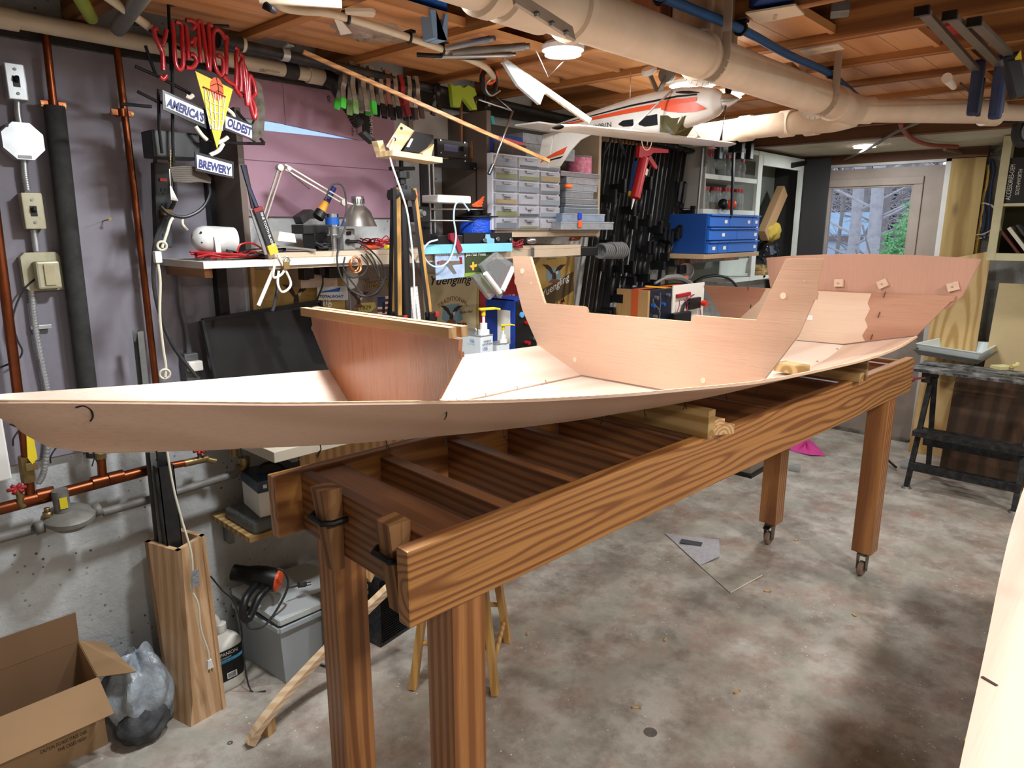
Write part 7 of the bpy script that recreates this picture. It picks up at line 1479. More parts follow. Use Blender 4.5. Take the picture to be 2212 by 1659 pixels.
for i,(x,y)in enumerate(((1463,392),(1473,396))):
 m=MB();a,b=at(x,y,Y=2.33),at(x-4,y+55,Y=2.33);m.bar(a,b,.022,.03,b=.004);m.bar(a+V((0,-.03,0)),b+V((0,-.02,.03)),.018,.02,b=.004);solo('small_clamp',m,M_cb,('left' if i==0 else 'right')+' one of two small black clamps on the tan plywood panel','clamp')
m=MB();m.cyl(at(1519,320,Y=2.18),at(1502,518,Y=2.18),.009,n=12);solo('steel_tube_upright',m,M_dsteel,'slim grey steel tube upright at the left edge of the jar cabinet','tube')
m=MB();m.bar(at(1586,300,Y=2.05),at(1580,470,Y=2.05),.012,.020,b=.001);m.box(at(1590,320,Y=2.05),(.03,.09,.05),b=.004);m.box(at(1582,300,Y=2.05),(.05,.03,.09),b=.004);solo('hanging_bar_clamp',m,M_cb,'black bar clamp hanging by itself in front of the jar cabinet','clamp')
for i,(x,dx)in enumerate(((1555,0),(1602,1),(1622,2))):
 m=MB();m.bar(at(x,300,Y=2.08),at(x-4,345,Y=2.08),.035,.05,b=.006);solo('hanging_clamp_jaw',m,M_cb,('left','middle','right')[i]+' one of three black clamp heads hanging over the jars','clamp')
M_cabw=plain('cabinet_white','#cfd6cf',.5,dirt=.3,dscale=6,dcol='#a8ada0');Yf=2.20
def cx(x,y=450,Y=Yf):return at(x,y,Y=Y).x
xa,xm,xr=cx(1519),cx(1632),cx(1728);zT,zB=2.15,at(1640,604,Y=Yf).z
g=thing('white_cabinet','tall white open cabinet between the clamps and the door','cabinet',((xa+xr)/2,2.3,zB))
z1,z2,z3=at(1570,385,Y=Yf).z,at(1570,458,Y=Yf).z,at(1570,550,Y=Yf).z
m=MB();m.bb(xa,xr,2.425,2.446,zB,zT);part('back_panel',m,plain('cab_back','#6f746c',.8,dirt=.3),g)
for z,x0,x1,h in((z1,xa,xm,.03),(z2,xa,xm,.03),(zB+.014,xm-.3,xr,.028),(zT-.015,xa,xr,.03)):m=MB();m.bb(x0,x1,Yf,2.425,z-h/2,z+h/2,b=.001);part('shelf_board',m,M_cabw,g)
for x,z0,w_ in((xm,zB,.07),(xr-.05,zB,.06)):m=MB();m.bb(x-.01,x-.01+w_,Yf-.004,Yf+.018,z0,zT);part('face_frame',m,M_cabw,g)
m=MB();m.bb(xm+.07,xr-.06,Yf-.003,Yf+.016,zT-.09,zT-.02);part('top_rail',m,M_cabw,g)
m=MB();m.bb(xa-.001,xa+.018,Yf+.001,2.424,zB+.5,zT-.031);part('side_panel',m,plain('grey_side','#8e8c86',.6),g)
m=MB();m.bb(xr+.012,xr+.03,2.0,2.43,.3,zT);part('side_panel',m,plain('dark_side','#2b2b2c',.7),g)
M_jar=plain('jar_glass','#dfe6e6',.08,trans=.8,ior=1.2);M_lidr=plain('red_lid','#a8202a',.4)
rr=random.Random(8)
for row,(z,y_,n)in enumerate(((z1+.0155,0,6),(z2+.0155,0,8))):
 for i in range(n):
  x=xa+.06+(xm-xa-.10)*(i+.3)/n;h=(.145,.135)[row]*(1 if row else rr.uniform(.85,1.15));r_=.040 if row else .048
  q=(x,Yf+.06+.02*(i%2),z);gj=thing('glass_jar','clear red-lidded jar, %s on the %s jar shelf of the white cabinet'%(descr[i]+(' from the left' if i else ''),('upper','lower')[row]),'jar',q,group='jars in the white cabinet')
  m=MB();m.lathe([(0,0),(r_*.8,0),(r_*.85,.01),(r_*.72,.04),(r_*.85,h*.5),(r_*.7,h*.8),(r_*.5,h-.012),(r_*.5,h-.010)],V(q)+V((0,0,.001)),(0,0,1),16);part('jar_glass',m,M_jar,gj)
  m=MB();m.cyl(V(q)+V((0,0,h-.012)),V(q)+V((0,0,h+.010)),r_*.62,n=16);part('jar_lid',m,M_lidr if not(row==0 and i==2)else plain('teal_lid','#2a7f86',.4),gj)
  m=MB();m.cyl(V(q)+V((0,0,.004)),V(q)+V((0,0,h*.35)),r_*.6,n=12);part('jar_contents',m,rr.choice(dmats),gj)
for i,(x,col)in enumerate(((1562,M_black),(1580,plain('orange_ball','#d8482a',.4)))):
 q=at(x,440,Y=Yf-.02);m=MB();m.sphere((q.x,q.y,z2+.0155+.034),.034,16);solo('rubber_ball',m,col,('black','orange-red')[i]+' round ball on the shelf above the blue bins','ball')
g=thing('blue_bin_rack','rack of bright blue plastic parts bins on a board below the jars','bin rack',(cx(1570,500),2.2,z3));Yb=2.06
bx0,bx1=at(1532,500,Y=Yb).x,at(1640,500,Y=Yb).x;bz0,bz1=at(1590,546,Y=Yb).z,at(1590,463,Y=Yb).z
m=MB();m.bb(bx0,bx1,Yb+.02,Yb+.30,bz0,bz1,b=.004);part('bin_shell',m,plain('bin_blue_dark','#123f86',.5),g)
M_bin=plain('bin_blue','#1f63c0',.45);hb=(bz1-bz0)/3
for r_,cols in enumerate(((0,.17,.37,.99),(0,.53,.99),(0,.37,.83,.99))):
 for a,b in zip(cols,cols[1:]):
  X0,X1=bx0+(bx1-bx0)*a,bx0+(bx1-bx0)*b;Z0=bz0+r_*hb
  m=MB();m.bb(X0+.003,X1-.003,Yb,Yb+.0195,Z0+.004,Z0+hb-.016,b=.002);m.bb(X0+.003,X1-.003,Yb-.012,Yb+.019,Z0+hb-.014,Z0+hb-.004,b=.002);bn=part('bin',m,M_bin,g)
  if b-a>.15:m=MB();xx=X1-.05 if r_!=1 or a>0 else(X0+X1)/2;m.bb(xx-.018,xx+.018,Yb-.0012,Yb-.0002,Z0+hb*.3,Z0+hb*.55);part('bin_label',m,M_lbl,bn)
m=MB();m.bb(bx0-.05,bx1+.02,Yb,2.43,bz0-.028,bz0-.0005,b=.001);solo('plywood_shelf',m,wood('ply_shelf','#c9b292','#a88c66','X',ring=60,dist=1,stretch=.02),'plywood shelf board carrying the blue bins','shelf')
m=MB();m.bb(bx0+.22,xm,2.30,2.33,bz0-.07,bz0-.029);solo('shelf_cleat',m,M_oakY,'reddish wood cleat under the blue bin shelf','cleat')
q0,q1=at(1640,490,Y=2.3),at(1692,405,Y=2.3);g=thing('cardboard_tube','brown cardboard board leaning in the open cabinet bay','cardboard',q0);m=MB();m.bar(at(1648,510,Y=2.3),at(1690,412,Y=2.3),.06,.11,b=.004);part('board_body',m,M_card,g)
m=MB();q=at(1665,500,Y=2.3);m=blob('','','',(q.x,2.31,q.z),(.13,.07,.08),None,41,flat=None,n=18);solo('yellow_cloth',m,plain('yellow_rag','#b39a3e',.85,bump=.6,bscale=20),'mustard yellow rag in the open cabinet bay','cloth')
q=at(1662,545,Y=2.3);m=blob('','','',(q.x,2.31,q.z),(.15,.07,.09),None,42,flat=None,n=18);solo('black_bag',m,plain('shiny_bag','#16171a',.15,bump=.8,bscale=16),'shiny black plastic bag under the yellow rag','bag')
for i,(x,y)in enumerate(((1638,578),(1650,586),(1640,594),(1654,598),(1664,596))):
 q=at(x,y,Y=2.24);m=MB();m.box(q,(.04,.08,.04),Matrix.Rotation(R(15+25*i),3,'Y'),b=.001);solo('wood_block_end',m,M_2x4x,'%s small square wood block at the bottom of the cabinet bay'%('top left','top right','lower left','lower middle','lower right')[i],'block')
Xc=at(1400,640,Y=2.08).x;yf=at(1332,640,X=Xc).y;zt=at(1400,628,Y=2.08).z
g=thing('battery_crate','plywood-ended battery crate with orange strap and wiring panel behind the boat','crate',(Xc+.3,2.2,LZB))
m=MB();m.bb(Xc,Xc+.02,2.08,yf,LZB+.0005,zt,b=.001);part('plywood_end',m,wood('crate_ply','#b8915f','#94703f','Z',ring=5,dist=3,stretch=.2),g)
xw=at(1450,640,Y=2.08).x;xe=at(1522,620,Y=2.08).x
m=MB();m.bb(Xc+.021,xw+.01,2.085,yf-.005,LZB+.0005,zt-.002,b=.002);part('battery_block',m,plain('navy_block','#12182c',.45),g)
m=MB();m.bb(xw+.011,xe,2.10,yf-.005,LZB+.0005,zt-.004,b=.002);part('rear_block',m,M_black,g)
m=MB();m.bb(xw+.012,xe-.01,2.076,2.084,LZB+.02,zt+.012,b=.001);wp=part('white_panel',m,M_lbl,g)
m=MB();yst=(2.08+yf)/2-.02;m.bb(Xc-.002,Xc-.0005,yst-.022,yst+.022,LZB+.001,zt+.001);m.bb(Xc-.002,Xc+.5,yst-.022,yst+.022,zt+.0005,zt+.003);part('orange_strap',m,plain('orange_strap','#c4562a',.6),g)
for(x,y,mt,r_)in((1415,643,M_dsteel,.012),(1440,637,M_dsteel,.010),(1408,660,M_blue,.012),(1430,657,M_blue,.010),(1412,684,M_dsteel,.012)):
 q=at(x,y,Y=2.083);m=MB();m.cyl(q,q+V((0,-.02,0)),r_,n=12);part('terminal',m,mt,g)
m=MB();m.tube([at(x,y,Y=2.065)for x,y in((1411,645),(1412,655),(1425,672),(1424,690))],.0035,6,smooth_n=4);m.tube([at(x,y,Y=2.065)for x,y in((1426,632),(1427,655),(1424,675))],.0035,6,smooth_n=4);part('grey_wire',m,M_dsteel,g)
m=MB();m.bar(at(1462,640,Y=2.068),at(1490,634,Y=2.068),.02,.022,b=.004);part('red_busbar',m,M_red,g)
m=MB();pxb(m,1491,645,1514,665,2.05,.024,.004);m.tube([at(x,y,Y=2.06)for x,y in((1495,650),(1480,655),(1474,670),(1470,690))],.009,8,smooth_n=4);part('breaker_block',m,M_black,g)
m=MB();q=at(1517,655,Y=2.055);m.cyl(q,q+V((0,-.03,0)),.018,n=16);part('red_switch_knob',m,plain('bright_red','#d8321e',.35),g)
m=MB()
for P in([(1468,648),(1466,665),(1456,685),(1446,692)],[(1478,648),(1486,660),(1478,678),(1462,688)],[(1490,640),(1500,636),(1480,650)],[(1512,668),(1514,680),(1516,690)]):m.tube([at(x,y,Y=2.055)for x,y in P],.003,6,smooth_n=4)
part('red_wire',m,plain('pinkred_wire','#b02a44',.45),g)
m=MB();pxb(m,1458,678,1493,696,2.03,.04,.006);part('relay_block',m,M_black,g)
m=MB();m.bar(at(1394,618,Y=2.12),at(1453,623,Y=2.10),.008,.008);solo('yellow_pencil',m,plain('pencil_yellow','#d8a028',.5),'yellow pencil lying on top of the battery crate','pencil')
g=thing('clamp_light','grey clamp work light lying on the battery crate','lamp',at(1465,615,Y=2.2));m=MB();m.lathe([(.0,.0),(.02,.005),(.055,.05),(.062,.075),(.060,.075),(.05,.05),(.018,.01)],at(1485,600,Y=2.2),(-.8,-.1,.5),28);part('reflector',m,plain('grey_enamel','#9a9a96',.4),g)
m=MB();m.tube([at(x,y,Y=2.17)for x,y in((1415,612),(1440,600),(1468,600),(1490,612),(1500,625))],.018,8,smooth_n=4,rs=[.008,.016,.02,.018,.01]);part('grey_strap_body',m,plain('grey_sock','#7a7876',.8),g)
m=MB();pxb(m,1471,573,1483,590,2.2,.03,.004);part('black_switch',m,M_black,g);m=MB();q=at(1480,600,Y=2.18);m.cyl(q+V((0,0,-.012)),q+V((0,0,.012)),.022,n=16);part('orange_cap',m,M_orange,g)
m=MB();m.tube([at(x,y,Y=2.2)for x,y in((1500,610),(1518,600),(1545,596),(1570,600),(1588,615),(1600,640),(1606,680))],.010,10,smooth_n=5);solo('air_hose',m,plain('dark_green_hose','#14221c',.35),'dark green hose arching behind the battery crate','hose')
m=MB();a=at(1560,562,Y=2.4);c=at(1622,605,Y=2.4);m.bb(a.x,c.x,2.42,2.44,c.z,a.z);solo('pale_panel',m,M_cabw,'small pale green-white panel on the wall below the blue bins','panel')
m=MB();P=[at(x,y,Z=.003)for x,y in((1700,968),(1722,955),(1745,948),(1762,962),(1785,985),(1750,985),(1715,975))];c=sum(P,V())/7
def pk(u,v):
 e=P[int(u*6.999)].lerp(P[(int(u*6.999)+1)%7],(u*6.999)%1);q=c.lerp(e,v);q.z=.006+.05*(1-v)*abs(math.sin(7*u*2*PI/2))+.004*math.sin(20*u);return q
m=MB();m.grid(pk,48,8);solo('pink_cloth',m,plain('hot_pink','#d8489a',.8),'bright pink cloth lying on the floor near the door','cloth')
for i,(x,y,r_)in enumerate(((1706,1006,.032),(1945,1000,.045))):
 q=at(x,y,Z=.03);m=MB();m.lathe([(0,0),(r_*.7,0),(r_,.07),(r_*.95,.07),(r_*.65,.005)],(q.x,q.y,.002+r_*.2),(.2,-.9,.2),20);solo('plastic_cup',m,M_clear,('small clear plastic cup lying on the floor beside the far left table leg','clear plastic cup on the floor by the workmate foot')[i],'cup')
q=at(1655,1005,Z=0);m=MB();P=[at(x,y,Z=.30)for x,y in((1598,935),(1640,905),(1680,900),(1676,960))];
m.bb(q.x-.30,q.x+.0,q.y-.02,q.y+.35,.02,.20,b=.002);g=thing('green_edged_box','grey box with green edge on the floor beyond the far left table leg','box',(q.x,q.y+.1,0));part('box_body',m,plain('greige_box','#9a9184',.7),g)
m=MB();m.bb(q.x-.055,q.x-.02,q.y-.0225,q.y-.0205,.02,.20);part('green_edge',m,plain('green_tape','#5a8a4a',.5),g)
m=MB();m.bb(q.x-.33,q.x+.03,q.y-.04,q.y+.37,.0005,.0195);part('dark_base',m,M_black,g)
for i,(x,y,mt,lb)in enumerate(((1096,1062,M_yel,'yellow spray nozzle under the table slats'),(1060,1045,M_black,'black case on the floor under the table slats'))):
 q=at(x,y,Z=.3);m=MB()
 if i==0:m.box((q.x,q.y,.28),(.07,.03,.03),b=.006);m.cyl((q.x+.02,q.y,.002),(q.x+.02,q.y,.265),.03,n=16)
 else:m.box((q.x-.05,q.y+.12,.12),(.28,.12,.238),b=.01)
 solo(('spray_bottle','tool_case')[i],m,mt,lb,('bottle','case')[i])
m=MB();q=at(770,955,Z=LZB+.03);m=blob('','','',(1.38,2.03,LZB+.035),(.09,.05,.035),None,51,flat=LZB+.001,n=16);solo('white_bag',m,plain('pale_bag','#cfe0e8',.4,bump=.6,bscale=25),'pale blue-white plastic bag on the lower bench just under the hull','bag')
P=[at(x,y,Z=.004)for x,y in((1435,1151),(1495,1163),(1553,1169),(1555,1206),(1648,1243),(1578,1281),(1512,1222))]
g=thing('newspaper','folded sheet of newspaper lying on the concrete floor under the table','newspaper',P[0]);m=MB();
def nz(p,z):return V((p.x,p.y,z))
m.prism([nz(P[0],.003),nz(P[1],.010),nz(P[2],.012),nz(P[3],.016),nz(P[6],.004)],(0,0,.0015));part('upper_fold',m,plain('newsprint','#b9bac0',.8,dirt=.5,dscale=60,dcol='#8a8a90'),g)
m=MB();m.prism([nz(P[6],.0022),nz(P[3],.0026),nz(P[4],.0024),nz(P[5],.002)],(0,0,.0015));part('lower_fold',m,plain('newsprint2','#b8b4a8',.8,dirt=.7,dscale=9,dcol='#77685c'),g)
a,b=at(1472,1164,Z=.014),at(1518,1172,Z=.014);m=MB();dd=(b-a);s_=V((dd.y,-dd.x,0)).normalized()*.05;m.prism([a,b,b+s_,a+s_],(0,0,.0008));part('dark_headline_box',m,plain('headline','#4a4a50',.8),g)
m=MB();e=P[4].lerp(P[5],.0);m.prism([nz(P[5].lerp(P[3],.02),.0045),nz(P[4].lerp(P[3],.02),.0045),nz(P[4],.0045),nz(P[5],.0045)],(0,0,.0006));part('pale_margin',m,M_lbl,g)
M_pl=plain('plane_white','#d9d6cf',.35,dirt=.25,dscale=10,dcol='#b3a898',coat=.3);M_plo=plain('plane_orange','#d4502c',.35);M_plb=plain('plane_black','#14161b',.3);M_tint=plain('tinted_canopy','#6a6344',.1,trans=.6,ior=1.1)
pl=thing('model_airplane','white radio-control model airplane with orange stripes hung upside down from the ceiling','model airplane',(2.5,1.6,1.95))
YA=1.62
nose,tail=V((2.352,1.19,2.036)),V((2.324,1.935,2.020));KS=.97
nz_=nose
ax=(nose-tail);LA=ax.length;ax.normalize()
upv=V((0,0,1));sid=ax.cross(upv).normalized();upn=sid.cross(ax).normalized()
def FP(t,a,b):return tail+ax*(LA*t)+sid*a*KS+upn*b*KS
prof=[(0.0,.012,.010,.0),(.08,.018,.020,.0),(.25,.030,.040,.0),(.42,.042,.058,.0),(.55,.052,.072,.0),(.68,.056,.078,.0),(.80,.056,.072,.006),(.90,.052,.060,.008),(.965,.042,.047,.010),(1.0,.022,.024,.010)]
def fus(u,v):
 t=u*.9999;i=min(int(t*(len(prof)-1)),len(prof)-2);f=t*(len(prof)-1)-i
 a,b=prof[i],prof[i+1];L=[a[k]+(b[k]-a[k])*f for k in range(4)];an=2*PI*v;c,s=math.cos(an),math.sin(an);e=.72
 return FP(L[0],L[1]*math.copysign(abs(c)**e,c),L[3]+L[2]*math.copysign(abs(s)**e,s))
m=MB();m.grid(fus,54,32);m.sphere(FP(.992,0,.010),.022,12);part('fuselage',m,M_pl,pl)
def skin(pts,mat,nm,off=.0028,seg=1):
 """decal following the near side of the fuselage: pts = (t, v)"""
 m=MB();vs=[]
 for(t,v)in pts:
  i=max(0,min(t,1));u=None
  lo,hi=0,1
  for _ in range(24):
   md=(lo+hi)/2;k=min(int(md*(len(prof)-1)),len(prof)-2);f=md*(len(prof)-1)-k;tt=prof[k][0]+(prof[k+1][0]-prof[k][0])*f
   if tt<i:lo=md
   else:hi=md
  p=fus(md,v);c=FP(i,0,.004);d=(p-c).normalized();vs.append(p+d*off)
 return vs
def ribbon(ts,v0,v1,mat,nm):
 m=MB();A=skin([(t,v)for t,v in zip(ts,v0)],mat,nm);B=skin([(t,v)for t,v in zip(ts,v1)],mat,nm);n=len(A)
 m.add(A+B,[(i,i+1,n+i+1,n+i)for i in range(n-1)],True);part(nm,m,mat,pl)
ts=[.10+.80*i/24 for i in range(25)]
SIDE=0.0
ribbon(ts,[.06+.0*t for t in ts],[.045]*25,M_plb,'black_stripe');ribbon(ts,[.032]*25,[.006+.0*t for t in ts],M_plo,'orange_stripe')
ribbon([.72,.75,.78,.81,.84,.87,.90,.925,.945],[.04,.04,.04,.036,.03,.018,.0,-.02,-.05],[.0,-.01,-.02,-.032,-.042,-.05,-.055,-.056,-.058],M_plo,'orange_flash')
ribbon([.79,.82,.86,.91],[.10,.105,.10,.075],[.09,.075,.065,.068],M_plb,'black_flash')
for(t0,t1,v0,v1)in((.475,.565,-.020,-.070),(.595,.70,-.012,-.085)):
 ribbon([t0,t0+(t1-t0)*.3,t1-(t1-t0)*.3,t1],[v0-.02,v0,v0,v0],[v1+.02,v1,v1,v1],M_plb,'side_window')
W_=[FP(.715,.054,-.030),FP(.79,.050,-.058),FP(.84,.04,-.045),FP(.83,.052,-.022)]
m=MB();m.add([FP(.715,.057,-.018),FP(.715,.057,-.076),FP(.79,.046,-.090),FP(.85,.05,-.028),FP(.715,-.057,-.018),FP(.715,-.057,-.076),FP(.79,-.046,-.090),FP(.85,-.05,-.028)],[(0,1,2,3),(4,5,6,7),(1,5,6,2),(2,6,7,3)]);part('windshield',m,M_tint,pl)
def side_text(s,t,v,h,mat,name='lettering',w=None):
 p=skin([(t,v)],mat,'')[0];text(s,mat,p+sid*.001,-ax,-upn,pl,h=h,w=w)
side_text('N78047',.43,-.020,.017,M_plb,w=.085);side_text('MUSTANG'[:0]+'SHALENB'[:0]+'SUPER HS',.90,.155,.010,M_plo,w=.05)
wc=FP(.665,0,-.088);wdir=sid
tipN=V((1.712,1.39,1.915));
sp=(tipN-V((2.992,1.479,1.974))).normalized();chord=ax;wn=chord.cross(sp).normalized()
def wing(u,v):
 s=(u*2-1);a=abs(s);c=.16*(1-.25*a)if a<.93 else .16*(1-.25*a)*(1-((a-.93)/.07)**2*.6);an=2*PI*v
 x=math.cos(an);y=math.sin(an);th=.015*(1-.5*a)*(1-x*.0)
 p=wc+sp*(s*.64)+V((0,0,-.02*0));yy=y*th*(1.0 if x>0 else(1+x)**.5 if x>-1 else 0)
 return p+chord*(x*c/2)+wn*yy-upn*(.02*a*0)
m=MB();m.grid(wing,36,24);part('wing',m,M_pl,pl)
m=MB();
for(s0,s1,x0,x1)in((.72,.96,-.2,.15),):
 z=.0
P_=[wc+sp*(-.64*s)+chord*x+wn*.0 for s,x in((.70,.03),(.80,-.01),(.96,-.035),(.97,-.055),(.85,-.045))]
sgn=1 if wn.z<0 else-1
m=MB();m.prism([p+wn*sgn*.0105 for p in P_],wn*sgn*.001);part('wing_decal',m,M_plo,pl)
for(t,sfrac,x)in((.60,.38,-.03),):
 m=MB();m.tube([FP(.77,.052,.062),wc+sp*(.60*.40)*(1 if(sp.dot(sid))>0 else-1)],.0035,6);part('wing_strut',m,M_pl,pl)
m=MB();m.bar(FP(.835,.05,-.03),wc-sp*(.64*.42)+chord*.05,.012,.006);m.bar(FP(.83,.05,-.03),wc+chord*.07+sp*.03,.012,.006);part('wing_strut',m,M_pl,pl)
def flat(nm,pts,t=.006,mat=M_pl,ex=None):
 m=MB();m.prism(pts,ex if ex is not None else upn*t);return part(nm,m,mat,pl)
flat('fin',[FP(.34,-.003,-.03),FP(.20,-.003,-.06),FP(.13,-.003,-.10),FP(.065,-.003,-.155),FP(-.02,-.003,-.158),FP(.03,-.003,-.015)],ex=sid*.006)
flat('rudder',[FP(.02,-.004,-.018),FP(-.025,-.004,-.157),FP(-.095,-.004,-.150),FP(-.05,-.004,-.018)],ex=sid*.008)
flat('fin_flash',[FP(.115,.0035,-.080),FP(.03,.0035,-.098),FP(-.06,.0035,-.122),FP(-.075,.0035,-.135),FP(.0,.0035,-.118),FP(.09,.0035,-.108)],ex=sid*.0012,mat=M_plo)
flat('fin_bar',[FP(.09,.0035,-.115),FP(.0,.0035,-.124),FP(-.02,.0035,-.131),FP(.07,.0035,-.124)],ex=sid*.0012,mat=M_plb)
flat('tailplane',[FP(.12,.20,-.008),FP(.15,0.02,-.008),FP(.15,-.02,-.008),FP(.12,-.20,-.008),FP(-.03,-.21,-.008),FP(-.03,.21,-.008)])
m=MB();m.bar(FP(.66,.0,.07),FP(.645,.045,.135),.022,.005,up=ax);part('gear_leg',m,M_dsteel,pl)
m=MB();c=FP(.645,.05,.145);m.lathe([(0,-.012),(.024,-.010),(.029,0),(.024,.010),(0,.012)],c,(sid+upn*1.5),24);part('wheel',m,M_white,pl);m=MB();m.lathe([(0,-.0125),(.010,-.0125),(.010,-.0145),(0,-.0145)],c,(sid+upn*1.5),16);part('wheel_hub',m,M_redh,pl)
m=MB();m.bar(FP(.66,.0,.07),FP(.67,-.045,.135),.022,.005,up=ax);m.lathe([(0,-.012),(.03,-.01),(.034,0),(.03,.01),(0,.012)],FP(.67,-.05,.145),sid,24);part('gear_leg',m,M_dsteel,pl)
m=MB();m.lathe([(.024,0),(.026,.004),(.022,.022),(.010,.045),(.003,.055),(0,.056)],FP(1.0,0,.010),ax,24);part('spinner',m,M_steel,pl)
pc=FP(1.0,0,.010)+ax*.012
for s in(1,-1):
 dv=(upn*-1*s+sid*.25*s+ax*.0).normalized();m=MB();wv=dv.cross(ax).normalized()
 Q=[]
 for k in range(9):
  t=k/8;Q.append((pc+dv*(.012+.125*t),.014*math.sin(PI*(.15+.8*t))))
 m.shell(lambda u,v:(lambda a:a[0]+wv*(v-.5)*2*a[1]*1.0+ax*(v-.5)*.012)(Q[int(round(u*8))]),8,3,.002);part('propeller_blade',m,M_blackm,pl)
m=MB()
for p in(wc+V((-.15,.25,0)),):m.cyl(FP(.5,0,.06),FP(.5,0,.06)+V((0,0,2.187-FP(.5,0,.06).z)),.0012,n=5);m.cyl(FP(.85,0,.05),V((FP(.85,0,.05).x,FP(.85,0,.05).y,2.187)),.0012,n=5)
part('hanging_line',m,M_galv,pl)
for i,(x,y)in enumerate(((1392,290),(1412,294))):
 m=MB();m.tube([at(x-5,y,Y=1.42),at(x,y+2,Y=1.42),at(x-4,y+12,Y=1.42)],.0022,6);m.tube([at(x+3,y,Y=1.42),at(x-4,y+12,Y=1.42)],.002,6);part('wing_hook',m,plain('hook%d'%i,'#c9a45a',.5),pl)
Xw=5.86
M_shw=plain('bookcase_cream','#d8d3ac',.55,dirt=.25)
Xb=5.30
za,zb_=at(2130,562,X=Xb).z,2.168;ya=at(2130,560,X=Xb).y
g=thing('book_cabinet','cream wall cabinet with books cut off by the right picture edge','cabinet',(Xb+.1,ya-.3,za))
zm=at(2180,442,X=Xb).z
for(y0,y1,z0,z1)in((ya-.045,ya,za,zb_),(ya-.8,ya-.046,za,za+.045),(ya-.8,ya-.046,zb_-.04,zb_)):m=MB();m.bb(Xb,Xb+.02,y0,y1,z0,z1,b=.001);part('face_frame',m,M_shw,g)
m=MB();m.bb(Xb+.021,Xb+.30,ya-.018,ya-.002,za,zb_);part('side_panel',m,M_shw,g)
m=MB();m.bb(Xb+.02,Xb+.295,ya-.8,ya-.02,zm-.008,zm+.008);part('shelf_board',m,M_shw,g)
m=MB();m.bb(Xb+.021,Xb+.295,ya-.8,ya-.02,za+.001,za+.02);part('shelf_board',m,M_shw,g)
m=MB();m.bb(Xb+.296,Xb+.31,ya-.8,ya,za,zb_);part('back_panel',m,plain('dark_olive_back','#3f3c2c',.8),g)
m=MB();z0=zm+.0085;m.bb(Xb+.03,Xb+.20,ya-.145,ya-.022,z0,z0+.27,b=.001);g2=thing('record_box','black boxed book with white spine lettering in the upper bay of the cream cabinet','book',(Xb+.1,ya-.08,z0));part('book_body',m,M_black,g2)
text('ACCESSORIES-OEM',M_lbl,(Xb+.0292,ya-.075,z0+.02),(0,0,1),(0,1,0),g2,w=.21,h=.026);text('SOUTHWORTH',M_lbl,(Xb+.0292,ya-.115,z0+.05),(0,0,1),(0,1,0),g2,w=.15,h=.02)
rr=random.Random(6)
for k in range(7):
 y0=ya-.06-.045*k;m=MB();hgt=.20+.02*(k%3);cc=V((Xb+.12,y0-.05,za+.021+hgt*.42));m.box(cc,(.17,.014+.006*(k%2),hgt),Matrix.Rotation(R(-38),3,'X'),b=.001);solo('leaning_book',m,plain('book%d'%k,('#5a2a22','#d8d4c8','#3a3a38','#c9c2ae','#6a3a2c','#e0dccf','#2e4a3a')[k],.5),('maroon','white','dark grey','cream','brown','ivory','dark green')[k]+' book leaning in the lower bay of the cream cabinet','book',group='books in the cream cabinet')
Xr=5.90;q=at(2116,475,X=Xr);g=thing('hung_rope','navy blue rope hung in long loops beside the door post','rope',q+V((0,0,-.2)));m=MB()
tp=at(2140,345,X=Xr)
for P in([(2140,345),(2132,400),(2118,450),(2104,490),(2108,505),(2120,505),(2126,470),(2130,420),(2138,370)],[(2143,345),(2148,365),(2142,400),(2138,450),(2136,490),(2128,515),(2120,510)],[(2138,350),(2130,420),(2112,480),(2112,500),(2124,498),(2130,460)]):m.tube([at(x,y,X=Xr)for x,y in P],.007,8,smooth_n=5)
part('rope_loops',m,plain('navy_rope','#1e2c4a',.8,bump=.4,bscale=150),g);m=MB();m.cyl(tp,tp+V((.038,0,0)),.006,n=8);part('nail',m,M_blackm,g)
g=thing('cable_coil','coil of cream cable hung behind the navy rope','cable',q);m=MB();rr=random.Random(12)
for k in range(5):m.torus(q+V((-.006+.004*k,rr.uniform(-.012,.012),rr.uniform(-.012,.012))),(1,rr.uniform(-.1,.1),rr.uniform(-.1,.1)),.118+rr.uniform(-.012,.01),.004,36,6)
part('coil_loops',m,plain('cream_cable','#b5ab92',.6),g)
m=MB();P=[at(x,y,Z=2.15)for x,y in((1945,265),(1955,285),(1975,302),(2010,313),(2068,317))];m.tube(P,.013,10,smooth_n=5);solo('red_pipe',m,plain('dusty_red_hose','#9a4638',.6,dirt=.4,dscale=20),'dusty red hose curving along the drywall above the door','hose')
m=MB();P=[at(x,y,Z=2.14)for x,y in((1740,350),(1790,356),(1830,342),(1885,316),(1935,285),(1990,262))];m.tube(P,.009,8,smooth_n=5);solo('grey_cable',m,plain('dusty_grey_cable','#7d7263',.7),'grey cable sagging from the cabinet to the white side pipe over the door','cable')
m=MB();P=[at(x,y,Z=2.14)for x,y in((2040,322),(2085,330),(2140,328),(2180,310))];m.tube(P,.012,8,smooth_n=4);solo('brown_cable',m,plain('brown_cable','#6a5a4c',.7),'brown cable running over the rope toward the cream cabinet','cable')
m=MB();q=at(1712,357,X=5.6);m.cyl(at(1712,357,X=5.5),at(1740,352,X=5.8),.02,n=12);solo('black_bar_end',m,M_black,'black round bar end at the top of the cabinet stile by the door','bar')
g0=[((1992,22),(2108,150),2110,215),((2052,32),(2158,140),2160,210),((2105,46),(2180,118),2185,160)]
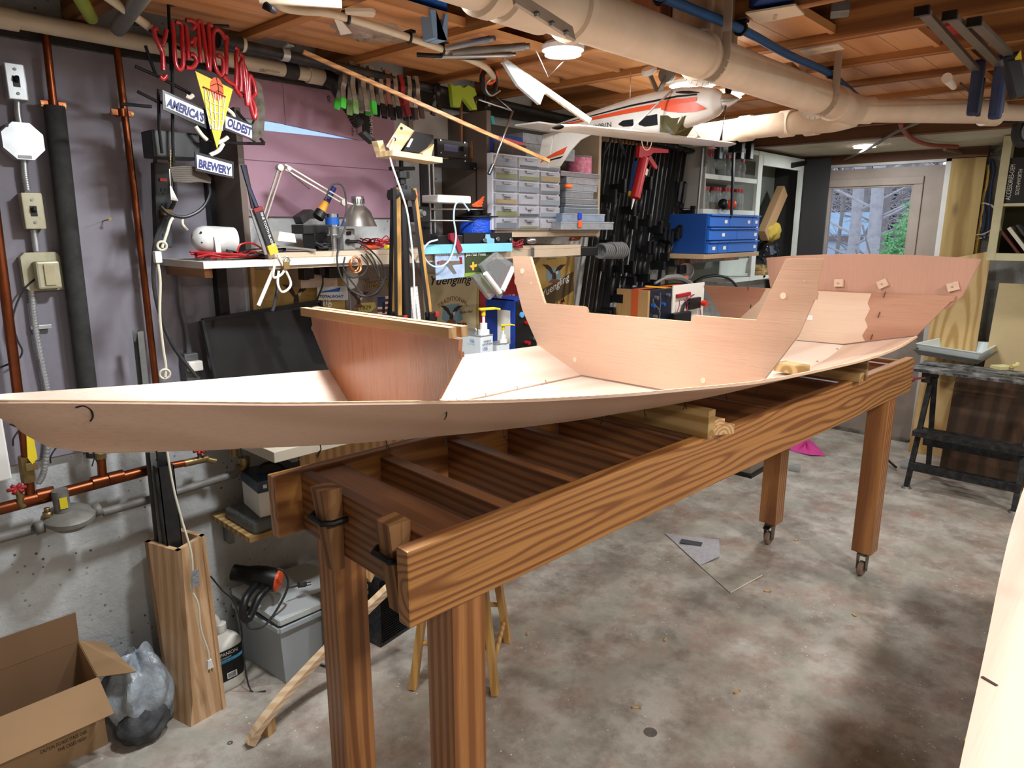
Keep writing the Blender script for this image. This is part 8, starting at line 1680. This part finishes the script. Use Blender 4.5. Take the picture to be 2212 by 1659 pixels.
for i,(a,b,hx_,hy)in enumerate(g0):
 Z1=2.12;A_=at(*a,Z=2.10);B_=at(*b,Z=2.12);g=thing('f_clamp','dusty blue-handled bar clamp, %s of three hanging at the upper right'%('left','middle','right')[i],'clamp',B_)
 m=MB();m.bar(A_,B_,.024,.012,b=.001);part('clamp_bar',m,plain('dusty_bar%d'%i,'#6b6257',.5,metal=.5,dirt=.3),g)
 m=MB();m.bar(A_+V((0,0,.008)),A_+V((0,0,-.012)),.03,.014);part('end_stop',m,M_blackm,g)
 if i<2:
  m=MB();q=B_+V((.01,-.005,0));m.bar(q+V((0,0,.03)),q+V((.01,0,-.14-.02*i)),.034,.045,b=.010);part('clamp_handle',m,plain('dark_blue_grip%d'%i,'#1c2a4e',.55,dirt=.4,dcol='#4a5060'),g)
  m=MB();m.bar(q+V((.035,-.01,-.02)),q+V((.03,-.01,-.14)),.015,.02,b=.004);part('trigger',m,M_grip,g)
 else:
  m=MB();P=[at(x,y,Z=2.10)for x,y in((2192,128),(2205,110),(2207,132),(2196,138))];m.prism(P,(0,0,.004));part('yellow_label',m,M_yel,g)
  m=MB();m.bar(B_+V((0,0,.0)),B_+V((.02,-.04,-.12)),.04,.045,b=.008);part('clamp_handle',m,M_grip,g)
g=thing('cart_wheel','black rubber wheel hanging at the right picture edge below the clamps','wheel',at(2205,300,Y=.55));m=MB();q=at(2208,285,Y=.62);m.torus(q,(.4,1,0),.058,.018,28,12);part('tyre',m,M_rubber,g);m=MB();m.cyl(q+V((-.008,-.02,0)),q+V((.008,.02,0)),.042,n=20);part('wheel_hub',m,M_dsteel,g)
m=MB();m.tube([at(x,y,Z=2.1)for x,y in((2118,232),(2140,250),(2165,265),(2212,262),(2240,250))],.004,6,smooth_n=5);m.tube([at(x,y,Z=2.1)for x,y in((2075,180),(2100,205),(2118,232))],.004,6,smooth_n=3);solo('black_wire_loop',m,M_rubber,'thin dusty cord looping between the blue-handled clamps and the right edge','cord')
g=thing('cream_plug','cream plug with short cord stuck between joists left of the blue-handled clamps','plug',at(2055,182,Z=2.18));m=MB();a,b=at(2045,168,Z=2.16),at(2060,188,Z=2.15);m.cyl(a,b,.018,.011,n=14);part('plug_body',m,M_lbl,g)
def sheet(pts,mat,lb,nm='plywood_sheet',t=.012):
 c=sum(pts,V())/len(pts);g=thing(nm,lb,'plywood',(c.x,c.y,0));m=MB();n=(pts[1]-pts[0]).cross(pts[2]-pts[0]).normalized()
 if n.x<0:n=-n
 m.prism(pts,n*t);part('sheet',m,mat,g);return g
M_pine_ply=wood('pine_ply','#c9a872','#a88246','Z',ring=6,dist=5,stretch=.12,rough=.6,pore=.15,contrast=(.3,.9),c3='#d4b680')
x0=5.55
A_=at(2036,560,X=5.80);B_=at(2140,542,X=5.80);zt=A_.z
yl=A_.y+.02;sheet([V((5.62,yl,.002)),V((5.62,B_.y-.02,.002)),V((5.84,B_.y,B_.z)),V((5.84,yl,zt-.01))],M_pine_ply,'yellow pine plywood sheet with strong vertical grain leaning right of the door')
c=at(2165,612,X=5.7);sheet([V((5.50,c.y+.02,.002)),V((5.50,c.y-.8,.002)),V((5.72,c.y-.8,c.z)),V((5.72,c.y+.02,c.z))],plain('cream_board','#c4b084',.6,dirt=.2,dscale=3),'plain cream board leaning in front of the pine plywood at the right edge')
c=at(2075,800,X=5.3);sheet([V((5.22,c.y+.03,.002)),V((5.22,c.y-.75,.002)),V((5.36,c.y-.75,c.z)),V((5.36,c.y+.03,c.z))],wood('dark_ply','#5e4430','#42301f','Z',ring=3,dist=4,stretch=.2,rough=.6),'dark brown board standing behind the black folding workbench')
g=thing('folding_workbench','black paint-spattered folding workbench at the right','workbench',(4.85,.7,0));M_wm=plain('spattered_black','#16181b',.45,dirt=.25,dscale=30,dcol='#6a6c6c')
F1=at(1958,1050,Z=.012);F2=at(2190,1103,Z=.012);zt=at(1990,782,Y=F1.y).z
dw=(F2-F1);dw.z=0;wd=dw.length;dw.normalize();dd=V((-dw.y,dw.x,0));
if dd.x<0:dd=-dd
ZT=.755
def WB(a,b,z):return V((F1.x,F1.y,0))+dw*a+dd*b+V((0,0,z))
for i,a in enumerate((.0,wd)):
 m=MB();m.bar(WB(a,0,.012),WB(a+(.015 if i==0 else-.015),.20,ZT-.06),.03,.022,b=.002);part('leg',m,M_wm,g)
 m=MB();m.bar(WB(a+.02,.42,.012),WB(a+(.035 if i==0 else .0),.19,ZT-.06),.03,.022,b=.002);part('leg',m,M_wm,g)
 m=MB();m.cyl(WB(a,0,.0),WB(a,0,.012),.03,.024,n=20);part('rubber_foot',m,M_dsteel,g);m=MB();m.cyl(WB(a+.02,.42,.0),WB(a+.02,.42,.012),.03,.024,n=16);part('rubber_foot',m,M_dsteel,g)
for(b,z,h)in((.04,.14,.05),(.08,.36,.035),(.33,.24,.05)):
 m=MB();m.bar(WB(-.01,b,z),WB(wd+.01,b,z),.05 if h==.05 else .14,h,b=.003);part('cross_brace',m,M_wm,g)
m=MB();m.bb(0,.01,0,.01,0,.01)if False else None
m.bar(WB(.0,.12,ZT-.045),WB(.0,.34,ZT-.045),.05,.08,b=.004);part('head_bracket',m,M_wm,g);m=MB();m.bar(WB(wd,.12,ZT-.045),WB(wd,.34,ZT-.045),.05,.08,b=.004);part('head_bracket',m,M_wm,g)
for b in(.06,.27):m=MB();m.bar(WB(-.08,b+.06,ZT+.0),WB(wd+.10,b+.06,ZT+.0),.155,.018,b=.002);part('jaw_plate',m,plain('spattered_top%d'%int(b*100),'#2a2c2e',.5,dirt=.8,dscale=14,dcol='#a8aaa8'),g)
m=MB();q=at(1998,802,X=WB(0,.03,0).x);q=WB(-.045,.04,ZT-.055);m.cyl(WB(0,.10,ZT-.05),q,.007,n=10);m.cyl(q,q+V((-.01,.05,-.02)),.016,n=12);m.sphere(q+V((-.012,.075,-.035)),.016,12);part('crank_handle',m,plain('dusty_red_plastic','#8f2a34',.5,dirt=.5,dcol='#c9a8a4'),g)
tz=ZT+.0095
g=thing('paint_tray','metal paint tray with white plastic liner on the black folding workbench','paint tray',WB(.18,.16,tz))
P0,P1,P2,P3=[at(x,y,Z=tz+.045)for x,y in((1972,752),(2028,739),(2164,752),(2120,776))]
def tray(m,P,z0,z1,ins,t=.002):
 c=sum(P,V())/4;top=[V((p.x,p.y,z1))for p in P];bot=[V((c.x+(p.x-c.x)*ins,c.y+(p.y-c.y)*ins,z0))for p in P];tin=[V((c.x+(p.x-c.x)*.98,c.y+(p.y-c.y)*.98,z1))for p in P];bin_=[V((p.x,p.y,z0+t))for p in bot]
 m.add(top+bot+tin+bin_,[(i,(i+1)%4,4+(i+1)%4,4+i)for i in range(4)]+[(7,6,5,4)]+[(8+i,8+(i+1)%4,12+(i+1)%4,12+i)for i in range(4)]+[(12,13,14,15)]+[(i,(i+1)%4,8+(i+1)%4,8+i)for i in range(4)])
 for i in range(4):m.bar(top[i],top[(i+1)%4],.012,.004)
m=MB();tray(m,[P0,P1,P2,P3],tz,tz+.038,.86);part('metal_tray',m,M_dsteel,g)
c_=sum([P0,P1,P2,P3],V())/4;Q=[c_+(p-c_)*.93 for p in(P0,P1,P2,P3)]
m=MB();tray(m,Q,tz+.008,tz+.078,.88);part('white_liner',m,plain('liner_white','#e4efee',.35),g)
m=MB();q=at(2165,790,Z=tz+.02);m.box((q.x,q.y,tz+.0105),(.10,.075,.02),Matrix.Rotation(R(-35),3,'Z'),b=.001);g=thing('sandpaper_block','cream sanding block with curled paper at the right end of the folding workbench','sanding block',(q.x,q.y,tz));part('block_body',m,plain('cream_block','#d8cf9a',.7),g)
m=MB();m.tube([V((q.x-.02,q.y-.05,tz+.024)),V((q.x+.02,q.y-.07,tz+.03)),V((q.x+.03,q.y-.075,tz+.045))],.012,8,smooth_n=4);part('curled_paper',m,plain('yellow_paper','#e0d488',.7),g)
m=MB();P=[at(x,y,Z=.006)for x,y in((1918,995),(1935,1005),(1938,1010))];m.tube([at(1916,992,Z=.05),at(1936,1010,Z=.02)],.008,8);solo('dropped_tool',m,M_black,'short black handle on the floor left of the workbench foot','handle')
zz=.80
E_=[(2240,985),(2212,1055),(2185,1140),(2160,1245),(2135,1370),(2110,1490),(2090,1580),(2073,1659),(2058,1740)]
P=[at(x,y,Z=zz)for x,y in E_]
g=thing('panel_stand','second plywood hull panel on a trestle at the right picture edge','plywood panel',(1.7,-.2,0))
S=spline(P,5);m=MB();W2=.52
out=V((.0,-1,0));vs=[]
def pan(u,v):
 i=u*(len(S)-1);k=min(int(i),len(S)-2);p=S[k].lerp(S[k+1],i-k);return p+V((0,-W2*v,.0+.10*v*v))
m.shell(pan,40,8,.006);part('plywood_panel',m,M_ply_pale,g,label='pale plywood panel with a small slot')
q=at(2137,1471,Z=zz+.008);m=MB();m.box(q,(.006,.028,.0015),Matrix.Rotation(R(-25),3,'Z'));part('cut_slot',m,M_dk,g)
cy=sum(P,V())/len(P)
for x in(1.25,2.15):
 yy=at(2150,1300,Z=zz).y-.18
 m=MB();m.bar((x,yy+.14,zz-.038),(x,yy-.28,zz-.038),.04,.07);part('trestle_beam',m,M_2x4x,g)
 for s in(.10,-.26):m=MB();m.bar((x,yy+s,.0),(x,yy+s*.8,zz-.074),.038,.038);part('trestle_leg',m,M_pinew,g)
for(p,q,r_,mt,lb)in(((150,-45),(197,38),.016,plain('lime_pipe','#8a9a3a',.5,dirt=.4),'yellow-green pipe end in the dark upper left corner'),((200,-30),(322,58),.011,M_pvc,'slim cream tube crossing the dark upper left corner'),((330,-45),(255,62),.02,M_dsteel,'dusty grey pipe in the dark upper left corner')):
 m=MB();m.cyl(at(*p,Z=2.13),at(*q,Z=2.15),r_,n=14);solo('overhead_pipe',m,mt,lb,'pipe')
rr=random.Random(55)
for k,(x,y)in enumerate(((1437,1383),(1592,1496),(1140,1370),(1658,1278),(1720,1168),(1375,1530),(1845,1330))):
 q=at(x,y,Z=0);m=MB();m.box((q.x,q.y,.003),(.022+.01*(k%2),.009,.005),Matrix.Rotation(rr.uniform(0,3),3,'Z'),b=.001);solo('wood_chip',m,M_pinew,'pale wood chip on the concrete floor, '+('left of the shadow edge','nearest to the round stain','by the stool shadow','beside the newspaper corner','beyond the far casters','in the middle of the foreground','in the right foreground')[k],'wood chip',group='wood chips on the floor')
q=at(1405,1582,Z=0);m=MB();m.lathe([(0,.0006),(.022,.0006),(.022,.0012),(0,.0012)],(q.x,q.y,0),(0,0,1),24);solo('floor_plug',m,plain('lead_plug','#6e6862',.7,dirt=.6,dscale=40),'round dark grey plug set in the concrete floor in the foreground','plug')
for(x,y)in((497,1605),):
 q=at(x,y,Z=0);m=MB();m.lathe([(.004,.0006),(.009,.0006),(.009,.0016),(.004,.0016)],(q.x,q.y,0),(0,0,1),20);solo('washer',m,M_dsteel,'small steel washer on the floor near the curved wood strip','washer')
def lamp(name,loc,r,watt,label,col=(1,.97,.93),zc=None):
 g=thing('ceiling_light',label,'light',loc,group='round LED ceiling lights')
 m=MB();m.lathe([(0,.0),(r*1.0,.0),(r*1.02,.012),(r*.9,.02),(0,.02)],loc,(0,0,1),32)
 part('housing',m,M_white,g)
 m=MB();m.lathe([(0,-.006),(r*.86,-.005),(r*.93,-.0005)],loc,(0,0,1),32)
 part('diffuser',m,plain('led_diffuser','#ffffff',.5,emit='#fff8f0',es=8),g)
 d=bpy.data.lights.new('led_light','AREA');d.shape='DISK';d.size=r*1.7;d.energy=watt;d.color=col
 o=bpy.data.objects.new('led_light',d);C.objects.link(o);o.parent=g;o.location=(0,0,-.012);o.visible_camera=True
LZ=2.165
lamp('l',(1.00,1.40,2.165),.09,16,'round ceiling light above the bow of the boat, above the picture edge',(.93,.97,1))
lamp('l',(1.72,1.39,2.13),.062,12,'round ceiling light glaring below the big white pipe, left of the model plane',(.95,.98,1))
lamp('l',(2.61,1.457,LZ),.09,3.2,'round ceiling light above the nose of the model plane')
lamp('l',(2.88,1.45,LZ),.075,2,'round ceiling light just behind the propeller of the model plane')
lamp('l',(3.70,1.43,LZ),.09,9,'round ceiling light half hidden where the white pipes join')
lamp('l',(5.30,1.62,2.172),.08,10,'round ceiling light on the drywall ceiling near the door',(.95,.98,1))
lamp('l',(2.45,-.45,LZ),.09,19,'round ceiling light to the right outside the picture',(1,.96,.92))
lamp('l',(4.6,-.5,LZ),.09,12,'round ceiling light at the far right outside the picture',(1,.95,.9))
lamp('l',(.2,-.5,LZ),.09,10,'added round fill light behind the photographer')  # added fill lamp out of view, lifts the shadows
lamp('l',(1.1,-.7,LZ),.09,15,'added round fill light right of the photographer')  # unseen lamp added to brighten the near side of the hull
sc=bpy.context.scene
sc.view_settings.view_transform='Standard';sc.view_settings.look='None';sc.view_settings.gamma=1;sc.view_settings.exposure=0.5
sc.view_settings.use_curve_mapping=False
